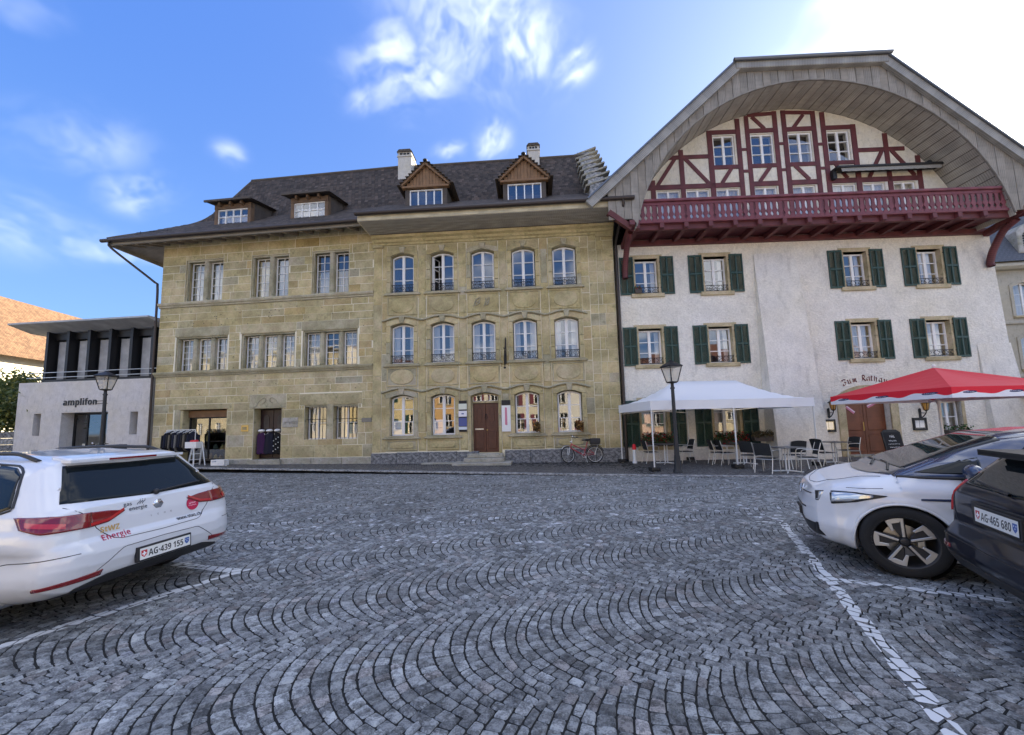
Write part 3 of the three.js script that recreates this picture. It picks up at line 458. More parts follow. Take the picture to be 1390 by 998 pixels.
  // two shed dormers
  [[-14.02, -12.42], [-10.12, -8.55]].forEach(([a, b], i) => {
    const dm = sub('dormer', root), z = -0.3;
    mesh('dormer_post', [box(a - 0.13, a + 0.02, 11.35, 12.45, z - 0.2, z + 0.04), box(b - 0.02, b + 0.13, 11.35, 12.45, z - 0.2, z + 0.04), box(a - 0.13, b + 0.13, 12.2, 12.42, z - 0.1, z + 0.06)], M.brownWood, dm);
    casement(dm, { x0: a, x1: b, y0: 11.42, y1: 12.2, z: z - 0.06, cols: 4, rows: 2, edge: 0.05, mid: 0.045, barw: 0.025, seed: 60 + i });
    for (let k = 0; k < 3; k++) mesh('corbel', box(lerp(a, b, 0.15 + k * 0.35) - 0.05, lerp(a, b, 0.15 + k * 0.35) + 0.05, 12.3, 12.46, z, z + 0.26, 0.03), M.brownWood, dm);
    mesh('dormer_roof', [quads([[[a - 0.4, 12.5, z + 0.35], [b + 0.32, 12.5, z + 0.35], [b + 0.28, 13.0, -2.2], [a - 0.3, 13.0, -2.2]]]), quads([[[b + 0.32, 12.46, z + 0.35], [a - 0.4, 12.46, z + 0.35], [a - 0.3, 12.94, -2.2], [b + 0.28, 12.94, -2.2]]]), box(a - 0.42, b + 0.34, 12.44, 12.53, z + 0.3, z + 0.37)], M.oldWood, dm);
    for (let k = 0; k < 8; k++) for (const s3 of [0, 1]) { const zz = z - 0.08 - k * 0.19, y0 = 10.36 + 0.79 * (1.05 - zz) - 0.25, x = s3 ? b + 0.1 : a - 0.1; mesh('cheek_board', box(x - 0.015, x + 0.015, y0, 12.45 - zz * 0.22, zz - 0.185, zz), M.oldWood, dm); }
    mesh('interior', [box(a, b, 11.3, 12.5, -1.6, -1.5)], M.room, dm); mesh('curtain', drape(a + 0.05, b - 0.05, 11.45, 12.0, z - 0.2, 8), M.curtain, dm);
  });
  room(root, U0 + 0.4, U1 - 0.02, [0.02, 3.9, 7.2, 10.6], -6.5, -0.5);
  // plaques on the wall
  const pg = sub('house_plaque', root); pg.userData.label = 'gilded plaque'; mat('brass', [0.62, 0.42, 0.13], { metalness: 0.6, roughness: 0.4 }); mesh('plate', box(-12.06, -11.72, 1.58, 1.86, 0, 0.02, 0.01), M.brass, pg); mesh('relief', box(-12.0, -11.79, 1.65, 1.79, 0.02, 0.028, 0.01), OCHRE[2], pg);
  const ps = sub('house_plaque', root); ps.userData.label = 'carved pale stone tablet'; mesh('plate', box(-10.12, -9.4, 1.72, 2.14, 0, 0.025, 0.012), M.plinthPale, ps); for (let k = 0; k < 7; k++) mesh('carving', tube([[-10.05 + k * 0.09, 1.82 + (k % 3) * 0.05, 0.03], [-10.0 + k * 0.09, 1.98, 0.03], [-9.94 + k * 0.085, 1.86 + (k % 2) * 0.12, 0.03]], 0.014, 8, 5), M.plinthPale, ps);
  const pd = sub('house_plaque', root); pd.userData.label = 'small dark metal plaque'; mesh('plate', box(-6.5, -6.05, 1.86, 2.04, 0, 0.02, 0.006), M.pipeGrey, pd);
  rebase(root, -11.2);
}
/* ---------- house B: baroque sandstone house with five bays ---------- */
const houseB = facade('B', 'baroque_stone_house', 'five-bay sandstone house with arched windows, oval panels and brown front door', 'house');
{
  const root = houseB, U0 = -5.98, U1 = 4.46, TOP = 10.03, cs = [-4.7, -2.93, -1.16, 0.61, 2.37], HW = 0.515, rise = 0.13;
  const floors = [[1.23, 2.97], [4.31, 6.08], [7.45, 9.24]], open = [];
  cs.forEach((c, i) => floors.forEach(([a, b], f) => open.push({ c, i, f, hw: f === 0 && i === 2 ? 0.585 : HW, y0: f === 0 && i === 2 ? 0.46 : a, y1: b })));
  const holes = open.map((o) => arched(o.c - o.hw, o.c + o.hw, o.y0, o.y1, rise));
  const wall = mesh('wall', [slab(rect(U0, U1, -0.1, TOP), -0.5, -0.03, holes), box(U0, U0 + 0.3, -0.1, TOP, -8, -0.5), box(U1 - 0.3, U1, -0.1, TOP, -8, -0.5), box(U0, U1, -0.1, TOP, -8.4, -8)], SAND[3], root);
  mesh('mortar', slab(rect(U0, U1, -0.09, TOP), -0.03, -0.0045, holes), M.mortar, wall);
  const R = rng(404), tone = () => (R() < 0.09 ? GREYSTONE[Math.floor(R() * 3)] : SAND[Math.floor(R() * 6)]);
  const stone = (a, b, c, d, z = 0.004, m = tone(), g = R() < 0.35 ? 0.003 : 0.005 + R() * 0.007) => mesh('stone', box(a + g, b - g, c + g, d - g, -0.02, z, 0.005), m, wall);
  const stack = (a, b, c, d, hmin, hmax, z, g) => { let h = c; while (h < d - 0.02) { const e = d - h < hmax * 1.3 ? d : h + lerp(hmin, hmax, R()); stone(a, b, h, Math.min(e, d), z, R() < 0.1 ? OCHRE[1 + Math.floor(R() * 2)] : undefined, g); h = e; } };
  // corner strips and quoins
  stack(U0, -5.6, 0.56, 9.6, 0.7, 1.3, 0.02); stack(-5.6, -5.38, 0.56, 9.6, 0.9, 1.4, 0.0); stack(3.06, 3.4, 0.56, 9.6, 0.5, 0.9, 0.0);
  const q = [0.56, 1.12, 1.66, 2.15, 2.72, 3.25, 3.62, 4.1, 4.62, 5.12, 5.66, 6.16, 6.55, 7.0, 7.5, 8.0, 8.45, 8.95, 9.35, 9.68];
  for (let i = 0; i + 1 < q.length; i++) { const m = i % 2 ? 4.05 : 3.92 + R() * 0.1; stone(3.74, m, q[i], q[i + 1], 0.01); stone(m, U1, q[i], q[i + 1], 0.01); stone(3.4, 3.74, q[i], q[i + 1], 0.0); }
  const panelW = 0.66;
  cs.forEach((c, i) => {
    // strips between the bays
    if (i < 4) { const a = c + 0.7, b = cs[i + 1] - 0.7; stack(a, b, 0.58, 3.16, 0.55, 0.9, 0.0); stack(a, b, 3.16, 6.26, 0.6, 0.95, 0.0); stack(a, b, 6.26, 9.6, 0.6, 0.95, 0.0); for (const [h0, h1] of [[0.66, 1.02], [3.36, 4.1], [6.46, 7.24]]) mesh('strip_panel', box(a + 0.05, b - 0.05, h0, h1, 0.0, 0.016, 0.012), tone(), wall); for (const [h0, h1] of [[1.4, 2.9], [4.5, 6.0], [7.6, 9.1]]) mesh('strip_panel', box(a + 0.05, b - 0.05, h0, h1, 0.0, 0.014, 0.01), tone(), wall); }
    floors.forEach(([y0, y1], f) => {
      const isDoor = f === 0 && i === 2, hw = isDoor ? 0.585 : HW, bottom = isDoor ? 0.46 : y0, out = 0.69;
      // dressed surround: two jambs of blocks and an arched head with keystone
      for (const s of [-1, 1]) { let h = bottom; while (h < y1 - rise - 0.02) { const e = Math.min(y1 - rise, h + 0.42 + R() * 0.2); const e2 = y1 - rise - e < 0.2 ? y1 - rise : e; mesh('jamb_stone', box(Math.min(c + s * hw, c + s * out), Math.max(c + s * hw, c + s * out), h + 0.004, e2 - 0.004, -0.02, 0.045, 0.014), tone(), wall); h = e2; } }
      const head = [[c - out, y1 - rise], [c - hw, y1 - rise]]; for (let k = 1; k < 8; k++) { const t = -1 + 2 * k / 8; head.push([c + hw * t, y1 - rise * t * t]); } head.push([c + hw, y1 - rise], [c + out, y1 - rise], [c + out, y1 + 0.06]); for (let k = 7; k > 0; k--) { const t = -1 + 2 * k / 8; head.push([c + out * t, y1 + 0.06 + 0.12 * (1 - t * t)]); } head.push([c - out, y1 + 0.06]);
      mesh('arch_stone', slab(head, -0.02, 0.05, [], 0.012), tone(), wall);
      mesh('keystone', slab([[c - 0.08, y1 - 0.01], [c + 0.08, y1 - 0.01], [c + 0.13, y1 + 0.26], [c - 0.13, y1 + 0.26]], 0.0, 0.11, [], 0.02), GREYSTONE[2], wall);
      // drip moulding over the head
      const dp = []; for (let k = 0; k <= 10; k++) { const t = -1 + 2 * k / 10; dp.push([c + 0.8 * t, y1 + 0.13 + 0.16 * Math.pow(Math.max(0, 1 - t * t), 1.2), 0.05]); }
      if (f < 2) { mesh('hood_mould', tube([[c - 0.88, y1 + 0.12, 0.03], ...dp, [c + 0.88, y1 + 0.12, 0.03]], 0.045, 30, 6), GREYSTONE[1], wall); if (i < 4) mesh('hood_mould', box(c + 0.84, cs[i + 1] - 0.84, y1 + 0.09, y1 + 0.16, 0, 0.06, 0.02), GREYSTONE[1], wall); }
      stone(c - out, c + out, y1 + 0.02, f === 2 ? 9.6 : y1 + 0.32, 0.0);
      // sill and apron panel below it
      if (!isDoor) {
        mesh('sill', [box(c - 0.8, c + 0.8, y0 - 0.13, y0 - 0.055, -0.02, 0.1, 0.02), box(c - 0.74, c + 0.74, y0 - 0.055, y0, -0.4, 0.06, 0.015)], GREYSTONE[2], wall);
        const b0 = f === 0 ? 0.58 : floors[f - 1][1] + 0.32, b1 = y0 - 0.14, pm = tone();
        mesh('apron_stone', box(c - out, c + out, b0, b1, -0.02, 0.004, 0.006), tone(), wall);
        mesh('apron_frame', slab(rect(c - panelW, c + panelW, b0 + 0.05, b1 - 0.03), 0.004, 0.03, [rect(c - panelW + 0.05, c + panelW - 0.05, b0 + 0.1, b1 - 0.08)], 0.008), pm, wall);
        const cy = (b0 + b1) / 2 + 0.01, rx = 0.5, ry = Math.min(0.36, (b1 - b0) / 2 - 0.12), el = []; for (let k = 0; k < 24; k++) { const a = k / 24 * 6.2832, e = f === 0 ? 0.5 : 0.92; el.push([c + rx * Math.sign(Math.cos(a)) * Math.pow(Math.abs(Math.cos(a)), e), cy + ry * Math.sign(Math.sin(a)) * Math.pow(Math.abs(Math.sin(a)), e)]); }
        if (f === 2 && i === 2) { for (let k = 0; k < 2; k++) for (let j = 0; j < 3; j++) mesh('carving', tube([[c - 0.42 + k * 0.46 + j * 0.1, cy - 0.2 + j * 0.05, 0.02], [c - 0.3 + k * 0.46, cy + 0.1 - j * 0.12, 0.03], [c - 0.12 + k * 0.4, cy + 0.2 - j * 0.1, 0.03], [c - 0.2 + k * 0.4, cy - 0.05, 0.02], [c - 0.36 + k * 0.46, cy + 0.18, 0.02]], 0.016, 22, 5), GREYSTONE[1], wall); }
        else { mesh('oval_panel', slab(el, 0.0, 0.034, [], 0.014), SAND[(i * 2 + f) % 6], wall); }
      }
    });
    if (i !== 2) return; stone(c - 0.69, c - 0.585, 0.46, 0.6, 0.0); 
  });
  // cornice
  mesh('cornice', prismX([[0.0, 9.6], [0.05, 9.62], [0.06, 9.7], [0.12, 9.74], [0.14, 9.84], [0.24, 9.9], [0.27, 10.0], [0.0, 10.03]], U0 - 0.04, U1 + 0.03), SAND[2], root);
  mesh('capital', [box(U0 - 0.03, -5.56, 9.5, 9.64, 0.0, 0.1, 0.03), box(3.72, U1 + 0.02, 9.5, 9.62, 0.0, 0.07, 0.02)], SAND[4], root);
  // granite plinth, steps
  let pu = U0 - 0.02; for (const w of [1.1, 1.35, 1.2, 0.9]) { mesh('plinth', box(pu, pu + w - 0.006, -0.1, 0.53 + (w > 1.15 ? 0.02 : 0), -0.3, 0.07, 0.02), M.plinth, root); pu += w; if (pu > -1.9) break; }
  for (const [a, b] of [[-0.35, 0.7], [0.7, 1.95], [1.95, 3.36], [3.36, 4.52]]) mesh('plinth', box(a + 0.003, b - 0.003, -0.1, 0.56, -0.3, a > 3 ? 0.1 : 0.07, 0.02), M.plinth, root);
  mesh('doorstep', box(-1.86, -0.42, 0.3, 0.45, -0.4, 0.38, 0.015), M.plinthPale, root); mesh('doorstep', box(-1.95, -0.36, 0.15, 0.296, -0.3, 0.7, 0.015), M.plinthPale, root); mesh('doorstep', box(-2.35, -0.05, -0.05, 0.146, -0.3, 1.05, 0.015), M.plinthPale, root); mesh('cellar_slab', box(-3.75, -2.36, -0.05, 0.12, 0.0, 0.45, 0.015), M.plinthPale, root);
  // windows
  open.forEach(({ c, i, f, hw, y0, y1 }, n) => {
    if (f === 0 && i === 2) return;
    const w = sub('window', root), e = 0.03; w.userData.label = f === 2 && i === 1 ? 'window with its left sash swung open' : undefined; if (!w.userData.label) delete w.userData.label;
    casement(w, { x0: c - hw + e, x1: c + hw - e, y0: y0 + 0.01, y1: y1 - e, z: -0.24, rise, cols: 2, rows: 3, edge: 0.06, mid: 0.12, barw: 0.03, seed: 100 + n, skip: f === 2 && i === 1 ? [0, 1, 2] : [] });
    if (f === 2 && i === 1) { const sash = sub('open_sash', w); sash.position.set(c - hw + 0.09, 0, -0.25); sash.rotation.y = 1.15; mesh('sash_frame', slab(rect(0, 0.4, y0 + 0.07, y1 - 0.2), -0.02, 0.02, [0, 1, 2].map((k) => rect(0.04, 0.36, y0 + 0.11 + k * 0.5, y0 + 0.57 + k * 0.5))), M.whitePaint, sash); mesh('sash_pane', new THREE.PlaneGeometry(0.34, 1.5).translate(0.2, y0 + 0.85, 0), M.glass, sash); }
    if (f > 0) { // small wrought balcony rail
      const g = [], x0 = c - hw + 0.01, x1 = c + hw - 0.01, zz = -0.05, yb = y0 + 0.06, yt = y0 + 0.36; g.push(rod([x0, yt, zz], [x1, yt, zz], 0.014), rod([x0, yb, zz], [x1, yb, zz], 0.01));
      for (let k = 0; k < 7; k++) { const x = lerp(x0, x1, (k + 0.5) / 7), s = k % 2 ? 1 : -1; if (k === 3) { g.push(plain(new THREE.TorusGeometry(0.07, 0.012, 5, 14).translate(x, (yb + yt) / 2, zz)), rod([x, yb, zz], [x, yt, zz], 0.01)); continue; } g.push(tube([[x - 0.06 * s, yb, zz], [x + 0.05 * s, yb + 0.06, zz], [x - 0.04 * s, yb + 0.17, zz], [x + 0.03 * s, yt - 0.04, zz], [x - 0.05 * s, yt, zz]], 0.009, 16, 5), rod([x + 0.06, yb, zz], [x + 0.06, yt, zz], 0.006)); }
      mesh('window_rail', g, M.iron, w);
    }
    if (f === 1) mesh('curtain', [drape(c - hw + 0.05, c - hw + 0.3, y0, y1 - 0.1, -0.42, 4), drape(c + hw - 0.3, c + hw - 0.05, y0, y1 - 0.1, -0.42, 4)], M.curtain, w);
  });
  // front door with fanlight
  const dr = sub('door', root), c = -1.16; mesh('door_frame', slab(arched(c - 0.58, c + 0.58, 0.46, 2.96, rise), -0.3, -0.2, [rect(c - 0.54, c + 0.54, 0.47, 2.54), arched(c - 0.53, c + 0.53, 2.62, 2.91, 0.1)]), M.sill, dr);
  casement(dr, { x0: c - 0.54, x1: c + 0.54, y0: 2.61, y1: 2.93, z: -0.29, rise: 0.1, cols: 3, rows: 1, edge: 0.03, mid: 0.03, seed: 7 });
  for (const s of [-1, 1]) {
    const a = Math.min(c, c + s * 0.54) + 0.004, b = Math.max(c, c + s * 0.54) - 0.004, leaf = mesh('door_leaf', box(a, b, 0.47, 2.53, -0.34, -0.27, 0.008), M.doorWood, dr), m = (a + b) / 2, el = []; for (let k = 0; k < 16; k++) { const t = k / 16 * 6.2832; el.push([m + 0.14 * Math.cos(t), 2.02 + 0.36 * Math.sign(Math.sin(t)) * Math.pow(Math.abs(Math.sin(t)), 0.6)]); }
    mesh('door_panel', slab(rect(a + 0.06, b - 0.06, 1.5, 2.45), -0.27, -0.262, [el]), M.doorWood, leaf); mesh('door_panel', slab(el.map(([x, y]) => [m + (x - m) * 0.8, 2.02 + (y - 2.02) * 0.88]), -0.27, -0.255, [], 0.01), M.doorWood, leaf);
    mesh('door_panel', box(a + 0.08, b - 0.08, 0.6, 1.34, -0.27, -0.25, 0.02), M.doorWood, leaf);
  }
  mesh('letter_slot', box(c - 0.46, c - 0.1, 1.41, 1.47, -0.27, -0.25, 0.006), M.alu, dr); mesh('knocker', [ball(c + 0.01, 2.05, -0.235, 0.035), tube([[c - 0.03, 2.0, -0.24], [c - 0.03, 1.9, -0.23], [c + 0.05, 1.9, -0.23], [c + 0.05, 2.0, -0.24]], 0.012, 12, 5)], M.iron, dr); mesh('door_knob', [ball(c + 0.06, 1.4, -0.22, 0.032), rod([c + 0.06, 1.4, -0.27], [c + 0.06, 1.4, -0.22], 0.012)], M.brass, dr);
  // eaves box: cream fascia, boarded soffit
  const ev = sub('eaves', root); mesh('fascia', box(-6.1, 4.95, 10.06, 10.28, 1.36, 1.4, 0.008), M.cream, ev);
  for (let k = 0; k < 10; k++) { const z0 = 0.24 + k * 0.113; for (const [a, b] of [[-6.05, -2.2], [-2.19, 4.9]]) mesh('soffit_board', box(a, b, 10.035 + (k % 2) * 0.002, 10.06, z0, z0 + 0.108), SOFFIT[k % 4], ev); }
  mesh('end_board', [box(4.9, 4.94, 10.03, 10.24, 0.0, 1.36), box(-6.1, -6.05, 10.03, 10.3, 0.0, 1.36)], M.cream, ev);
  // roof
  const E = [1.5, 10.32], Bk = [-1.6, 12.45], Rg = [-3.3, 15.62], X0 = -6.1, X1 = 4.0, roof = mesh('roof', quads([[[X0, E[1], E[0]], [5.0, E[1], E[0]], [5.0, 10.9, 0.4], [X0, 10.9, 0.4]].map((p, k) => (k > 1 ? [p[0], E[1] + (E[0] - p[2]) * 0.687, p[2]] : p)), [[X0, 11.076, 0.4], [X1, 11.076, 0.4], [X1, Bk[1], Bk[0]], [X0, Bk[1], Bk[0]]], [[X0, Bk[1], Bk[0]], [X1, Bk[1], Bk[0]], [X1, Rg[1], Rg[0]], [X0, Rg[1], Rg[0]]], [[X1, Rg[1] - 0.02, Rg[0]], [X0, Rg[1] - 0.02, Rg[0]], [X0, E[1], -8.6], [X1, E[1], -8.6]].reverse()]), M.roofDeck, root);
  const dorm = [[-3.72, -3.75], [0.76, 0.75]];
  tiles(roof, [{ a: E, b: Bk, u0: () => X0, u1: (t) => (t < 0.33 ? 5.0 : X1) }, { a: Bk, b: Rg, u0: () => X0, u1: () => X1 }], 78, (u, d) => d < -0.3 && d > -1.9 && dorm.some(([c]) => Math.abs(u - c) < 0.8));
  mesh('ridge_tiles', tube([[X0, Rg[1] + 0.03, Rg[0]], [-1, Rg[1] + 0.03, Rg[0]], [X1, Rg[1] + 0.03, Rg[0]]], 0.1, 30, 8), M.roofDeck, roof);
  mesh('gutter', tube([[-6.15, 10.3, 1.52], [0, 10.3, 1.52], [5.05, 10.3, 1.52]], 0.085, 30, 8), M.pipe, root);
  mesh('downpipe', tube([[4.62, 10.24, 1.5], [4.62, 10.0, 1.48], [4.56, 9.2, 0.3], [4.56, 8.8, 0.1], [4.56, 6, 0.1], [4.56, 0.1, 0.1]], 0.055, 60, 8), M.pipe, root);
  dorm.forEach(([c], i) => {
    const dm = sub('dormer', root), z = -0.3, hw = 0.76, y0 = 11.42, y1 = 12.42;
    mesh('dormer_post', [box(c - hw - 0.2, c - hw, y0 - 0.1, y1, z - 0.3, z), box(c + hw, c + hw + 0.2, y0 - 0.1, y1, z - 0.3, z)], M.oldWood, dm);
    casement(dm, { x0: c - hw, x1: c + hw, y0: y0 - 0.02, y1: y1 - 0.06, z: z - 0.08, cols: 4, rows: 1, edge: 0.05, mid: 0.05, seed: 80 + i });
    for (let k = 0; k < 12; k++) { const x = c - 0.9 + k * 0.15, t = 1 - Math.abs(x + 0.075 - c) / 1.02; mesh('gable_board', box(x + 0.004, x + 0.146, y1 + 0.05, y1 + 0.1 + Math.max(0.02, t * 1.0), z - 0.04, z + 0.0, 0.006), M.gableWood, dm); }
    mesh('gable_beam', [box(c - 1.08, c + 1.08, y1 - 0.03, y1 + 0.07, z - 0.05, z + 0.14, 0.015), bar([c - 1.14, y1 + 0.06, z + 0.1], [c, y1 + 1.12, z + 0.1], 0.1, 0.12), bar([c + 1.14, y1 + 0.06, z + 0.1], [c, y1 + 1.12, z + 0.1], 0.1, 0.12)], M.gableWood, dm);
    const rf = mesh('dormer_roof', quads([[[c - 1.2, y1 + 0.06, z + 0.2], [c, y1 + 1.22, z + 0.2], [c, y1 + 1.22, -2.5], [c - 1.2, y1 + 0.06, -1.75]].reverse(), [[c + 1.2, y1 + 0.06, z + 0.2], [c, y1 + 1.22, z + 0.2], [c, y1 + 1.22, -2.5], [c + 1.2, y1 + 0.06, -1.75]]]), M.roofDeck, dm);
    for (let s = -1; s < 2; s += 2) for (let k = 0; k < 9; k++) mesh('tile_course', bar([c + s * (1.2 - k * 0.133), y1 + 0.1 + k * 0.129, z + 0.21], [c + s * (1.2 - k * 0.133), y1 + 0.1 + k * 0.129, -1.95 - k * 0.04], 0.2, 0.02), M.roofDeck, rf);
    mesh('finial', ball(c, y1 + 1.26, z + 0.12, 0.09, 1.2, 0.8, 1.2), M.iron, dm);
    mesh('cheek_board', [box(c - hw - 0.2, c - hw - 0.17, y0 - 0.6, y1, -1.7, z - 0.3), box(c + hw + 0.17, c + hw + 0.2, y0 - 0.6, y1, -1.7, z - 0.3)], M.oldWood, dm);
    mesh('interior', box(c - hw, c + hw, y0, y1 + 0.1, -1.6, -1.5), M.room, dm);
  });
  [[-5.55, 14.95, 16.12], [1.25, 15.1, 15.98]].forEach(([c, y0, y1], i) => {
    const ch = sub('chimney', root), z = -3.0, w = i ? 0.3 : 0.36; mat('chimneyWhite', [0.62, 0.59, 0.53], { map: 'stucco', ms: 1 });
    mesh('shaft', box(c - w, c + w, y0 - 1.4, y1 - 0.28, z - 0.4, z + 0.3, 0.01), M.chimneyWhite, ch); mesh('collar', box(c - w - 0.04, c + w + 0.04, y1 - 0.28, y1 - 0.2, z - 0.44, z + 0.34, 0.01), M.chimneyWhite, ch);
    mesh('vent', [0, 1, 2].map((k) => box(c - w + 0.08 + k * (2 * w - 0.16) / 3 + 0.02, c - w + 0.08 + (k + 1) * (2 * w - 0.16) / 3 - 0.02, y1 - 0.17, y1 - 0.06, z + 0.3, z + 0.305)), M.black, ch); mesh('cap_wall', box(c - w, c + w, y1 - 0.2, y1 - 0.02, z - 0.4, z + 0.3), M.chimneyWhite, ch); mesh('cap', slab([[c - w - 0.05, y1 - 0.02], [c + w + 0.05, y1 - 0.02], [c + w - 0.06, y1 + 0.12], [c - w + 0.06, y1 + 0.12]], z - 0.46, z + 0.36), M.roofDeck, ch);
  });
  // stepped fire wall
  const fw = sub('stepped_parapet', root); for (let k = 0; k < 8; k++) { const t = k / 7, z = lerp(0.1, -3.4, t), y = lerp(11.55, 15.55, t) ; mesh('parapet_block', box(3.6, 4.3, y - 1.6, y + 0.4, z - 0.5, z, 0.02), M.kerb, fw); const cp = mesh('parapet_cap', box(-0.6, 0.6, -0.04, 0.04, -0.45, 0.24, 0.01), M.plinthPale, fw); cp.position.set(4.0, y + 0.46, z - 0.2); cp.rotation.set(0.12, 0, 0.3); }
  mesh('flashing', box(3.9, 5.0, 11.3, 11.36, -0.3, 0.5), M.pipeGrey, root);
  room(root, U0 + 0.3, U1 - 0.3, [0.02, 3.6, 6.8, 10.0], -6, -0.5);
  rebase(root, -0.8);
}
/* ---------- house C: white inn with half-timbered arched gable and red balcony ---------- */
const houseC = facade('C', 'arched_gable_inn', 'white rendered inn with half-timbered arched gable, red balcony and green shutters', 'inn');
{
  const root = houseC, CX0 = 12.2, AR = 7.3, AY = 7.69, L = 4.64, arch = (u) => AY + Math.sqrt(Math.max(0, AR * AR - (u - CX0) ** 2)), roofH = (u) => Math.min(15.76, 10.52 + (u - CX0 < 0 ? u - 3.6 : 20.85 - u) * 0.912);
  const cs = [5.8, 8.68, 14.46, 17.47], OW = 0.53, wins = []; for (const c of cs) wins.push([c - OW, c + OW, 6.9, 8.44], [c - OW, c + OW, 3.89, 5.42]);
  const lows = [[5.2, 6.32, 0.58, 2.4], [8.1, 9.22, 0.55, 2.4]], door = arched(13.38, 15.16, 0.0, 2.62, 0.35), small = [17.15, 17.95, 0.85, 2.1];
  const outline = [[L, -0.1], [20.42, -0.1], [20.22, 3.2], [20.04, 8.6], [20.04, 9.1], [L, 9.1]];
  const wall = mesh('wall', [slab(outline, -0.5, 0, [...wins.map((r) => rect(...r)), ...lows.map((r) => rect(...r)), rect(...small), door]), box(19.6, 20.02, -0.1, 9.2, -14, -0.5), box(L, L + 0.4, -0.1, 9.2, -14, -0.5), box(L, 20, -0.1, 9.2, -14.4, -14)], M.stucco, root);
  mesh('buttress', quads([[[10.12, -0.1, 0.78], [12.1, -0.1, 0.78], [12.02, 8.5, 0.01], [10.3, 8.5, 0.01]], [[10.12, -0.1, 0], [10.12, -0.1, 0.78], [10.3, 8.5, 0.01]], [[12.1, -0.1, 0.78], [12.1, -0.1, 0], [12.02, 8.5, 0.01]]]), M.stuccoFine, root);
  mesh('corner_batter', quads([[[18.9, -0.1, 0.3], [20.45, -0.1, 0.3], [20.23, 4.4, 0.01], [18.9, 4.4, 0.01]], [[18.9, -0.1, 0], [18.9, -0.1, 0.3], [18.9, 4.4, 0.01]], [[20.45, -0.1, 0.3], [20.45, -0.1, -0.2], [20.24, 4.4, -0.2], [20.23, 4.4, 0.01]]]), M.stuccoFine, root);
  // shuttered windows
  function shutter(w, x0, x1, y0, y1, turn) {
    const g = sub('shutter', w), ww = x1 - x0, st = 0.055; g.position.set(turn < 0 ? x1 : x0, 0, 0.035); g.rotation.y = turn * 0.05;
    const a = turn < 0 ? -ww : 0, b = a + ww, m = (a + b) / 2, hh = (y1 - y0);
    mesh('shutter_frame', [box(a, a + st, y0, y1, 0, 0.04, 0.008), box(b - st, b, y0, y1, 0, 0.04, 0.008), box(m - 0.035, m + 0.035, y0, y1, 0, 0.042, 0.008), ...[y0, y0 + hh * 0.5 - 0.04, y1 - 0.09].map((y) => box(a + st, b - st, y, y + 0.085, 0, 0.038, 0.006))], M.shutter, g);
    const n = Math.round(hh / 0.042), s = []; for (let k = 1; k < n; k++) { const y = y0 + k * hh / n; s.push(cube(ww - 0.06, 0.008, 0.045, m, 0, 0).rotateX(0.75).translate(0, y, 0.018)); } mesh('louvres', s, M.shutter, g);
    for (const t of [0.18, 0.85]) mesh('hinge', cube(0.06, 0.025, 0.05, 0, lerp(y0, y1, t), -0.01), M.iron, g);
  }
  wins.forEach(([a, b, c, d], n) => {
    const w = sub('window', root), up = n % 2 === 0, hang = [0, 2].includes(Math.floor(n / 2));
    casement(w, { x0: a + 0.05, x1: b - 0.05, y0: c + 0.04, y1: d - 0.04, z: -0.24, cols: 2, rows: 3, edge: 0.06, mid: 0.11, barw: 0.03, seed: 200 + n });
    mesh('window_surround', [box(a - 0.14, b + 0.14, d, d + 0.17, -0.4, 0.025, 0.01), box(a - 0.04, a + 0.05, c, d, -0.4, 0.02), box(b - 0.05, b + 0.04, c, d, -0.4, 0.02)], M.sill, w);
    mesh('sill', box(a - 0.16, b + 0.16, c - 0.14, c + 0.03, -0.3, 0.075, 0.015), M.sill, w);
    shutter(w, a - 0.6, a - 0.035, c - 0.02, d + 0.08, -1); shutter(w, b + 0.035, b + 0.6, c - 0.02, d + 0.08, 1);
    const g = [], zz = -0.02, x0 = a + 0.03, x1 = b - 0.03; g.push(rod([x0, c + 0.3, zz], [x1, c + 0.3, zz], 0.014), rod([x0, c + 0.07, zz], [x1, c + 0.07, zz], 0.01)); for (let k = 0; k < 6; k++) { const x = lerp(x0, x1, (k + 0.5) / 6), s = k % 2 ? 1 : -1; g.push(tube([[x - 0.07 * s, c + 0.08, zz], [x + 0.06 * s, c + 0.12, zz], [x - 0.05 * s, c + 0.2, zz], [x + 0.05 * s, c + 0.27, zz], [x - 0.02, c + 0.3, zz]], 0.01, 14, 5)); } mesh('window_rail', g, M.iron, w);
    if (n === 5 || n === 6 || n === 7) mesh('curtain', [drape(a + 0.06, lerp(a, b, n === 6 ? 0.4 : 0.5), c, d, -0.4, 5), drape(lerp(a, b, 0.52), b - 0.06, c, d, -0.42, 5)], M.curtain, w);
    else mesh('curtain', [drape(b - 0.25, b - 0.06, c, d, -0.4, 3)], M.curtain, w);
  });
  lows.forEach(([a, b, c, d], n) => {
    const w = sub('window', root); casement(w, { x0: a + 0.05, x1: b - 0.05, y0: c + 0.04, y1: d - 0.04, z: -0.24, cols: 2, rows: 4, edge: 0.06, mid: 0.11, seed: 220 + n });
    mesh('window_surround', [box(a - 0.12, b + 0.12, d, d + 0.16, -0.4, 0.025, 0.01), box(a - 0.08, a + 0.05, c, d, -0.4, 0.02), box(b - 0.05, b + 0.1, c, d, -0.4, 0.02)], M.sill, w); mesh('sill', box(a - 0.16, b + 0.16, c - 0.14, c + 0.03, -0.3, 0.075, 0.015), M.sill, w);
    shutter(w, a - 0.7, a - 0.06, c - 0.02, d + 0.05, -1); shutter(w, b + 0.06, b + 0.7, c - 0.02, d + 0.05, 1);
    mesh('curtain', drape(a + 0.06, lerp(a, b, 0.45), lerp(c, d, 0.3), d, -0.4, 5), M.curtain, w);
  });
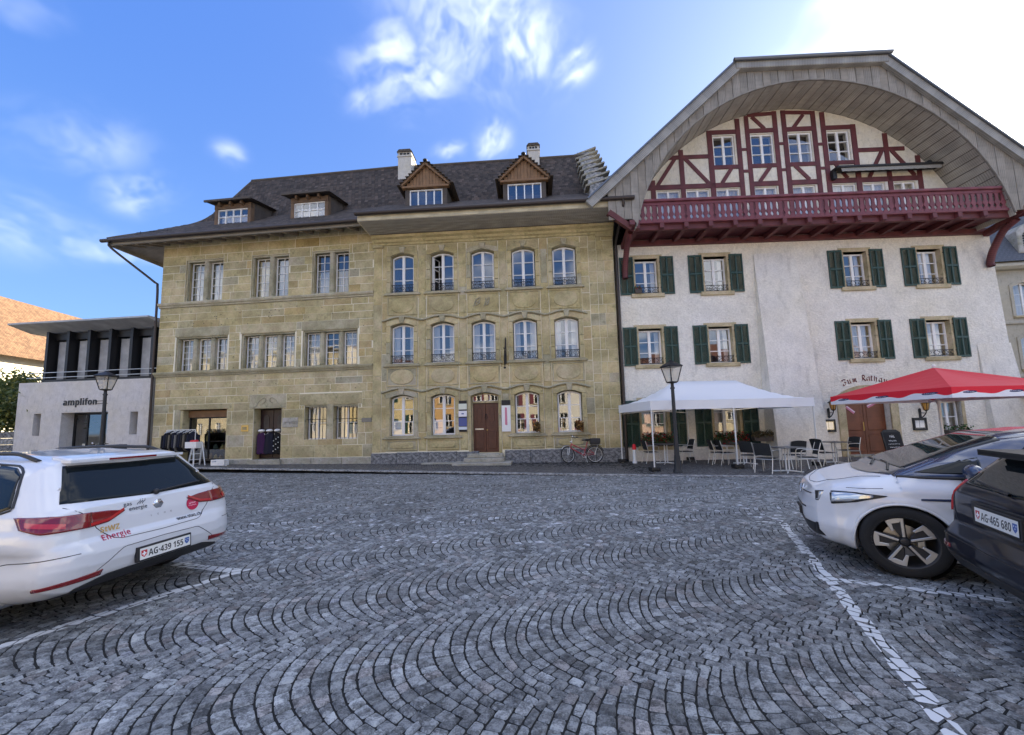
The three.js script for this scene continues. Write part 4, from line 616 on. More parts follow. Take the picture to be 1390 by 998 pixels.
  { const [a, b, c, d] = small, w = sub('window', root); casement(w, { x0: a, x1: b, y0: c, y1: d, z: -0.25, cols: 2, rows: 2, seed: 230 }); mesh('window_surround', [box(a - 0.12, a, c, d, -0.4, 0.02), box(b, b + 0.12, c, d, -0.4, 0.02)], M.sill, w); }
  // inn door
  const dr = sub('door', root), sur = horseshoe(arched(13.08, 15.46, 0.0, 2.84, 0.42), arched(13.38, 15.16, 0.0, 2.62, 0.35)); mesh('door_surround', slab(sur, -0.02, 0.05), M.sill, dr);
  for (const s of [0, 1]) { const x0 = s ? 14.275 : 13.4, x1 = s ? 15.14 : 14.265, leaf = mesh('door_leaf', box(x0, x1, 0.02, 2.5, -0.3, -0.22, 0.01), M.doorOrange, dr); for (const [y0, y1] of [[0.15, 0.85], [1.0, 2.35]]) mesh('door_panel', box(x0 + 0.1, x1 - 0.1, y0, y1, -0.22, -0.205, 0.03), M.doorOrange, leaf); }
  mesh('door_pull', rod([14.2, 1.0, -0.17], [14.2, 1.35, -0.17], 0.014), M.brass, dr); mesh('threshold', box(13.3, 15.25, -0.05, 0.06, -0.3, 0.3, 0.015), M.plinthPale, dr);
  mesh('base_course', [box(L, 10.1, -0.1, 0.42, -0.1, 0.03, 0.01), box(12.12, 13.06, -0.1, 0.42, -0.1, 0.03, 0.01), box(15.48, 18.88, -0.1, 0.42, -0.1, 0.03, 0.01)], M.stuccoFine, root);
  // gable wall with timber frame
  const gp = [[CX0 - Math.sqrt(AR * AR - (9.1 - AY) ** 2), 9.1], [CX0 + Math.sqrt(AR * AR - (9.1 - AY) ** 2), 9.1]]; for (let k = 0; k <= 40; k++) { const a = Math.asin((9.1 - AY) / AR), t = lerp(a, Math.PI - a, k / 40); gp.push([CX0 + AR * Math.cos(t), AY + AR * Math.sin(t)]); }
  const gwin = [[9.0, 9.92], [10.63, 11.6], [12.23, 13.22], [13.89, 14.82]].map(([a, b]) => [a, b, 12.5, 13.9]), rwin = [[6.45, 7.45], [7.71, 8.7], [8.98, 9.98], [10.61, 11.56], [12.22, 13.17], [13.85, 14.87], [15.16, 16.08], [16.45, 17.34]].map(([a, b]) => [a, b, 9.9, 11.46]);
  const gable = mesh('gable_wall', slab(gp, -0.3, 0.0, [...gwin, ...rwin].map((r) => rect(...r))), M.infill, root);
  const beam = (a, b, w = 0.2) => { const tx = Math.hypot(b[0] - a[0], b[1] - a[1]), nx = -(b[1] - a[1]) / tx * w / 2, ny = (b[0] - a[0]) / tx * w / 2; const g = slab([[a[0] - nx, a[1] - ny], [b[0] - nx, b[1] - ny], [b[0] + nx, b[1] + ny], [a[0] + nx, a[1] + ny]], -0.1, 0.03 + beam.n++ % 5 * 0.002, [], 0.006); mesh('timber', g, M.redWood, gable); }; beam.n = 0;
  for (const [u, w] of [[6.3, 0.2], [7.58, 0.2], [8.86, 0.22], [10.1, 0.2], [10.5, 0.18], [11.72, 0.2], [12.1, 0.2], [13.36, 0.2], [13.75, 0.2], [15.0, 0.22], [16.3, 0.2], [17.55, 0.2]]) beam([u, 9.2], [u, Math.min(arch(u) - 0.05, [8.86, 15.0].includes(u) ? 14.15 : 20)], w);
  beam([6.0, 11.6], [10.0, 11.6], 0.22); for (const [a, b] of [[10.55, 11.65], [12.15, 13.3], [13.8, 17.6]]) beam([a, 11.6], [b, 11.6], 0.22);
  beam([5.5, 11.75], [6.2, 11.75], 0.16); beam([7.0, 12.95], [8.78, 12.95], 0.18); beam([15.1, 12.95], [17.05, 12.95], 0.18);
  for (const [a, b] of [[8.9, 10.05], [10.55, 11.65], [12.15, 13.3], [13.8, 14.95]]) { beam([a, 12.42], [b, 12.42], 0.18); beam([a, 14.04], [b, 14.04], 0.2); }
  beam([10.55, 14.78], [11.65, 14.82], 0.16); beam([12.15, 14.84], [13.3, 14.78], 0.16); for (const [u, h] of [[10.3, 12.2], [10.3, 13.2], [11.91, 12.2], [11.91, 13.4], [13.55, 12.2], [13.55, 13.3]]) beam([u - 0.12, h], [u + 0.12, h], 0.12);
  for (const [a, b] of [[[6.5, 11.7], [7.3, 12.88]], [[7.75, 12.88], [8.7, 11.7]], [[9.25, 11.7], [9.7, 12.36]], [[10.85, 11.7], [11.35, 12.36]], [[12.4, 12.36], [12.95, 11.7]], [[14.1, 12.36], [14.55, 11.7]], [[10.75, 14.7], [11.25, 14.12]], [[12.5, 14.12], [12.95, 14.7]], [[15.45, 11.7], [16.1, 12.88]], [[16.5, 12.88], [17.35, 11.7]]]) beam(a, b, 0.16);
  gwin.forEach(([a, b, c, d], i) => { const w = sub('window', root); casement(w, { x0: a, x1: b, y0: c, y1: d, z: -0.12, cols: 2, rows: 3, edge: 0.06, mid: 0.1, seed: 240 + i }); });
  rwin.forEach(([a, b, c, d], i) => { const w = sub('window', root); casement(w, { x0: a, x1: b, y0: c, y1: d, z: -0.12, cols: 2, rows: 3, edge: 0.05, mid: 0.09, seed: 250 + i }); mesh('curtain', drape(a, b, c, d, -0.28, 8), M.curtain, w); });
  // arched soffit boards
  const sf = sub('arched_soffit', root), nB = 60, a0 = 0.19, RS = rng(61);
  for (let k = 0; k < nB; k++) { const t0 = lerp(a0, Math.PI - a0, k / nB) + 0.0016, t1 = lerp(a0, Math.PI - a0, (k + 1) / nB) - 0.0016, r0 = AR + (k % 2) * 0.014, p = (t, r, z) => [CX0 + r * Math.cos(t), AY + r * Math.sin(t), z]; mesh('soffit_board', quads([[p(t0, r0, 0.0), p(t0, r0, 1.42), p(t1, r0, 1.42), p(t1, r0, 0.0)].reverse(), [p(t0, r0 + 0.03, 0), p(t0, r0, 0), p(t0, r0, 1.42), p(t0, r0 + 0.03, 1.42)], [p(t1, r0, 0), p(t1, r0 + 0.03, 0), p(t1, r0 + 0.03, 1.42), p(t1, r0, 1.42)], [p(t0, r0 + 0.03, 1.42), p(t0, r0, 1.42), p(t1, r0, 1.42), p(t1, r0 + 0.03, 1.42)], [p(t0, r0 + 0.03, 0), p(t0, r0 + 0.03, 1.42), p(t1, r0 + 0.03, 1.42), p(t1, r0 + 0.03, 0)]]), SOFFIT[Math.floor(RS() * 4)], sf); }
  // vertical boards of the gable front
  const gf = sub('gable_boarding', root); for (let u = 3.98, k = 0; u < 20.5; u += 0.305, k++) { const e = u + 0.293, bot = (x) => (Math.abs(x - CX0) < AR - 0.14 ? Math.max(9.25, arch(x)) : x < CX0 ? 9.45 : 9.25), top = (x) => roofH(x) - 0.16, pts = [[u, Math.min(bot(u), top(u) - 0.02)], [(u + e) / 2, Math.min(bot((u + e) / 2), top((u + e) / 2) - 0.02)], [e, Math.min(bot(e), top(e) - 0.02)], [e, top(e)], [u, top(u)]]; mesh('gable_board', slab(pts, 1.42, 1.452 + (k % 2) * 0.012, [], 0.007), GREYWOOD[Math.floor(RS() * 4)], gf); }
  mesh('arch_edge', (() => { const g = []; for (let k = 0; k < 36; k++) { const t0 = lerp(0.2, Math.PI - 0.2, k / 36), t1 = lerp(0.2, Math.PI - 0.2, (k + 1) / 36); g.push(bar([CX0 + AR * Math.cos(t0), AY + AR * Math.sin(t0) + 0.02, 1.44], [CX0 + AR * Math.cos(t1), AY + AR * Math.sin(t1) + 0.02, 1.44], 0.05, 0.06)); } return g; })(), GREYWOOD[1], gf);
  // roof: two slopes and a half-hip over the gable
  const z1 = 1.62, zb = -13, rf = mesh('roof', quads([[[3.2, 10.2, z1], [9.35, 15.78, z1], [12.2, 18.46, -1.2], [12.2, 18.46, zb]], [[3.2, 10.25, z1], [12.2, 18.46, zb], [3.2, 10.25, zb]], [[21.2, 10.25, z1], [12.2, 18.46, -1.2], [15.05, 15.86, z1]], [[21.2, 10.25, z1], [21.2, 10.25, zb], [12.2, 18.46, zb], [12.2, 18.46, -1.2]], [[9.35, 15.86, z1], [15.05, 15.86, z1], [12.2, 18.46, -1.2]], [[3.2, 10.25, zb], [12.2, 18.46, zb], [21.2, 10.25, zb]]]), M.roofDeck, root);
  mat('rake', [0.40, 0.385, 0.35], { map: 'wood', ms: 1, roughness: 0.6 });
  mesh('verge_board', [bar([3.2, 10.04, 1.55], [9.4, 15.65, 1.55], 0.34, 0.16), bar([15.05, 15.65, 1.55], [21.2, 10.04, 1.55], 0.34, 0.16), box(9.25, 15.2, 15.45, 15.76, 1.46, 1.66, 0.02)], M.rake, rf);
  for (const g of [bar([3.15, 10.24, 1.58], [9.35, 15.86, 1.58], 0.06, 0.24), bar([15.08, 15.86, 1.58], [21.2, 10.26, 1.58], 0.06, 0.24)]) mesh('verge_cap', g, M.pipeGrey, rf);
  mesh('hip_gutter', tube([[9.15, 15.76, 1.72], [12, 15.78, 1.72], [15.3, 15.8, 1.72]], 0.07, 24, 8), M.pipeGrey, rf);
  mesh('roof_underlay', quads([[[3.2, 10.2, 1.4], [3.2, 10.2, -0.3], [9.3, 15.7, -0.3], [9.3, 15.7, 1.4]], [[9.3, 15.72, 1.4], [9.3, 15.72, -0.3], [15.1, 15.72, -0.3], [15.1, 15.72, 1.4]], [[15.1, 15.7, 1.4], [15.1, 15.7, -0.3], [21.2, 10.2, -0.3], [21.2, 10.2, 1.4]]]), M.oldWood, rf);
  // balcony
  const bal = sub('balcony', root), b0 = 5.0, b1 = 19.25; mesh('handrail', box(b0, b1, 10.16, 10.27, 1.24, 1.42, 0.02), M.redRail, bal); mesh('bottom_rail', box(b0, b1, 9.3, 9.4, 1.27, 1.37, 0.015), M.redRail, bal); mesh('upper_rail', box(b0, b1, 10.04, 10.15, 1.29, 1.35), M.redRail, bal);
  const pitch = 0.222, bw = 0.1; for (let u = b0 + 0.12; u < b1 - 0.08; u += pitch) mesh('baluster', slab([[-bw, 9.36], [bw, 9.36], [bw, 9.46], [bw * 0.55, 9.5], [bw * 0.5, 9.56], [bw * 0.95, 9.62], [bw, 9.68], [bw * 0.62, 9.76], [bw * 0.55, 9.9], [bw * 0.7, 9.98], [bw, 10.02], [bw, 10.1], [-bw, 10.1], [-bw, 10.02], [-bw * 0.7, 9.98], [-bw * 0.55, 9.9], [-bw * 0.62, 9.76], [-bw, 9.68], [-bw * 0.95, 9.62], [-bw * 0.5, 9.56], [-bw * 0.55, 9.5], [-bw, 9.46]].map(([x, y]) => [x + u, y]), 1.3, 1.335), M.redRail, bal);
  for (let u = b0 + 0.1, k = 0; u < b1; u += 0.945, k++) mesh('joist', bar([u, 9.14, 0.0], [u, 9.2, 1.38], 0.16, 0.2), M.redWood, bal);
  for (let z = 0.02, k = 0; z < 1.24; z += 0.138, k++) mesh('floor_board', box(b0 - 0.1, b1 + 0.1, 9.27 + (k % 2) * 0.003, 9.31, z, z + 0.13), M.redWood, bal);
  mesh('wall_beam', box(4.86, 20.1, 8.98, 9.2, 0.0, 0.17, 0.02), M.redWood, bal); mesh('edge_beam', box(b0 - 0.15, b1 + 0.15, 9.08, 9.28, 1.12, 1.24, 0.015), M.redWood, bal);
  for (const [u, s] of [[4.86, -1], [19.75, 1]]) { mesh('bracket', [bar([u, 8.95, 0.1], [u, 9.3, 1.5], 0.2, 0.22), tube([[u, 7.55, 0.16], [u, 7.75, 0.14], [u, 8.2, 0.3], [u, 8.8, 0.7], [u, 9.05, 1.15]], 0.12, 24, 6), bar([u, 9.15, 1.3], [u + s * 0.9, 9.75, 1.45], 0.2, 0.2)], M.redWood, bal); mesh('bracket_cap', ball(u, 8.55, 0.55, 0.06), M.alu, bal); }
  // rolled awning above the balcony
  const aw = sub('awning', root); mesh('cassette', box(13.83, 18.2, 11.93, 12.03, 0.03, 0.42, 0.015), M.black, aw); const vp = [[14.0, 11.95], [18.1, 11.95]]; for (let u = 18.1; u > 14.0; u -= 0.14) vp.push([u, 11.76 + 0.035 * Math.abs(Math.sin((u - 14) * 11.2))]); mat('canvas', [0.66, 0.64, 0.58], { map: 'weave', ms: 6 }); mesh('valance', slab(vp, 0.36, 0.372), M.canvas, aw); mesh('awning_bracket', [box(13.8, 13.95, 11.6, 11.95, 0.02, 0.2), ball(17.8, 12.13, 0.2, 0.09, 1, 1.2, 1)], M.black, aw);
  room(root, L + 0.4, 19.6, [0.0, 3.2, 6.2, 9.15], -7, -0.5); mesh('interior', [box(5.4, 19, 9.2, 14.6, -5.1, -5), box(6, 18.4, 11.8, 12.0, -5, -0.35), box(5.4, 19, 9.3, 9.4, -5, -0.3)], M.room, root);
  // painted inscription over the door: broad-nib letters on an arc
  const cv = document.createElement('canvas'); cv.width = 1024; cv.height = 384; const cx = cv.getContext('2d'); cx.clearRect(0, 0, 1024, 384); cx.fillStyle = '#5e1b21';
  const glyph = { Z: [[[0, 8], [3, 9], [6, 8], [3, 5], [5, 4], [4, 1], [1, 0], [0, 2]], [[0, 9], [1, 7]]], u: [[[0, 6], [1, 5], [1, 1], [2, 0], [4, 2]], [[4, 6], [4, 1], [5, 0]]], m: [[[0, 5], [1, 6], [1, 0]], [[1, 4], [3, 6], [3, 0]], [[3, 4], [5, 6], [5, 1], [6, 0]]], R: [[[0, 7], [2, 9], [2, 1], [0, 0]], [[2, 9], [5, 8], [5, 5], [2, 4]], [[3, 4], [5, 1], [7, 0]], [[0, 4], [1, 5]]], a: [[[4, 6], [1, 5], [0, 3], [1, 0], [4, 2]], [[4, 6], [4, 1], [5, 0]]], t: [[[1, 8], [1, 1], [2, 0], [3, 1]], [[0, 6], [3, 6]]], h: [[[1, 9], [0, 8], [0, 0]], [[0, 4], [2, 6], [3, 5], [3, 0], [2, -2]]], s: [[[3, 6], [1, 6], [0, 4], [3, 2], [2, 0], [0, 0]]] }, adv = { Z: 8, u: 7, m: 8, R: 9, a: 7, t: 5, h: 6, s: 5, ' ': 5 };
  const total = [...'Zum Rathaus'].reduce((s, c) => s + adv[c], 0); let at = 0; const sc = 13;
  for (const ch of 'Zum Rathaus') { const t = (at + adv[ch] / 2) / total - 0.5, px = 512 + t * 960, py = 235 + 420 * t * t; cx.save(); cx.translate(px, py); cx.rotate(t * 0.55); for (const line of glyph[ch] ?? []) for (let i = 0; i + 1 < line.length; i++) { const [x0, y0] = line[i], [x1, y1] = line[i + 1], q = 9; cx.beginPath(); cx.moveTo((x0 - 3) * sc - q, -y0 * sc + q); cx.lineTo((x0 - 3) * sc + q, -y0 * sc - q); cx.lineTo((x1 - 3) * sc + q, -y1 * sc - q); cx.lineTo((x1 - 3) * sc - q, -y1 * sc + q); cx.closePath(); cx.fill(); } cx.restore(); at += adv[ch]; }
  const ct = new THREE.CanvasTexture(cv); ct.colorSpace = THREE.SRGBColorSpace; const im = new THREE.MeshStandardMaterial({ map: ct, transparent: true, alphaTest: 0.4, roughness: 0.9 }); im.name = 'inscription';
  mesh('inscription', new THREE.PlaneGeometry(2.05, 0.769).translate(14.36, 3.1, 0.006), im, wall);
  rebase(root, 12.3);
}
/* ---------- neighbours ---------- */
mat('ampWall', [0.66, 0.635, 0.62], { map: 'stucco', ms: 0.5, bump: 'rough', bs: 3, bscale: 0.002, roughness: 0.9 });
mat('darkMetal', [0.02, 0.02, 0.022], { roughness: 0.4, metalness: 0.4 });
mat('slabGrey', [0.45, 0.46, 0.47], { map: 'tint', roughness: 0.6 });
const font = await new FontLoader().loadAsync('fonts/droid/droid_sans_bold.typeface.json');
const fontR = await new FontLoader().loadAsync('fonts/droid/droid_sans_regular.typeface.json');
function lettering(s, size, depth = 0.02, f = font) { const g = new TextGeometry(s, { font: f, size, depth, curveSegments: 4, bevelEnabled: false }); g.computeBoundingBox(); return plain(g); }
{
  const root = facade('A', 'flat_roofed_shop', 'low white shop with flat roof slab and dark-framed glass upper storey', 'shop'), U0 = -23.64, U1 = -16.56;
  const doorR = [-21.2, -18.75, 0, 2.66], slits = [[-22.68, -22.28, 1.62, 2.66], [-17.6, -17.2, 1.58, 2.62]];
  mesh('wall', [slab(rect(U0, U1, -0.1, 4.14), -0.6, 0, [doorR, ...slits].map((r) => rect(...r))), box(U0, U0 + 0.3, -0.1, 4.14, -9, -0.6), box(U0, U1, 4.0, 4.14, -9, -0.6)], M.ampWall, root);
  slits.forEach(([a, b, c, d]) => { const w = sub('slit_window', root); mesh('pane', box(a, b, c, d, -0.5, -0.46), M.glass, w); mesh('frame', slab(rect(a, b, c, d), -0.47, -0.43, [rect(a + 0.03, b - 0.03, c + 0.03, d - 0.03)]), M.darkMetal, w); });
  const e = sub('entrance', root); mesh('frame', slab(rect(-21.2, -18.75, 0, 2.66), -0.56, -0.5, [rect(-21.1, -20.5, 0.1, 2.56), rect(-20.42, -19.6, 0.05, 2.56), rect(-19.52, -18.85, 0.1, 2.56)]), M.darkMetal, e); for (const [x, w] of [[-20.8, 0.6], [-20.0, 0.82], [-19.2, 0.66]]) mesh('pane', new THREE.PlaneGeometry(w, 2.5).translate(x, 1.32, -0.53), M.glass, e);
  mat('poster', [0.75, 0.72, 0.62], {}); mesh('poster', [box(-19.3, -19.0, 1.5, 1.95, -0.58, -0.575), box(-20.75, -20.55, 0.9, 1.2, -0.58, -0.575)], M.poster, e);
  const up = sub('upper_storey', root), z = -0.5; mesh('back_glazing_frame', [box(-22.9, U1, 4.14, 4.3, z - 0.3, z + 0.2), box(-22.9, U1, 6.3, 6.62, z - 0.3, z - 0.05)], M.darkMetal, up);
  for (let k = 0; k < 6; k++) { const x = -22.85 + k * 1.15; mesh('fin', box(x, x + 0.14, 4.2, 6.66, z - 0.3, z + 0.2), M.darkMetal, up); mesh('mullion', box(x + 0.12, x + 0.36, 4.3, 6.3, z - 0.3, z - 0.2), M.darkMetal, up); mesh('pane', new THREE.PlaneGeometry(0.8, 2.0).translate(x + 0.72, 5.3, z - 0.2), M.glass, up); mesh('painted_reflection', box(x + 0.26, x + 0.7, 4.3, 6.22, z - 0.19, z - 0.15), M.slabGrey, up); }  // opaque pale strip before each pane paints in the reflecting part of the glass
  mesh('rail', [rod([-23.5, 4.62, z + 0.34], [U1, 4.62, z + 0.34], 0.02), rod([-23.5, 4.38, z + 0.34], [U1, 4.38, z + 0.34], 0.02)], M.alu, up); mesh('upper_back', [box(-22.9, U1, 4.2, 6.6, -4, -3.8), box(-22.95, -22.88, 4.2, 6.6, -4, z)], M.room, up);
  mesh('roof_slab', prismX([[0.45, 6.88], [0.44, 6.96], [-9, 6.98], [-9, 6.64], [-0.4, 6.64]], -23.9, U1 + 0.06), M.slabGrey, root);
  mesh('lettering', lettering('amplifon', 0.3).translate(-21.15, 3.0, 0.004), M.darkMetal, root); mesh('lettering', [box(-19.45, -18.85, 3.15, 3.175, 0.004, 0.02), box(-19.4, -18.8, 3.03, 3.055, 0.004, 0.02)], M.darkMetal, root);
  mesh('interior', [box(U0 + 0.3, U1, 0, 0.05, -6, -0.6), box(U0 + 0.3, U1, 0, 4, -6.1, -6)], M.room, root);
  rebase(root, -20.1);
}
// plain houses with built windows; front towards local +z, origin at the middle of the front's base
function plainHouse(name, label, [x, y, z], turn, { w, h, deep = 9, color, roof, roofH = 4, cols, rows, ww = 1.0, wh = 1.55, y0 = 1.0, group, shutters, gable }) {
  const t = thing(name, label, 'house', [x, y, z], turn, group), wm = mat('wall_' + t.name, color, { map: 'stucco', ms: 0.4, roughness: 0.9 }), rm = mat('roof_' + t.name, roof, { map: 'grain', ms: 3, roughness: 0.85 }), rects = [], sh = (h - y0 - 0.5) / rows;
  for (let r = 0; r < rows; r++) for (let c = 0; c < cols; c++) { const cx = -w / 2 + (c + 0.5) * w / cols, b = y0 + r * sh; rects.push([cx - ww / 2, cx + ww / 2, b, b + Math.min(wh, sh - 0.6)]); }
  mesh('wall', [slab(rect(-w / 2, w / 2, -0.2, h), -0.4, 0, rects.map((q) => rect(...q))), box(-w / 2, -w / 2 + 0.3, -0.2, h, -deep, -0.4), box(w / 2 - 0.3, w / 2, -0.2, h, -deep, -0.4), box(-w / 2, w / 2, -0.2, h, -deep - 0.3, -deep)], wm, t);
  rects.forEach((q, i) => { const g = sub('window', t); casement(g, { x0: q[0], x1: q[1], y0: q[2], y1: q[3], z: -0.2, cols: 2, rows: 2, edge: 0.07, mid: 0.1, seed: i }); mesh('sill', box(q[0] - 0.1, q[1] + 0.1, q[2] - 0.1, q[2], -0.2, 0.08), M.sill, g); if (shutters) mesh('shutter', [box(q[0] - ww * 0.52, q[0] - 0.04, q[2], q[3], 0.01, 0.05), box(q[1] + 0.04, q[1] + ww * 0.52, q[2], q[3], 0.01, 0.05)], shutters, g); });
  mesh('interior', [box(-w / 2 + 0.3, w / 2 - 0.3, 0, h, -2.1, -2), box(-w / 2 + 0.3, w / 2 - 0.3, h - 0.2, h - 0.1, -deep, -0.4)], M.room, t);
  const e = 0.7, m = -deep / 2; mesh('roof', gable ? quads([[[-w / 2 - e, h - 0.3, 0.6], [0, h + roofH, 0.6], [0, h + roofH, -deep - 0.6], [-w / 2 - e, h - 0.3, -deep - 0.6]].reverse(), [[w / 2 + e, h - 0.3, 0.6], [0, h + roofH, 0.6], [0, h + roofH, -deep - 0.6], [w / 2 + e, h - 0.3, -deep - 0.6]], [[-w / 2, h, -0.02], [w / 2, h, -0.02], [0, h + roofH - 0.3, -0.02]]]) : quads([[[-w / 2 - 0.2, h - 0.35, e], [w / 2 + 0.2, h - 0.35, e], [w / 2 + 0.2, h + roofH, m], [-w / 2 - 0.2, h + roofH, m]], [[w / 2 + 0.2, h - 0.35, -deep - e], [-w / 2 - 0.2, h - 0.35, -deep - e], [-w / 2 - 0.2, h + roofH, m], [w / 2 + 0.2, h + roofH, m]], [[-w / 2, h, 0], [-w / 2, h, -deep], [-w / 2, h + roofH - 0.1, m]].reverse(), [[w / 2, h, 0], [w / 2, h, -deep], [w / 2, h + roofH - 0.1, m]]]), rm, t);
  mesh('cornice', box(-w / 2 - 0.05, w / 2 + 0.05, h - 0.3, h - 0.02, -0.1, 0.16, 0.05), M.cream, t);
  return t;
}
// the sunlit side of the square, behind the photographer: it lights and mirrors in the house fronts
const across = 'houses on the sunlit side of the square';
[['tall cream house across the square', -44, 27, [0.72, 0.62, 0.42], 13.4, 0.9, 8, 4], ['pale yellow house across the square', -23.2, 14.2, [0.74, 0.60, 0.33], 9.2, 2.2, 5, 2], ['orange rendered house across the square', -13.0, 5.9, [0.68, 0.42, 0.18], 8.0, 2.0, 3, 2], ['ivory house with red shutters across the square', -4.6, 10.6, [0.75, 0.68, 0.54], 7.4, 2.0, 4, 2], ['white corner house across the square', 6.4, 11.2, [0.78, 0.74, 0.66], 7.8, 2.2, 4, 2], ['rose rendered house across the square', 18.0, 11.6, [0.68, 0.47, 0.36], 8.4, 2.3, 4, 2], ['long buff house across the square', 33.5, 18.6, [0.70, 0.60, 0.42], 9.0, 2.4, 6, 2]].forEach(([label, x, w, color, h, roofH, cols, rows], i) => plainHouse('townhouse', label, [x, 0, 16.5 + (i % 3) * 0.4], Math.PI, { w, h, color, roof: [0.22, 0.085, 0.05], cols, rows, roofH, y0: 1.1, wh: 1.8, group: across, shutters: i === 3 ? M.redRail : i % 2 ? M.shutter : null }));
// far left: tiled house in the sun, garden wall and tree
{
  const t = plainHouse('tiled_house', 'sunlit cream house with orange tiled roof behind the low shop', [-38.5, 0, -33], Math.PI / 2 + 0.12, { w: 22, h: 8.0, deep: 9, color: [0.72, 0.66, 0.52], roof: [0.30, 0.17, 0.09], roofH: 5.4, cols: 7, rows: 2, y0: 1.2 });
  const g = new THREE.InstancedMesh(tileGeo, TILES, 8000), o = new THREE.Object3D(), R = rng(12), c = new THREE.Color(); g.name = 'roof_tiles'; g.userData.kind = 'stuff'; let n = 0; for (let r = 0; r < 40; r++) for (let i = 0; i < 122; i++) { const k = r / 40, h = lerp(7.66, 13.3, k), z = lerp(0.7, -4.4, k); o.position.set(-10.9 + i * 0.178, h + 0.03, z + 0.02); o.rotation.set(Math.atan2(5.7, 5.1) - Math.PI / 2 + 0.04, 0, 0); o.updateMatrix(); const b = 0.7 + R() * 0.6; g.setMatrixAt(n, o.matrix); g.setColorAt(n++, c.setRGB(0.30 * b, 0.165 * b, 0.085 * b)); } g.count = n; t.getObjectByName('roof').add(g);
  const b = thing('gabled_house', 'grey house end with steep brown gable behind the tiled house', 'house', [-33.6, 0, -39], 0.5); mesh('wall', slab([[-3, 0], [3, 0], [3, 9.6], [0, 13.2], [-3, 9.6]], -6, 0), M.slabGrey, b); mesh('roof', quads([[[-3.4, 9.3, 0.3], [0, 13.5, 0.3], [0, 13.5, -6], [-3.4, 9.3, -6]].reverse(), [[3.4, 9.3, 0.3], [0, 13.5, 0.3], [0, 13.5, -6], [3.4, 9.3, -6]]]), mat('gabledRoof', [0.2, 0.1, 0.06], { map: 'grain', ms: 3 }), b);
  const w = thing('garden_wall', 'low grey block wall left of the white shop', 'wall', [-25.6, 0, -18.6], -0.09), RW = rng(3); for (let r = 0; r < 6; r++) for (let k = 0; k < 9; k++) mesh('block', box(-1.9 + k * 0.42 + (r % 2) * 0.2, -1.9 + k * 0.42 + (r % 2) * 0.2 + 0.4, r * 0.31, r * 0.31 + 0.295, -0.3, RW() * 0.02, 0.015), r % 2 ? M.plinth : M.kerb, w);
}
function tree(name, label, pos, { h, r, trunk, leaves, seed, tones }) {
  const t = thing(name, label, 'tree', pos), R = rng(seed), limbs = [rod([0, 0, 0], [0.05, trunk, 0.02], 0.13, 0.09, 8)], ends = []; for (let k = 0; k < 12; k++) { const a = R() * 6.28, e = [Math.cos(a) * r * (0.3 + R() * 0.5), trunk + (h - trunk) * (0.15 + R() * 0.75), Math.sin(a) * r * (0.3 + R() * 0.5)]; limbs.push(rod([0.04, trunk * (0.7 + R() * 0.3), 0], e, 0.05, 0.012, 6)); ends.push(e); } mesh('trunk', limbs, M.oldWood, t);
  const leaf = quads([[[-0.5, 0, 0], [0, -0.22, 0.06], [0.5, 0, 0], [0, 0.22, 0.06]]]), m = new THREE.InstancedMesh(leaf, mat('leaf_' + t.name, [1, 1, 1], { physical: true, roughness: 0.7, transmission: 0.35, thickness: 0, side: THREE.DoubleSide }), leaves), o = new THREE.Object3D(), c = new THREE.Color(); m.name = 'crown'; m.userData.kind = 'stuff';
  for (let i = 0; i < leaves; i++) { const e = ends[Math.floor(R() * ends.length)], s = r * 0.42; o.position.set(e[0] + (R() + R() + R() - 1.5) * s, e[1] + (R() + R() + R() - 1.5) * s * 0.8, e[2] + (R() + R() + R() - 1.5) * s); o.rotation.set(R() * 6, R() * 6, R() * 6); o.scale.setScalar(0.15 + R() * 0.13); o.updateMatrix(); m.setMatrixAt(i, o.matrix); const k = tones[Math.floor(R() * tones.length)]; m.setColorAt(i, c.setRGB(...k)); } t.add(m);
}
tree('garden_tree', 'leafy green tree beside the white shop', [-25.0, 0, -20.2], { h: 5.4, r: 2.1, trunk: 1.6, leaves: 7000, seed: 8, tones: [[0.12, 0.16, 0.035], [0.09, 0.13, 0.03], [0.22, 0.22, 0.04], [0.06, 0.1, 0.025]] });
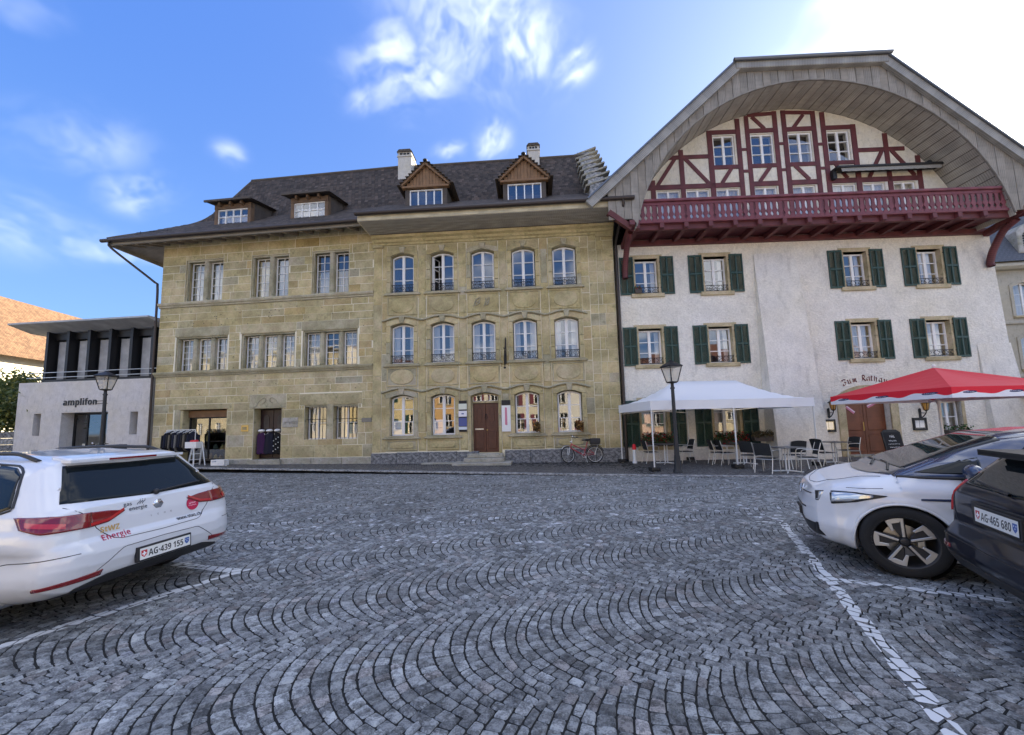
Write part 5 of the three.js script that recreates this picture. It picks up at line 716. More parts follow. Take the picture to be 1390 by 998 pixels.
// far right: tall beige house with slate mansard
{
  const t = thing('mansard_house', 'beige house with grey slate mansard roof behind the inn', 'house', [31, 0, -21.5], -0.12), w = 20, h = 10.2, wm = mat('mansardWall', [0.50, 0.46, 0.37], { map: 'stucco', ms: 0.4 }), sl = mat('slate', [0.13, 0.14, 0.165], { map: 'grain', ms: 4, roughness: 0.6 }), rects = [];
  for (let r = 0; r < 3; r++) for (let c = 0; c < 8; c++) { const cx = -8.75 + c * 2.5; rects.push([cx - 0.62, cx + 0.62, 0.9 + r * 3.1, 0.9 + r * 3.1 + 1.95]); }
  mesh('wall', [slab(rect(-w / 2, w / 2, -0.2, h), -0.4, 0, rects.map((q) => arched(...q, 0.25))), box(-w / 2, -w / 2 + 0.3, -0.2, h, -10, -0.4), box(w / 2 - 0.3, w / 2, -0.2, h, -10, -0.4), box(-w / 2, w / 2, -0.2, 18, -10.3, -10)], wm, t);
  rects.forEach((q, i) => { const g = sub('window', t); casement(g, { x0: q[0], x1: q[1], y0: q[2], y1: q[3], z: -0.22, rise: 0.25, cols: 2, rows: 3, edge: 0.07, mid: 0.1, seed: 300 + i }); mesh('sill', box(q[0] - 0.15, q[1] + 0.15, q[2] - 0.14, q[2], -0.2, 0.12, 0.03), M.sill, g); mesh('surround', slab(arched(q[0] - 0.16, q[1] + 0.16, q[2], q[3] + 0.16, 0.27), 0, 0.04, [arched(...q, 0.25)]), wm, g); mesh('curtain', drape(q[0], q[1], q[2], q[3], -0.5, 7), M.curtain, g); });
  mesh('string_course', [box(-w / 2 - 0.05, w / 2 + 0.05, 3.5, 3.7, 0, 0.12, 0.04), box(-w / 2 - 0.05, w / 2 + 0.05, 6.6, 6.8, 0, 0.12, 0.04), box(-w / 2 - 0.2, w / 2 + 0.2, h - 0.4, h, 0, 0.45, 0.15)], wm, t);
  mesh('roof', quads([[[-w / 2 - 0.2, h, 0.5], [w / 2 + 0.2, h, 0.5], [w / 2 - 1.6, h + 5, -1.6], [-w / 2 + 1.6, h + 5, -1.6]], [[-w / 2 + 1.6, h + 5, -1.6], [w / 2 - 1.6, h + 5, -1.6], [w / 2 - 5, h + 8, -5.2], [-w / 2 + 5, h + 8, -5.2]], [[-w / 2 - 0.2, h, -10.3], [-w / 2 - 0.2, h, 0.5], [-w / 2 + 1.6, h + 5, -1.6], [-w / 2 + 1.6, h + 5, -8.6]], [[-w / 2 + 1.6, h + 5, -8.6], [-w / 2 + 1.6, h + 5, -1.6], [-w / 2 + 5, h + 8, -5.2]], [[w / 2 + 0.2, h, 0.5], [w / 2 + 0.2, h, -10.3], [w / 2 - 1.6, h + 5, -8.6], [w / 2 - 1.6, h + 5, -1.6]], [[w / 2 + 0.2, h, -10.3], [-w / 2 - 0.2, h, -10.3], [-w / 2 + 1.6, h + 5, -8.6], [w / 2 - 1.6, h + 5, -8.6]], [[w / 2 - 1.6, h + 5, -8.6], [-w / 2 + 1.6, h + 5, -8.6], [-w / 2 + 5, h + 8, -5.2], [w / 2 - 5, h + 8, -5.2]]]), sl, t);
  for (let c = 0; c < 5; c++) { const cx = -8.4 + c * 3.8, g = sub('oval_dormer', t); mesh('dormer_frame', slab(arched(cx - 0.75, cx + 0.75, h + 0.5, h + 2.3, 0.5), -1.2, 0.35, [arched(cx - 0.48, cx + 0.48, h + 0.8, h + 1.95, 0.4)], 0.04), M.plinthPale, g); const ls = []; for (let k = 0; k < 7; k++) ls.push(cube(0.94, 0.02, 0.12, cx, 0, 0).rotateX(0.6).translate(0, h + 0.9 + k * 0.15, 0.15)); mesh('louvres', ls, M.slabGrey, g); mesh('dormer_back', box(cx - 0.5, cx + 0.5, h + 0.6, h + 2, -0.6, -0.5), M.black, g); }
}
/* ---------- cars: bodies as smooth solids, fittings laid on their surface ---------- */
function polySDF(pts) { const n = pts.length; return (x, y) => { let d = 1e9, s = 1; for (let i = 0, j = n - 1; i < n; j = i++) { const [ax, ay] = pts[i], [bx, by] = pts[j], ex = bx - ax, ey = by - ay, wx = x - ax, wy = y - ay, t = Math.min(1, Math.max(0, (wx * ex + wy * ey) / (ex * ex + ey * ey))), dx = wx - ex * t, dy = wy - ey * t; d = Math.min(d, dx * dx + dy * dy); const c1 = y >= ay, c2 = y < by, c3 = ex * wy > ey * wx; if ((c1 && c2 && c3) || (!c1 && !c2 && !c3)) s = -s; } return s * Math.sqrt(d); }; }
const smax = (a, b, k) => { const h = Math.max(0, k - Math.abs(a - b)) / k; return Math.max(a, b) + h * h * k * 0.25; };
function curve(pts) { return (x) => { if (x <= pts[0][0]) return pts[0][1]; for (let i = 0; i + 1 < pts.length; i++) if (x <= pts[i + 1][0]) return lerp(pts[i][1], pts[i + 1][1], smooth(0, 1, (x - pts[i][0]) / (pts[i + 1][0] - pts[i][0])) * 0.5 + 0.5 * (x - pts[i][0]) / (pts[i + 1][0] - pts[i][0])); return pts.at(-1)[1]; }; }
function gradient(f, x, y, z) { const e = 0.004, g = V3(f(x + e, y, z) - f(x - e, y, z), f(x, y + e, z) - f(x, y - e, z), f(x, y, z + e) - f(x, y, z - e)); return g.normalize(); }
function solid(f, lo, hi, cell) { // naive surface nets, pulled onto the surface
  const n = [0, 1, 2].map((k) => Math.ceil((hi[k] - lo[k]) / cell) + 1), S = new Float32Array(n[0] * n[1] * n[2]), id = (i, j, k) => (k * n[1] + j) * n[0] + i;
  for (let k = 0; k < n[2]; k++) for (let j = 0; j < n[1]; j++) for (let i = 0; i < n[0]; i++) S[id(i, j, k)] = f(lo[0] + i * cell, lo[1] + j * cell, lo[2] + k * cell);
  const vi = new Int32Array(S.length).fill(-1), P = [], N = [], I = [];
  for (let k = 0; k + 1 < n[2]; k++) for (let j = 0; j + 1 < n[1]; j++) for (let i = 0; i + 1 < n[0]; i++) {
    let m = 0, cx = 0, cy = 0, cz = 0, c = 0; const v = []; for (let b = 0; b < 8; b++) { v.push(S[id(i + (b & 1), j + (b >> 1 & 1), k + (b >> 2))]); if (v[b] < 0) m |= 1 << b; } if (m === 0 || m === 255) continue;
    for (let a = 0; a < 8; a++) for (const e of [1, 2, 4]) { const b = a | e; if (b === a || (v[a] < 0) === (v[b] < 0)) continue; const t = v[a] / (v[a] - v[b]); cx += (a & 1) + (e === 1 ? t : 0); cy += (a >> 1 & 1) + (e === 2 ? t : 0); cz += (a >> 2) + (e === 4 ? t : 0); c++; }
    let x = lo[0] + (i + cx / c) * cell, y = lo[1] + (j + cy / c) * cell, z = lo[2] + (k + cz / c) * cell, g; for (let s = 0; s < 2; s++) { g = gradient(f, x, y, z); const d = clamp(f(x, y, z), -cell * 0.5, cell * 0.5); x -= g.x * d; y -= g.y * d; z -= g.z * d; }
    vi[id(i, j, k)] = P.length / 3; P.push(x, y, z); N.push(g.x, g.y, g.z);
  }
  const st = [1, n[0], n[0] * n[1]];
  for (let k = 1; k + 1 < n[2]; k++) for (let j = 1; j + 1 < n[1]; j++) for (let i = 1; i + 1 < n[0]; i++) { const a = id(i, j, k); for (let ax = 0; ax < 3; ax++) { const b = a + st[ax]; if ((S[a] < 0) === (S[b] < 0)) continue; const u = st[(ax + 1) % 3], v = st[(ax + 2) % 3], q = [vi[a], vi[a - u], vi[a - u - v], vi[a - v]]; if (q.includes(-1)) continue; if (S[a] < 0) I.push(q[0], q[1], q[2], q[0], q[2], q[3]); else I.push(q[0], q[2], q[1], q[0], q[3], q[2]); } }
  const g = new THREE.BufferGeometry(); g.setAttribute('position', new THREE.BufferAttribute(new Float32Array(P), 3)); g.setAttribute('normal', new THREE.BufferAttribute(new Float32Array(N), 3)); g.setAttribute('uv', new THREE.BufferAttribute(new Float32Array(P.length / 3 * 2), 2)); g.setIndex(I); return g;
}
// a point of the body seen along a direction (heading angle phi in plan: 0 = from the rear, 90 = from the left, 180 = from the front, -90 = from the right, 'top' from above)
function cast(f, phi, a, y) {
  if (phi === 'top') { let h = 3; for (let i = 0; i < 80; i++) { const d = f(a, h, y); if (d < 5e-4) break; h -= d * 0.75; } return V3(a, h, y); }
  const r = phi * Math.PI / 180, dx = Math.cos(r), dz = Math.sin(r), ax = -Math.sin(r), az = Math.cos(r); // dir (dx, dz) into the car; a runs to the viewer's right
  let x, z, t = 0;
  if (phi === 0) { x = -2; z = a; } else if (phi === 180) { x = 8; z = a; } else if (phi === 90) { x = a; z = -3; } else if (phi === -90) { x = a; z = 3; } else { const b0 = phi > -90 && phi < 90 ? 3 : -1; x = -dx * 4 + ax * a; z = -dz * 4 + az * a; if (Math.abs(phi) > 90) { x = -dx * 8 + ax * a; z = -dz * 8 + az * a; } }
  for (let i = 0; i < 120; i++) { const d = f(x, y, z); if (d < 5e-4) break; x += dx * d * 0.75; z += dz * d * 0.75; t += d; if (t > 12) break; }
  return V3(x, y, z);
}
// plan points [X along, Z right, height] -> line seen along a diagonal, ordered to the viewer's right
function diag(phi, pts) { const r = phi * Math.PI / 180; const l = pts.map(([x, z, y]) => [-x * Math.sin(r) + z * Math.cos(r), y]); return l[0][0] <= l.at(-1)[0] ? l : l.reverse(); }
function poly1(pts, t) { const L = [0]; for (let i = 1; i < pts.length; i++) L.push(L[i - 1] + Math.hypot(pts[i][0] - pts[i - 1][0], pts[i][1] - pts[i - 1][1])); const s = t * L.at(-1); let i = 1; while (i < L.length - 1 && L[i] < s) i++; const k = (s - L[i - 1]) / (L[i] - L[i - 1] || 1); return [lerp(pts[i - 1][0], pts[i][0], k), lerp(pts[i - 1][1], pts[i][1], k)]; }
// sheet between a lower and an upper line, lying off mm proud of the body
function onBody(f, phi, bottom, top, { n = 18, m = 10, off = 0.004, skirt = 0.02, turn = 0 } = {}) {
  const P = [], U = [], I = [], put = (p, u, v) => { P.push(p.x, p.y, p.z); U.push(u, v); return P.length / 3 - 1; }, rows = [];
  for (let j = 0; j <= m; j++) { const row = []; for (let i = 0; i <= n; i++) { const a = poly1(bottom, i / n), b = poly1(top, i / n), q = [lerp(a[0], b[0], j / m), lerp(a[1], b[1], j / m)], p = cast(f, phi, q[0], q[1]), g = gradient(f, p.x, p.y, p.z); row.push({ i: put(p.clone().addScaledVector(g, off), i / n, j / m), p, g }); } rows.push(row); }
  for (let j = 0; j < m; j++) for (let i = 0; i < n; i++) I.push(rows[j][i].i, rows[j][i + 1].i, rows[j + 1][i + 1].i, rows[j][i].i, rows[j + 1][i + 1].i, rows[j + 1][i].i);
  const rim = [...rows[0], ...rows.slice(1).map((r) => r.at(-1)), ...rows.at(-1).slice(0, -1).reverse(), ...rows.slice(1, -1).map((r) => r[0]).reverse()]; const low = rim.map((r) => put(r.p.clone().addScaledVector(r.g, off - skirt), 0, 0));
  if (skirt) rim.forEach((r, i) => { const j = (i + 1) % rim.length; I.push(r.i, low[i], low[j], r.i, low[j], rim[j].i); });
  const g = new THREE.BufferGeometry(); g.setAttribute('position', new THREE.BufferAttribute(new Float32Array(P), 3)); g.setAttribute('uv', new THREE.BufferAttribute(new Float32Array(U), 2)); g.setIndex(I); g.computeVertexNormals(); return g;
}
function seam(f, phi, line, r = 0.0035, seg = 40) { const p = []; for (let i = 0; i <= 24; i++) { const q = poly1(line, i / 24), c = cast(f, phi, q[0], q[1]); p.push([c.x, c.y, c.z]); } return tube(p, r, seg, 4); }
function picture(w, h, draw) { const c = document.createElement('canvas'); c.width = w; c.height = h; const x = c.getContext('2d'); draw(x, w, h); const t = new THREE.CanvasTexture(c); t.colorSpace = THREE.SRGBColorSpace; return t; }
// small marks where the writing is too small to read
function scribble(c, x, y, w, h, n, seed) { const R = rng(seed + 70); for (let i = 0; i < n; i++) { const a = x + i * w / n, b = w / n * 0.72; c.fillRect(a, y + h * R() * 0.3, b * 0.3, h * 0.7); c.fillRect(a, y + h * (0.3 + R() * 0.4), b, h * 0.18); if (R() < 0.6) c.fillRect(a + b * 0.7, y + h * 0.3, b * 0.3, h * 0.6); } }
function sticker(name, w, h, draw) { const m = new THREE.MeshStandardMaterial({ map: picture(w, h, draw), transparent: true, alphaTest: 0.35, roughness: 0.4 }); m.name = name; return m; }
mat('carWhite', [0.70, 0.72, 0.755], { physical: true, roughness: 0.32, clearcoat: 1, clearcoatRoughness: 0.03 });
mat('carBlack', [0.006, 0.008, 0.018], { physical: true, roughness: 0.4, specularIntensity: 0.25, clearcoat: 0.5, clearcoatRoughness: 0.03 });
mat('carBlue', [0.035, 0.05, 0.10], { physical: true, roughness: 0.25, clearcoat: 1, clearcoatRoughness: 0.03 });
mat('carGlass', [0.010, 0.014, 0.016], { physical: true, roughness: 0.02, ior: 1.5, specularIntensity: 0.5 });
mat('trim', [0.018, 0.018, 0.02], { roughness: 0.5 });
mat('redLamp', [0.2, 0.006, 0.01], { physical: true, roughness: 0.08, clearcoat: 1, clearcoatRoughness: 0.02 });
mat('redLampBright', [0.5, 0.025, 0.025], { physical: true, roughness: 0.12, clearcoat: 1, clearcoatRoughness: 0.02 });
mat('lampClear', [0.55, 0.57, 0.6], { physical: true, roughness: 0.1, metalness: 0.5, clearcoat: 1 });
mat('disc', [0.3, 0.3, 0.3], { metalness: 0.9, roughness: 0.35 });
function plateTexture(text) { return picture(512, 116, (c, w, h) => { c.fillStyle = '#e9e9e4'; c.fillRect(0, 0, w, h); c.strokeStyle = '#222'; c.lineWidth = 4; c.strokeRect(2, 2, w - 4, h - 4); c.fillStyle = '#c8202a'; c.beginPath(); c.moveTo(16, 26); c.lineTo(70, 26); c.lineTo(68, 70); c.lineTo(43, 92); c.lineTo(18, 70); c.fill(); c.fillStyle = '#fff'; c.fillRect(36, 36, 14, 42); c.fillRect(24, 50, 38, 14); c.fillStyle = '#161616'; c.font = 'bold 84px sans-serif'; c.textAlign = 'center'; c.textBaseline = 'middle'; if (text) c.fillText(text, 258, 62, 350); else scribble(c, 90, 30, 340, 60, 8, 2); c.fillStyle = '#3f62a8'; c.beginPath(); c.moveTo(446, 26); c.lineTo(496, 26); c.lineTo(494, 70); c.lineTo(471, 92); c.lineTo(448, 70); c.fill(); c.fillStyle = '#fff'; for (const [x, y] of [[459, 44], [483, 44], [471, 62]]) c.fillRect(x - 4, y - 4, 8, 8); }); }
function plate(parent, text, p, rotY, tilt = 0, w = 0.5) { const g = sub('number_plate', parent), h = w * 0.226; g.position.set(...p); g.rotation.set(0, rotY, 0); const m = new THREE.MeshStandardMaterial({ map: plateTexture(text), roughness: 0.35 }); m.name = 'plate ' + text; mesh('plate_holder', box(-w / 2 - 0.012, w / 2 + 0.012, -h / 2 - 0.012, h / 2 + 0.012, -0.03, 0.006, 0.004), M.trim, g); const f = mesh('plate_face', new THREE.PlaneGeometry(w, h).translate(0, 0, 0.009), m, g); g.rotateX(tilt); return g; }
// wheel in the x-y plane, outer face towards +z
function wheel(parent, x, y, z, r, style, turn = 0) {
  const w = sub('wheel', parent); w.position.set(x, y, z); w.rotation.y = turn; const rr = r * 0.725;
  mesh('tyre', lathe([[rr, -0.1], [rr + 0.02, -0.105], [r - 0.035, -0.108], [r - 0.006, -0.085], [r, -0.05], [r, 0.05], [r - 0.006, 0.085], [r - 0.035, 0.108], [rr + 0.02, 0.105], [rr, 0.1]], 48).rotateX(Math.PI / 2), M.rubber, w);
  mesh('rim', lathe([[rr, 0.1], [rr - 0.015, 0.098], [rr - 0.022, 0.06], [rr - 0.03, -0.09], [0.02, -0.09]], 40).rotateX(Math.PI / 2), style === 'star' ? M.trim : M.alu, w); mesh('brake_disc', lathe([[0.001, 0.0], [rr * 0.62, 0.0], [rr * 0.62, -0.02], [0.001, -0.02]], 28).rotateX(Math.PI / 2), M.disc, w);
  const S = [], D = [], pt = (rad, a, zz) => [Math.cos(a) * rad, Math.sin(a) * rad, zz];
  for (let k = 0; k < 5; k++) {
    const a = k / 5 * Math.PI * 2 + 0.35;
    if (style === 'star') {
      D.push(slab([pt(0.05, a - 0.5, 0), pt(rr * 0.95, a - 0.09, 0), pt(rr * 0.95, a + 0.55, 0), pt(rr * 0.7, a + 0.5, 0), pt(0.06, a + 0.5, 0)].map((p) => [p[0], p[1]]), 0.045, 0.075, [], 0.006));
      S.push(slab([pt(0.045, a - 0.2, 0), pt(rr * 0.96, a - 0.06, 0), pt(rr * 0.96, a + 0.045, 0), pt(0.05, a + 0.24, 0)].map((p) => [p[0], p[1]]), 0.07, 0.084, [], 0.003));
      S.push(slab([pt(rr * 0.96, a - 0.03, 0), pt(rr * 0.975, a + 0.3, 0), pt(rr * 0.97, a + 0.56, 0), pt(rr * 0.52, a + 0.72, 0), pt(rr * 0.5, a + 0.56, 0), pt(rr * 0.76, a + 0.42, 0), pt(rr * 0.76, a + 0.1, 0)].map((p) => [p[0], p[1]]), 0.07, 0.086, [], 0.003));
    } else for (const s of [-1, 1]) S.push(bar(pt(0.05, a + s * 0.25, 0.06), pt(rr * 0.97, a + s * 0.2, 0.075), 0.035, 0.03));
  }
  if (D.length) mesh('spoke_web', D, M.trim, w); mesh('spokes', S, M.alu, w); mesh('hub', lathe([[0.001, 0.088], [0.028, 0.087], [0.034, 0.08], [0.042, 0.074], [0.046, 0.03]], 20).rotateX(Math.PI / 2), style === 'star' ? M.trim : M.alu, w); mesh('caliper', box(rr * 0.35, rr * 0.62, -0.07, 0.07, -0.02, 0.03, 0.01), M.alu, w);
  return w;
}
function carField(side, width, tuck, k, wheels, R, dent) { const S = polySDF(side), f = (x, y, z) => { const az = Math.abs(z); let d = smax(S(x, y), az - width(x) + tuck(y, x), k(x, y)); if (dent) d = dent(d, x, y, az); for (const wx of wheels) { const c = Math.hypot(x - wx, y - 0.33) - R; d = Math.max(d, -Math.max(c, 0.55 - az)); } return d; }; f.mid = [side.reduce((s, p) => s + p[0], 0) / side.length, 0]; return f; }
const heading = (d) => d * Math.PI / 180;

/* white estate car, seen from behind on the left */
{
  const car = thing('estate_car', 'white estate car with red lettering and stickers on its tailgate', 'car', [-3.56, 0, -4.02], heading(172));
  const side = [[0.5, 0.2], [0.28, 0.24], [0.1, 0.3], [0.03, 0.4], [0.0, 0.5], [0.0, 0.6], [0.035, 0.68], [0.075, 0.72], [0.095, 0.86], [0.125, 0.97], [0.19, 1.02], [0.5, 1.335], [0.53, 1.38], [0.8, 1.425], [1.4, 1.462], [2.0, 1.46], [2.45, 1.41], [2.75, 1.32], [3.3, 1.07], [3.5, 0.985], [3.95, 0.92], [4.28, 0.82], [4.47, 0.68], [4.54, 0.5], [4.5, 0.3], [4.3, 0.2]];
  const width = curve([[0, 0.86], [0.15, 0.915], [0.6, 0.935], [2.2, 0.925], [3.6, 0.925], [4.1, 0.89], [4.4, 0.78], [4.54, 0.62]]), tuck = (y, x) => 0.02 + (y < 0.4 ? (0.4 - y) * 0.25 : 0) + smooth(0.78, 0.98, y) * 0.05 + Math.max(0, y - 0.96) * 0.5 - 0.018 * smooth(0.62, 0.7, y) * smooth(0.86, 0.74, y) + 0.012 * smooth(0.72, 0.62, y) * smooth(0.45, 0.58, y);
  const f = carField(side, width, tuck, (x, y) => (y > 1.15 ? 0.22 : x < 0.6 ? 0.26 : x > 3.8 ? 0.3 : 0.1), [0.98, 3.62], 0.36);
  const body = mesh('body', solid(f, [-0.1, 0.1, -1.05], [4.7, 1.56, 1.05], 0.034), M.carWhite, car);
  mesh('underbody', box(0.6, 4.2, 0.16, 0.3, -0.5, 0.5), M.trim, car);
  const rw = mesh('rear_window', onBody(f, 0, [[-0.7, 1.03], [0, 1.0], [0.7, 1.015]], [[-0.53, 1.335], [0, 1.35], [0.53, 1.335]], { n: 24 }), M.carGlass, car);
  for (const s of [-1, 1]) {
    const ph = s < 0 ? 90 : -90, flip = (l) => (s < 0 ? l : l); mesh('side_window', onBody(f, ph, [[0.52, 1.02], [0.62, 0.985], [1.05, 0.965]], [[0.68, 1.28], [0.8, 1.335], [1.02, 1.36]]), M.carGlass, car); mesh('side_window', onBody(f, ph, [[1.1, 0.962], [2.02, 0.95]], [[1.06, 1.362], [2.0, 1.385]]), M.carGlass, car); mesh('side_window', onBody(f, ph, [[2.1, 0.948], [3.05, 0.955]], [[2.08, 1.383], [2.55, 1.31]]), M.carGlass, car);
    mesh('window_trim', [seam(f, ph, [[0.5, 1.01], [0.62, 0.97], [1.4, 0.945], [3.08, 0.94]], 0.012), seam(f, ph, [[0.5, 1.02], [0.66, 1.29], [0.8, 1.35], [1.4, 1.39], [2.1, 1.4], [2.6, 1.32], [3.1, 0.95]], 0.012)], M.trim, car);
    mesh('panel_gap', [seam(f, ph, [[1.08, 0.94], [1.12, 0.7], [1.35, 0.4], [1.5, 0.25]]), seam(f, ph, [[2.06, 0.94], [2.06, 0.25]]), seam(f, ph, [[3.05, 0.94], [3.0, 0.6], [3.1, 0.25]]), seam(f, ph, [[0.02, 0.62], [0.4, 0.6], [0.6, 0.56]])], M.trim, car);
    mesh('door_handle', [1.35, 2.28].map((x) => { const p = cast(f, ph, x, 0.84); return cube(0.2, 0.03, 0.035, x, 0.84, p.z + s * 0.01); }), M.carWhite, car);
    const mp = cast(f, ph, 2.92, 0.98); mesh('mirror', ball(2.95, 1.02, mp.z + s * 0.12, 0.1, 0.7, 0.75, 1.15, 14), M.carWhite, car);
    { const ph2 = s * -145, q = (pts) => diag(ph2, pts.map(([x, z, y]) => [x, s * z, y])); mesh('headlight', onBody(f, ph2, q([[4.1, 0.86, 0.68], [4.42, 0.55, 0.64]]), q([[4.05, 0.88, 0.76], [4.36, 0.58, 0.73]])), M.lampClear, car); }
    // tail lamps: outer piece wraps the corner, inner piece on the tailgate
    const lamp = sub('tail_lamp', car), po = s * -40, Q = (pts) => diag(po, pts.map(([x, z, y]) => [x, s * z, y]));
    mesh('outer_lens', onBody(f, po, Q([[0.3, 0.9, 0.86], [0.2, 0.83, 0.815], [0.1, 0.56, 0.81]]), Q([[0.36, 0.91, 0.955], [0.22, 0.83, 0.945], [0.11, 0.56, 0.935]]), { off: 0.012, skirt: 0.03 }), M.redLamp, lamp); mesh('light_strip', onBody(f, po, Q([[0.27, 0.88, 0.875], [0.15, 0.7, 0.835]]), Q([[0.28, 0.88, 0.91], [0.15, 0.7, 0.875]]), { off: 0.016, skirt: 0 }), M.redLampBright, lamp);
    const inn = s < 0 ? [[[-0.575, 0.81], [-0.44, 0.825], [-0.31, 0.89]], [[-0.575, 0.935], [-0.44, 0.925], [-0.3, 0.9]]] : [[[0.31, 0.89], [0.44, 0.825], [0.575, 0.81]], [[0.3, 0.9], [0.44, 0.925], [0.575, 0.935]]]; mesh('inner_lens', onBody(f, 0, inn[0], inn[1], { off: 0.01, skirt: 0.025 }), M.redLamp, lamp); mesh('light_strip', onBody(f, 0, inn[0].map(([a, b]) => [a, b + 0.012]), inn[0].map(([a, b]) => [a, b + 0.034]), { off: 0.014, skirt: 0 }), M.redLampBright, lamp);
    mesh('reflector', onBody(f, po, Q([[0.2, 0.85, 0.375], [0.05, 0.5, 0.395]]), Q([[0.2, 0.85, 0.4], [0.05, 0.48, 0.44]]), { off: 0.008 }), M.redLamp, car);
    const rail = []; for (let k = 0; k <= 8; k++) { const x = lerp(0.72, 2.55, k / 8), p = cast(f, 'top', x, s * 0.56); rail.push([x, p.y + (k === 0 || k === 8 ? 0.0 : 0.05), s * 0.56]); } mesh('roof_rail', tube(rail, 0.018, 50, 8), M.trim, car);
    wheel(car, 0.98, 0.32, s * 0.8, 0.32, 'plain', s < 0 ? Math.PI : 0); wheel(car, 3.62, 0.32, s * 0.8, 0.32, 'plain', s < 0 ? Math.PI : 0);
  }
  mesh('windscreen', onBody(f, 180, [[-0.66, 1.04], [0, 1.02], [0.66, 1.04]], [[-0.52, 1.36], [0, 1.385], [0.52, 1.36]]), M.carGlass, car);
  mesh('spoiler', [onBody(f, 'top', [[0.5, -0.5], [0.49, 0], [0.5, 0.5]], [[0.68, -0.5], [0.68, 0], [0.68, 0.5]], { off: 0.022, skirt: 0.04 }), box(0.43, 0.54, 1.362, 1.388, -0.52, 0.52)], M.carWhite, car);
  mesh('brake_light', box(0.424, 0.43, 1.366, 1.384, -0.22, 0.22), M.redLamp, car);
  mesh('rear_diffuser', onBody(f, 0, [[-0.72, 0.25], [0, 0.24], [0.72, 0.25]], [[-0.66, 0.33], [-0.45, 0.385], [0.45, 0.385], [0.66, 0.33]], { off: 0.006, n: 30 }), M.trim, car);
  mesh('panel_gap', [seam(f, 0, [[-0.7, 1.0], [-0.6, 0.93], [-0.52, 0.78], [-0.4, 0.665], [0, 0.655], [0.4, 0.665], [0.52, 0.78], [0.6, 0.93], [0.7, 1.0]]), seam(f, 0, [[-0.55, 0.44], [-0.36, 0.585], [0, 0.595], [0.36, 0.585], [0.55, 0.44]], 0.003)], M.trim, car);
  const wp = []; for (let k = 0; k <= 6; k++) { const p = cast(f, 0, lerp(0.02, 0.52, k / 6), lerp(1.01, 1.045, k / 6)); wp.push([p.x - 0.02, p.y + 0.008, p.z]); } mesh('rear_wiper', [tube(wp, 0.011, 20, 5), ball(...wp[0], 0.03)], M.trim, car);
  const bp = cast(f, 0, 0, 0.9); mesh('badge', lathe([[0.001, 0.014], [0.045, 0.012], [0.052, 0.0], [0.05, -0.02]], 6).rotateZ(Math.PI / 2).translate(bp.x - 0.002, bp.y, bp.z), M.chrome, car);
  plate(car, 'AG·439 155', [-0.022, 0.475, 0], -Math.PI / 2, -0.06);
  const put = (w, h, a, y, mt, label) => { const o = mesh('sticker', onBody(f, 0, [[a - w / 2, y - h / 2], [a + w / 2, y - h / 2]], [[a - w / 2, y + h / 2], [a + w / 2, y + h / 2]], { off: 0.0035, skirt: 0, n: 12, m: 4 }), mt, car); o.userData.label = label; };
  put(0.33, 0.145, -0.36, 0.735, sticker('stwz', 512, 220, (c) => { c.font = 'bold 100px sans-serif'; c.fillStyle = '#c9a35a'; c.fillText('StWZ', 30, 95, 300); c.fillStyle = '#b01e4e'; c.fillText('Energie', 20, 200, 460); }), 'company lettering in gold and magenta');
  put(0.25, 0.115, -0.19, 0.925, sticker('gas', 512, 230, (c) => { c.font = 'bold 92px sans-serif'; c.fillStyle = '#5b5f68'; c.fillText('gas', 20, 105); c.fillText('energie', 100, 200, 380); c.lineWidth = 14; c.strokeStyle = '#5b5f68'; for (const k of [0, 1, 2]) { c.beginPath(); c.moveTo(260 + k * 45, 110); c.bezierCurveTo(270 + k * 45, 60, 330 + k * 40, 80, 340 + k * 45, 20); c.stroke(); } }), 'grey lettering with three curls');
  put(0.15, 0.15, 0.36, 0.83, sticker('round', 256, 256, (c) => { c.fillStyle = '#c31f4d'; c.beginPath(); c.arc(128, 128, 118, 0, 7); c.fill(); c.fillStyle = '#f3d7df'; scribble(c, 60, 92, 136, 46, 7, 3); scribble(c, 50, 142, 156, 30, 6, 5); }), 'round magenta sticker');
  put(0.36, 0.055, 0.33, 0.705, sticker('web', 512, 80, (c) => { c.fillStyle = '#33353c'; c.font = 'bold 62px sans-serif'; c.fillText('www.stwz.ch', 20, 60, 470); }), 'dark web address lettering');
  put(0.26, 0.03, 0.03, 0.8, sticker('model', 512, 64, (c) => { c.fillStyle = '#9a9ca2'; c.font = 'bold 50px sans-serif'; ['L', 'E', 'O', 'N'].forEach((l, i) => c.fillText(l, 40 + i * 125, 50)); }), 'spaced silver letters');
}

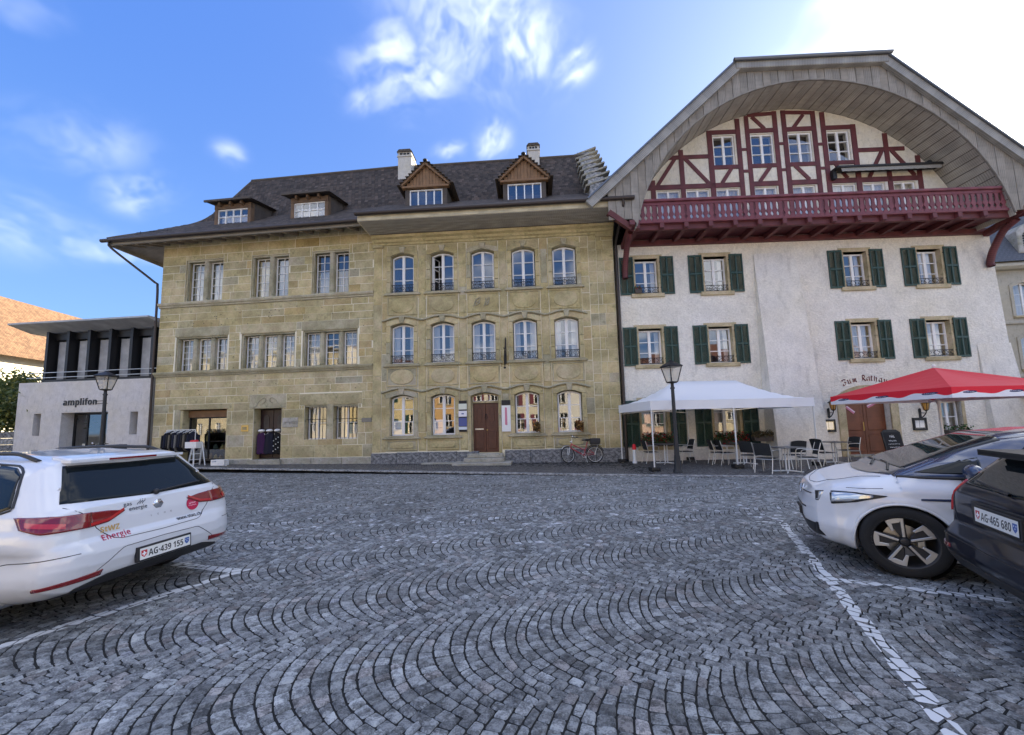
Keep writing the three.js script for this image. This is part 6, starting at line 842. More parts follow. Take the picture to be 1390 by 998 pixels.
/* white and dark blue electric hatchback, nose to the left */
{
  const L = 4.26, th = heading(149), nose = [3.71, -5.143], car = thing('electric_hatchback', 'white hatchback with dark roof and five-spoke star wheels, nose out of its bay', 'car', [nose[0] - L * Math.cos(th), 0, nose[1] + L * Math.sin(th)], th);
  const side = [[0.45, 0.2], [0.15, 0.26], [0.03, 0.4], [0.0, 0.6], [0.06, 0.85], [0.14, 1.0], [0.34, 1.246], [0.5, 1.385], [0.9, 1.435], [1.6, 1.463], [2.2, 1.451], [2.6, 1.402], [3.0, 1.246], [3.42, 1.049], [3.52, 1.0], [3.75, 0.955], [4.0, 0.88], [4.15, 0.79], [4.225, 0.69], [4.255, 0.58], [4.25, 0.42], [4.21, 0.28], [4.1, 0.2], [3.9, 0.17]];
  const width = curve([[0, 0.8], [0.2, 0.89], [0.7, 0.935], [2.2, 0.925], [3.4, 0.93], [3.75, 0.9], [4.0, 0.8], [4.15, 0.68], [4.26, 0.45]]), tuck = (y) => 0.015 + (y < 0.4 ? (0.4 - y) * 0.2 : 0) + smooth(0.82, 1.02, y) * 0.06 + Math.max(0, y - 1.0) * 0.58 + 0.014 * smooth(0.75, 0.62, y) * smooth(0.4, 0.55, y);
  const WX = L - 0.76, f = carField(side, width, tuck, (x, y) => (y > 1.15 ? 0.24 : x > 3.5 ? 0.24 : 0.12), [WX, WX - 2.77], 0.375, (d, x, y, az) => { const fl = Math.hypot(x - WX, y - 0.33); return d - 0.012 * smooth(0.47, 0.4, fl) * (az > 0.6 ? 1 : 0); });
  { // white lower shell, dark upper shell, divided along the belt line
    const g = solid(f, [-0.1, 0.08, -1.05], [4.4, 1.66, 1.05], 0.027), p = g.attributes.position, lo = [], hi = []; for (let i = 0; i < g.index.count; i += 3) { const t = [0, 1, 2].map((k) => g.index.getX(i + k)), y = t.reduce((s, k) => s + p.getY(k), 0) / 3, x = t.reduce((s, k) => s + p.getX(k), 0) / 3; (y > 0.985 && x > 0.3 ? hi : lo).push(...t); }
    const g2 = g.clone(); g.setIndex(lo); g2.setIndex(hi); mesh('body', g, M.carWhite, car); mesh('upper_body', g2, M.carBlue, car);
  } mesh('underbody', box(0.6, 3.9, 0.16, 0.3, -0.5, 0.5), M.trim, car);
  // dark roof, pillars and cowl
  mesh('roof_panel', onBody(f, 'top', [[0.45, -0.58], [1.4, -0.64], [2.72, -0.6]].map(([x, z]) => [x, z]), [[0.45, 0.58], [1.4, 0.64], [2.72, 0.6]], { off: 0.006, n: 20, m: 16 }), M.carBlue, car);
  mesh('windscreen', onBody(f, 'top', [[2.66, -0.57], [3.05, -0.62], [3.42, -0.66]], [[2.66, 0.57], [3.05, 0.62], [3.42, 0.66]], { off: 0.008, n: 18, m: 18 }), M.carGlass, car);
  mat('cowl', [0.1, 0.095, 0.09], { roughness: 0.35, physical: true, clearcoat: 0.6 }); mesh('cowl', onBody(f, 'top', [[3.4, -0.74], [3.5, -0.72], [3.6, -0.55]], [[3.4, 0.74], [3.5, 0.72], [3.6, 0.55]].map(([x, z]) => [x, z]), { off: 0.007, n: 14, m: 20 }), M.cowl, car);
  mesh('cowl', onBody(f, 'top', [[3.58, -0.6], [3.64, -0.45], [3.68, -0.15]], [[3.58, 0.6], [3.64, 0.45], [3.68, 0.15]], { off: 0.0075, n: 10, m: 18, skirt: 0 }), M.cowl, car);
  for (const s of [-1, 1]) {
    const ph = s < 0 ? 90 : -90; mesh('pillar_band', onBody(f, ph, [[0.5, 0.99], [1.6, 0.985], [2.6, 0.99], [3.5, 0.985]], [[0.62, 1.328], [1.4, 1.41], [2.2, 1.41], [2.75, 1.344]], { off: 0.005, n: 40, m: 12 }), M.carBlue, car);
    mesh('side_window', onBody(f, ph, [[2.9, 1.025], [3.2, 1.025], [3.36, 1.029]], [[2.88, 1.18], [3.02, 1.148], [3.3, 1.049]], { off: 0.009 }), M.carGlass, car); mesh('side_window', onBody(f, ph, [[1.95, 1.016], [2.84, 1.02]], [[1.95, 1.361], [2.5, 1.328]].map(([a, b]) => [a, b]), { off: 0.009 }), M.carGlass, car); mesh('side_window', onBody(f, ph, [[0.85, 1.033], [1.88, 1.016]], [[0.95, 1.312], [1.88, 1.361]], { off: 0.009 }), M.carGlass, car);
    mesh('panel_gap', [seam(f, ph, [[3.05, 0.98], [2.98, 0.6], [3.02, 0.26]]), seam(f, ph, [[1.92, 0.98], [1.9, 0.26]]), seam(f, ph, [[3.62, 0.86], [3.9, 0.84]], 0.003)], M.trim, car); mesh('fender_badge', onBody(f, ph, [[3.08, 0.775], [3.36, 0.765]], [[3.08, 0.8], [3.36, 0.785]], { off: 0.006 }), M.carBlue, car);
    mesh('belt_trim', seam(f, ph, [[0.36, 0.985], [1.5, 0.985], [2.6, 0.985], [3.5, 0.985]], 0.016, 60), M.trim, car); mesh('sill_trim', onBody(f, ph, [[1.2, 0.23], [3.0, 0.23]], [[1.2, 0.31], [3.0, 0.31]], { off: 0.005 }), M.trim, car); const mp = cast(f, ph, 3.0, 1.0); mesh('mirror', ball(3.0, 1.06, mp.z + s * 0.12, 0.1, 0.7, 0.75, 1.15, 14), M.carBlue, car);
    // headlamp: dark surround, clear lens, silver light line
    const lampG = sub('headlamp', car), pl = s * -140, Q = (pts) => diag(pl, pts.map(([x, z, y]) => [x, s * z, y]));
    mesh('lamp_housing', onBody(f, pl, Q([[3.6, 0.88, 0.778], [3.8, 0.82, 0.705], [3.98, 0.72, 0.655], [4.12, 0.55, 0.66]]), Q([[3.58, 0.88, 0.79], [3.8, 0.82, 0.805], [3.98, 0.72, 0.795], [4.13, 0.54, 0.76]]), { off: 0.006, n: 30 }), M.trim, lampG);
    mesh('lens', onBody(f, pl, Q([[3.68, 0.86, 0.762], [3.84, 0.8, 0.715], [3.99, 0.71, 0.676], [4.09, 0.59, 0.676]]), Q([[3.68, 0.86, 0.784], [3.84, 0.8, 0.79], [3.99, 0.71, 0.778], [4.09, 0.59, 0.757]]), { off: 0.012, n: 22 }), M.lampClear, lampG);
    mesh('projector', onBody(f, pl, Q([[3.99, 0.71, 0.69], [4.06, 0.63, 0.688]]), Q([[3.99, 0.71, 0.768], [4.06, 0.63, 0.756]]), { off: 0.016, n: 8 }), M.carGlass, lampG); mesh('light_bar', seam(f, pl, Q([[3.7, 0.85, 0.762], [3.86, 0.8, 0.708], [4.0, 0.7, 0.676], [4.12, 0.55, 0.672]]), 0.009), M.lampClear, lampG);
    { const arc = []; for (let k = 0; k <= 30; k++) { const an = lerp(-0.35, Math.PI + 0.35, k / 30), p = cast(f, ph, WX + 0.385 * Math.cos(an), 0.33 + 0.385 * Math.sin(an)); arc.push([p.x, p.y, p.z - s * 0.006]); } mesh('wheel_arch_lip', tube(arc, 0.014, 70, 6), M.carWhite, car); }
    wheel(car, WX, 0.345, s * 0.81, 0.345, 'star', s < 0 ? Math.PI - 0.1 : -0.1); wheel(car, WX - 2.77, 0.345, s * 0.81, 0.345, 'star', s < 0 ? Math.PI : 0); mesh('wheel_liner', lathe([[0.372, -0.14], [0.372, 0.12]], 28).rotateX(Math.PI / 2).translate(WX, 0.33, s * 0.72), M.trim, car);
  }
  mesh('nose_line', seam(f, 180, [[-0.5, 0.72], [-0.1, 0.7], [0.1, 0.7], [0.5, 0.72]], 0.008), M.trim, car);
  mesh('bonnet_gap', [seam(f, 'top', [[3.6, -0.72], [3.95, -0.55], [4.1, -0.3], [4.13, 0], [4.1, 0.3], [3.95, 0.55], [3.6, 0.72]], 0.0035, 60)], M.trim, car);
  const bp = cast(f, 180, 0, 0.705); mesh('badge', [plain(new THREE.TorusGeometry(0.058, 0.007, 6, 24).rotateY(Math.PI / 2).rotateZ(0.35).translate(bp.x + 0.004, bp.y, 0)), bar([bp.x + 0.008, bp.y + 0.04, -0.03], [bp.x + 0.014, bp.y - 0.05, 0], 0.012), bar([bp.x + 0.008, bp.y + 0.04, 0.03], [bp.x + 0.014, bp.y - 0.05, 0], 0.012)], M.chrome, car);
  mesh('grille', onBody(f, 180, [[-0.56, 0.27], [0, 0.24], [0.56, 0.27]], [[-0.6, 0.4], [0, 0.36], [0.6, 0.4]], { off: 0.006, n: 24 }), M.trim, car); for (const s of [-1, 1]) { const pl = s * -150, Q = (pts) => diag(pl, pts.map(([x, z, y]) => [x, s * z, y])); mesh('air_curtain', onBody(f, pl, Q([[4.05, 0.74, 0.28], [4.2, 0.5, 0.26]]), Q([[4.05, 0.75, 0.43], [4.2, 0.5, 0.4]]), { off: 0.007 }), M.trim, car); }
  mesh('upper_vent', onBody(f, 180, [[-0.36, 0.53], [0.36, 0.53]], [[-0.36, 0.548], [0.36, 0.548]], { off: 0.004 }), M.trim, car); plate(car, '', [L + 0.012, 0.455, 0], Math.PI / 2, 0, 0.3);
  mesh('wipers', [tube([[3.5, 1.02, -0.55], [3.42, 1.065, -0.2], [3.4, 1.07, 0.1]], 0.012, 16, 5), tube([[3.5, 1.02, 0.1], [3.42, 1.065, 0.35], [3.42, 1.055, 0.58]], 0.012, 16, 5)], M.trim, car);
  mesh('tail_lamp', [onBody(f, 0, [[-0.75, 0.85], [-0.3, 0.87]], [[-0.75, 0.97], [-0.3, 0.95]]), onBody(f, 0, [[0.3, 0.87], [0.75, 0.85]], [[0.3, 0.95], [0.75, 0.97]])], M.redLamp, car);
}

/* black hatchback, only its tail in view */
{
  const car = thing('black_hatchback', 'glossy black hatchback seen from behind, next to the white hatchback', 'car', [3.4, 0, -2.84], heading(-28));
  const side = [[0.45, 0.22], [0.2, 0.28], [0.05, 0.36], [-0.02, 0.48], [-0.01, 0.62], [0.06, 0.7], [0.075, 0.95], [0.12, 1.017], [0.32, 1.258], [0.36, 1.31], [0.7, 1.37], [1.3, 1.404], [2.0, 1.387], [2.5, 1.292], [3.05, 1.052], [3.3, 0.98], [3.8, 0.88], [4.1, 0.72], [4.18, 0.5], [4.1, 0.26], [3.9, 0.2]];
  const width = curve([[0, 0.84], [0.2, 0.9], [0.7, 0.93], [2.2, 0.92], [3.4, 0.92], [3.9, 0.82], [4.18, 0.55]]), tuck = (y) => 0.02 + (y < 0.4 ? (0.4 - y) * 0.2 : 0) + smooth(0.8, 1.0, y) * 0.06 + Math.max(0, y - 0.98) * 0.58;
  const f = carField(side, width, tuck, (x, y) => (y > 1.1 ? 0.2 : x < 0.5 ? 0.22 : 0.12), [0.82, 3.38], 0.36); mesh('body', solid(f, [-0.15, 0.1, -1.05], [4.3, 1.56, 1.05], 0.036), M.carBlack, car);
  mesh('rear_window', onBody(f, 0, [[-0.66, 1.026], [0, 1.017], [0.66, 1.026]], [[-0.5, 1.249], [0, 1.258], [0.5, 1.249]], { n: 22 }), M.carGlass, car); mesh('spoiler', [box(0.2, 0.46, 1.285, 1.318, -0.54, 0.54, 0.01), box(0.2, 0.24, 1.272, 1.3, -0.54, 0.54)], M.trim, car);
  mesh('bumper_trim', onBody(f, 0, [[-0.72, 0.3], [0, 0.29], [0.72, 0.3]], [[-0.78, 0.46], [0, 0.44], [0.78, 0.46]], { off: 0.006, n: 26 }), M.trim, car); mesh('panel_gap', [seam(f, 0, [[-0.74, 1.0], [-0.62, 0.72], [0, 0.7], [0.62, 0.72], [0.74, 1.0]], 0.005), seam(f, 0, [[-0.82, 0.6], [0, 0.59], [0.82, 0.6]], 0.005)], M.trim, car);
  for (const s of [-1, 1]) {
    const ph = s < 0 ? 90 : -90, fl = (l) => (s < 0 ? l : l.map(([a, b]) => [-a, b]).reverse()), tl = sub('tail_lamp', car); const po = s * -35, Q = (pts) => diag(po, pts.map(([x, z, y]) => [x, s * z, y])); mesh('lens', onBody(f, po, Q([[0.26, 0.87, 0.8], [0.1, 0.74, 0.78]]), Q([[0.34, 0.84, 1.03], [0.16, 0.66, 1.05]]), { off: 0.012 }), M.redLampBright, tl); mesh('lens_band', onBody(f, po, Q([[0.26, 0.87, 0.88], [0.1, 0.73, 0.87]]), Q([[0.27, 0.87, 0.92], [0.11, 0.72, 0.91]]), { off: 0.015 }), M.redLamp, tl);
    mesh('side_window', onBody(f, ph, [[0.6, 1.017], [2.9, 0.98]], [[0.75, 1.258], [1.4, 1.327], [2.3, 1.292]], { n: 30 }), M.carGlass, car); wheel(car, 0.82, 0.32, s * 0.8, 0.32, 'plain', s < 0 ? Math.PI : 0); wheel(car, 3.38, 0.32, s * 0.8, 0.32, 'plain', s < 0 ? Math.PI : 0);
    mesh('reflector', onBody(f, 0, fl([[-0.78, 0.5], [-0.58, 0.5]]), fl([[-0.78, 0.53], [-0.58, 0.53]]), { off: 0.008 }), M.redLamp, car);
  }
  mesh('windscreen', onBody(f, 180, [[-0.66, 1.017], [0.66, 1.017]], [[-0.52, 1.275], [0.52, 1.275]]), M.carGlass, car); mesh('headlight', [onBody(f, 150, [[-1.2, 0.6], [-0.8, 0.58]], [[-1.2, 0.72], [-0.8, 0.68]]), onBody(f, -150, [[0.8, 0.58], [1.2, 0.6]], [[0.8, 0.68], [1.2, 0.72]])], M.lampClear, car);
  plate(car, 'AG·465 680', [0.03, 0.845, 0], -Math.PI / 2, -0.04); mesh('plate_recess', box(0.045, 0.07, 0.755, 0.93, -0.34, 0.34, 0.01), M.trim, car);
  const ls = onBody(f, 0, [[0.36, 0.955], [0.68, 0.955]], [[0.36, 0.985], [0.68, 0.985]], { off: 0.004, skirt: 0, n: 10, m: 2 }); mesh('model_lettering', ls, sticker('letters', 512, 64, (c) => { c.fillStyle = '#b9bcc2'; scribble(c, 40, 12, 430, 36, 9, 8); }), car);
  const wp = []; for (let k = 0; k <= 6; k++) { const p = cast(f, 0, lerp(0, -0.45, k / 6), lerp(1.03, 1.07, k / 6)); wp.push([p.x - 0.02, p.y, p.z]); } mesh('rear_wiper', tube(wp, 0.012, 20, 5), M.trim, car);
}
/* ---------- street furniture, terrace and small things ---------- */
const spot = (x, y, h = 0) => { const p = onGround(x, y, h); return [p.x, h, p.z]; };
const wallSpot = (k, u, h, d) => facadePoint(k, u, h, d).toArray();
// street lamps: fluted post, four-sided lantern
function lamp(label, pos, turn, h) {
  const t = thing('street_lamp', label, 'street lamp', pos, turn, 'lanterns on posts along the square'), y = h - 0.72;
  mesh('post', [lathe([[0.14, 0], [0.14, 0.06], [0.1, 0.12], [0.085, 0.5], [0.075, 0.55], [0.062, 1.2], [0.05, y - 0.2], [0.075, y - 0.16], [0.05, y - 0.12], [0.045, y - 0.02], [0.1, y]], 14)], M.ironPost, t);
  mesh('lantern_base', lathe([[0.02, y - 0.02], [0.15, y], [0.15, y + 0.03], [0.12, y + 0.04]], 4).rotateY(Math.PI / 4), M.ironPost, t); const a = 0.115, b = 0.215, y0 = y + 0.03, y1 = y + 0.52;
  mesh('lantern_frame', [[1, 1], [1, -1], [-1, -1], [-1, 1]].flatMap(([sx, sz], i, q) => { const [nx, nz] = q[(i + 1) % 4]; return [bar([sx * a, y0, sz * a], [sx * b, y1, sz * b], 0.022), bar([sx * b, y1, sz * b], [nx * b, y1, nz * b], 0.03), bar([sx * a, y0, sz * a], [nx * a, y0, nz * a], 0.024)]; }), M.iron, t);
  for (const [sx, sz, nx, nz] of [[1, 1, 1, -1], [1, -1, -1, -1], [-1, -1, -1, 1], [-1, 1, 1, 1]]) mesh('lantern_pane', quads([[[sx * a, y0, sz * a], [nx * a, y0, nz * a], [nx * b, y1, nz * b], [sx * b, y1, sz * b]]]), M.lampGlass, t);
  mesh('lantern_roof', [lathe([[0.34, y1 - 0.005], [0.345, y1 + 0.02], [0.2, y1 + 0.1], [0.08, y1 + 0.16], [0.05, y1 + 0.2], [0.001, y1 + 0.22]], 4).rotateY(Math.PI / 4)], M.iron, t); mat('bulb', [0.82, 0.80, 0.74], { roughness: 0.5 }); mesh('lamp_tube', lathe([[0.001, y0], [0.06, y0 + 0.02], [0.07, y0 + 0.3], [0.03, y0 + 0.36], [0.001, y0 + 0.37]], 12), M.bulb, t);
}
lamp('lantern post standing before the white party tent', spot(920.5, 642), 0.3, 3.5); lamp('lantern post standing before the low white shop', [-15.0, 0.2, -14.1], 0.2, 3.75);

// terrace chairs and tables
const terrace = 'terrace chairs by the inn', protoChair = thing('terrace_chair', 'x', 'chair', [0, 0, 0], 0, terrace);
{
  const t = protoChair, s = 0.235, r = 0.0125; for (const k of [-1, 1]) { mesh('side_frame', tube([[k * s, 0.01, 0.24], [k * s, 0.35, 0.225], [k * (s + 0.01), 0.62, 0.2], [k * (s + 0.015), 0.665, 0.12], [k * (s + 0.015), 0.67, -0.12], [k * s, 0.66, -0.2]], r, 36, 8), M.alu, t); mesh('back_leg', tube([[k * s, 0.01, -0.29], [k * s, 0.4, -0.2], [k * s, 0.6, -0.215], [k * (s - 0.005), 0.86, -0.285]], r, 30, 8), M.alu, t); }
  mesh('seat_frame', [rod([-s, 0.42, 0.21], [s, 0.42, 0.21], r), rod([-s, 0.41, -0.2], [s, 0.41, -0.2], r), rod([-s, 0.42, 0.21], [-s, 0.41, -0.2], r), rod([s, 0.42, 0.21], [s, 0.41, -0.2], r)], M.alu, t); mesh('seat', cube(0.45, 0.018, 0.42, 0, 0.43, 0.0), M.darkWeave, t);
  const g = new THREE.BoxGeometry(0.45, 0.34, 0.016, 6, 4, 1), p = g.attributes.position; for (let i = 0; i < p.count; i++) { const x = p.getX(i), y = p.getY(i); p.setXYZ(i, x, y + (y > 0 ? 0.03 * (1 - (x / 0.225) ** 2) : 0), p.getZ(i) - 0.03 * (1 - (x / 0.225) ** 2) - y * 0.27); } g.computeVertexNormals(); mesh('backrest', g.translate(0, 0.69, -0.245), M.darkWeave, t);
}
const protoTable = thing('terrace_table', 'x', 'table', [0, 0, 0], 0, 'terrace tables by the inn'); mat('tableTop', [0.10, 0.105, 0.11], { roughness: 0.35 }); mat('whiteMetal', [0.72, 0.73, 0.72], { roughness: 0.4 });
mesh('table_top', slab([[-0.35, -0.33], [-0.33, -0.35], [0.33, -0.35], [0.35, -0.33], [0.35, 0.33], [0.33, 0.35], [-0.33, 0.35], [-0.35, 0.33]], 0, 0.022).rotateX(-Math.PI / 2).translate(0, 0.72, 0), M.tableTop, protoTable); mesh('column', [rod([0.05, 0.04, 0], [0.05, 0.72, 0], 0.022), rod([-0.05, 0.04, 0], [-0.05, 0.72, 0], 0.022)], M.whiteMetal, protoTable); for (const a of [0.785, 2.356, 3.927, 5.498]) mesh('foot', bar([0, 0.045, 0], [Math.cos(a) * 0.38, 0.015, Math.sin(a) * 0.38], 0.04, 0.025), M.whiteMetal, protoTable);
[['table beside the lantern post under the tent', [905, 629.5], 0.2], ['table between two facing chairs in the middle of the tent', [1012, 630], 0.1], ['table at the front edge of the tent', [1070, 641], 0.15], ['table between the tent and the inn door', [1134, 629], 0.1]].forEach(([l, p, a], i) => { const s = spot(...p); s[2] = Math.max(s[2], -14.75); if (i) copyOf(protoTable, 'dark square ' + l, s, a); else { protoTable.position.set(...s); protoTable.rotation.y = a; protoTable.userData.label = 'dark square ' + l; } });
[['turned right, behind the left tent leg', [884, 629], 1.6], ['turned left, just right of the lantern post', [931, 628.5], -1.6], ['turned right, with another close behind it', [976, 630.5], 1.75], ['turned right, pushed against its neighbour under the tent', [986, 631], 1.6], ['left of the front table, set back', [1022, 636], 1.2], ['seen from its back at the left of the front table', [1043, 642], 1.0], ['behind the front table, facing the square', [1080, 636], 0.1], ['at the right end of the front table', [1098, 641], -1.2], ['left of the table before the inn door', [1121, 632], 1.5], ['by the inn door, turned left', [1153, 628], -1.6]].forEach(([l, p, a], i) => { const s = spot(...p); s[2] = Math.max(s[2], -14.85); const label = 'dark woven aluminium chair ' + l; if (i) copyOf(protoChair, label, s, a); else { protoChair.position.set(...s); protoChair.rotation.y = a; protoChair.userData.label = label; } });

// white folding party tent
{
  const t = thing('party_tent', 'white folding party tent over the inn terrace', 'tent', [7.18, 0, -14.18], 0.07), W = 2.82, D = 1.5, H = 2.22; mat('tentCloth', [0.86, 0.87, 0.89], { physical: true, roughness: 0.8, transmission: 0.12, thickness: 0, side: THREE.DoubleSide });
  const N = 24, K = 12, P = []; const ridge = 1.28, up = 0.78; // sagging hipped roof
  const hgt = (x, z) => { const dx = Math.max(0, Math.abs(x) - ridge) / (W - ridge), dz = Math.abs(z) / D, m = Math.max(dx, dz); return H + up * Math.pow(1 - m, 1.55) + 0.03; };
  const q = []; for (let i = 0; i < N; i++) for (let j = 0; j < K; j++) { const X = (k) => lerp(-W, W, k / N), Z = (k) => lerp(-D, D, k / K), c = (a, b) => [X(a), hgt(X(a), Z(b)), Z(b)]; q.push([c(i, j + 1), c(i + 1, j + 1), c(i + 1, j), c(i, j)]); } let g = quads(q); g.deleteAttribute('normal'); g.deleteAttribute('uv'); g = mergeVertices(g, 1e-4); g.computeVertexNormals(); mesh('canopy', metres(g), M.tentCloth, t);
  const val = (x0, z0, x1, z1) => { const o = []; for (let i = 0; i < 16; i++) { const f = (k, y) => { const s = k / 16, b = 0.012 * Math.sin(k * 2.1) * (y ? 1 : 0); return [lerp(x0, x1, s) + (z0 !== z1 ? b : 0), H + 0.04 - y, lerp(z0, z1, s) + (x0 !== x1 ? b : 0)]; }; o.push([f(i, 0.3), f(i + 1, 0.3), f(i + 1, 0), f(i, 0)]); } return quads(o); };
  mesh('valance', [val(-W, D, W, D), val(W, D, W, -D), val(W, -D, -W, -D), val(-W, -D, -W, D)], M.tentCloth, t);
  for (const x of [-W + 0.03, 0, W - 0.03]) for (const z of [-D + 0.03, D - 0.03]) { const l = sub('tent_leg', t); mesh('pole', [cube(0.034, H, 0.034, x, H / 2, z), cube(0.045, 0.06, 0.045, x, 1.2, z)], M.whiteMetal, l); mesh('foot_plate', cube(0.1, 0.012, 0.1, x, 0.008, z), M.whiteMetal, l); mesh('weight', [box(x - 0.15, x + 0.15, 0.015, 0.13, z - 0.12, z + 0.12, 0.02)], M.black, l); }
  mesh('truss', [-1, 1].flatMap((s) => [bar([-W, H - 0.1, s * (D - 0.03)], [0, H - 0.32, s * (D - 0.03)], 0.02), bar([-W, H - 0.32, s * (D - 0.03)], [0, H - 0.1, s * (D - 0.03)], 0.02), bar([0, H - 0.1, s * (D - 0.03)], [W, H - 0.32, s * (D - 0.03)], 0.02), bar([0, H - 0.32, s * (D - 0.03)], [W, H - 0.1, s * (D - 0.03)], 0.02)]), M.alu, t);
  const t2 = thing('white_marquee', 'white marquee peak beyond the red parasol', 'tent', [22.3, 0, -14.6], 0.1); mesh('canopy', quads([[[-2.2, 2.4, 2.2], [2.2, 2.4, 2.2], [0, 3.6, 0]], [[2.2, 2.4, 2.2], [2.2, 2.4, -2.2], [0, 3.6, 0]], [[2.2, 2.4, -2.2], [-2.2, 2.4, -2.2], [0, 3.6, 0]], [[-2.2, 2.4, -2.2], [-2.2, 2.4, 2.2], [0, 3.6, 0]], [[-2.2, 2.15, 2.2], [2.2, 2.15, 2.2], [2.2, 2.4, 2.2], [-2.2, 2.4, 2.2]], [[-2.2, 2.15, -2.2], [-2.2, 2.15, 2.2], [-2.2, 2.4, 2.2], [-2.2, 2.4, -2.2]]]), M.tentCloth, t2); for (const [x, z] of [[-2.15, 2.15], [2.15, 2.15], [-2.15, -2.15], [2.15, -2.15]]) mesh('pole', rod([x, 0, z], [x, 2.4, z], 0.03), M.whiteMetal, t2);
}
// red parasol
{
  const t = thing('red_parasol', 'large red parasol with white scalloped border by the inn door', 'parasol', [12.55, 0, -11.35], Math.atan2(0.74, 0.67) - Math.PI / 4 + Math.PI / 2), R = 1.72, y0 = 2.26, top = 2.98; mat('redCloth', [0.74, 0.028, 0.04], { physical: true, roughness: 0.8, transmission: 0.12, thickness: 0, side: THREE.DoubleSide });
  const c = [[R, R], [-R, R], [-R, -R], [R, -R]];
  const border = picture(1024, 128, (x, w, h) => { x.fillStyle = '#dd2236'; x.fillRect(0, 0, w, h); x.fillStyle = '#e4e6ee'; x.beginPath(); x.moveTo(0, h); x.lineTo(0, 92); for (let i = 0; i <= 64; i++) { const u = i / 64; x.lineTo(u * w, 92 - 42 * Math.pow(Math.abs(Math.sin(u * Math.PI * 3 + 0.4)), 1.5) + 6 * Math.sin(u * 40)); } x.lineTo(w, h); x.fill(); for (const u of [0.14, 0.5, 0.86]) { x.fillStyle = '#2a2f58'; x.beginPath(); x.ellipse(u * w, 62, 58, 15, -0.08, 0, 7); x.fill(); x.fillStyle = '#d9dce8'; scribble(x, u * w - 40, 54, 80, 15, 6, 4); } }); const bm = new THREE.MeshStandardMaterial({ map: border, roughness: 0.85, side: THREE.DoubleSide }); bm.name = 'parasol border';
  c.forEach(([ax, az], i) => { const [bx, bz] = c[(i + 1) % 4], q = []; for (let k = 0; k < 6; k++) for (let m = 0; m < 6; m++) { const f = (u, v) => { const s = v, x = lerp(lerp(ax, bx, u), 0, s), z = lerp(lerp(az, bz, u), 0, s); return [x, lerp(y0, top, s) - 0.1 * s * (1 - s) * 2 * Math.sin(u * Math.PI) - 0.05 * (1 - s) * Math.sin(u * Math.PI) * 0, z]; }; q.push([f(k / 6, m / 6), f((k + 1) / 6, m / 6), f((k + 1) / 6, (m + 1) / 6), f(k / 6, (m + 1) / 6)].reverse()); } mesh('canopy_panel', quads(q), M.redCloth, t);
    const g = new THREE.PlaneGeometry(2 * R, 0.27).translate(0, y0 - 0.125, 0), p = g.attributes.position; for (let k = 0; k < p.count; k++) { const u = p.getX(k) / (2 * R) + 0.5; p.setXYZ(k, lerp(ax, bx, 1 - u) * 1.004, p.getY(k), lerp(az, bz, 1 - u) * 1.004); } g.computeVertexNormals(); mesh('border', plain(g), bm, t); });
  for (const [ax, az] of c) mesh('rib', [bar([0, top - 0.06, 0], [ax * 0.99, y0 - 0.03, az * 0.99], 0.025), bar([0, 1.95, 0], [ax * 0.55, lerp(y0, top, 0.45) - 0.06, az * 0.55], 0.02)], M.whiteMetal, t); mesh('pole', [rod([0, 0.05, 0], [0, top, 0], 0.032, 0.032, 12), rod([0, 1.9, 0], [0, 2.0, 0], 0.055)], M.whiteMetal, t); mesh('finial', ball(0, top + 0.04, 0, 0.05), M.whiteMetal, t); mesh('foot', [box(-0.4, 0.4, 0, 0.1, -0.4, 0.4, 0.02)], M.plinth, t);
}
// inn front: lanterns, menu cases, chalk board, flags, flower boxes
function wallLantern(label, u, h) { const t = thing('wall_lantern', label, 'lantern', wallSpot('C', u, h, 0), PLANES.C[0], 'lanterns either side of the inn door'); mesh('bracket', [tube([[0, -0.5, 0.01], [0, -0.42, 0.14], [0, -0.3, 0.24], [0, -0.2, 0.26]], 0.018, 18, 6), tube([[0, -0.1, 0.02], [0, -0.28, 0.06], [0, -0.3, 0.2]], 0.014, 14, 6), cube(0.1, 0.36, 0.015, 0, -0.3, 0.01)], M.iron, t); mat('amber', [0.85, 0.55, 0.16], { physical: true, roughness: 0.3, transmission: 0.7, thickness: 0, side: THREE.DoubleSide }); mesh('glass', lathe([[0.07, -0.18], [0.125, 0.1]], 6, [0, 0, 0.26]), M.amber, t); mesh('frame', [...Array(6)].map((_, k) => bar([Math.cos(k * 1.047) * 0.072, -0.18, 0.26 + Math.sin(k * 1.047) * 0.072], [Math.cos(k * 1.047) * 0.128, 0.1, 0.26 + Math.sin(k * 1.047) * 0.128], 0.013)), M.iron, t); mesh('cap', lathe([[0.17, 0.09], [0.16, 0.12], [0.08, 0.18], [0.07, 0.22], [0.02, 0.24], [0.02, 0.29], [0.001, 0.3]], 6, [0, 0, 0.26]), M.iron, t); mesh('base', lathe([[0.001, -0.24], [0.03, -0.22], [0.08, -0.18], [0.07, -0.17]], 6, [0, 0, 0.26]), M.iron, t); }
wallLantern('iron wall lantern left of the inn door', 12.72, 2.05); wallLantern('iron wall lantern right of the inn door', 16.3, 1.95);
function menuCase(label, u, h) { const t = thing('menu_case', label, 'menu case', wallSpot('C', u, h, 0), PLANES.C[0], 'menu cases either side of the inn door'); mesh('case', slab(rect(-0.26, 0.26, -0.25, 0.25), 0, 0.07, [rect(-0.2, 0.2, -0.17, 0.17)], 0.008), M.black, t); mesh('back', cube(0.42, 0.36, 0.01, 0, 0, 0.01), M.black, t); mesh('menu_sheets', [cube(0.18, 0.28, 0.004, -0.1, 0, 0.02), cube(0.18, 0.28, 0.004, 0.1, 0, 0.02)], M.whitePaint, t); mesh('pane', new THREE.PlaneGeometry(0.4, 0.34).translate(0, 0, 0.05), M.glass, t); }
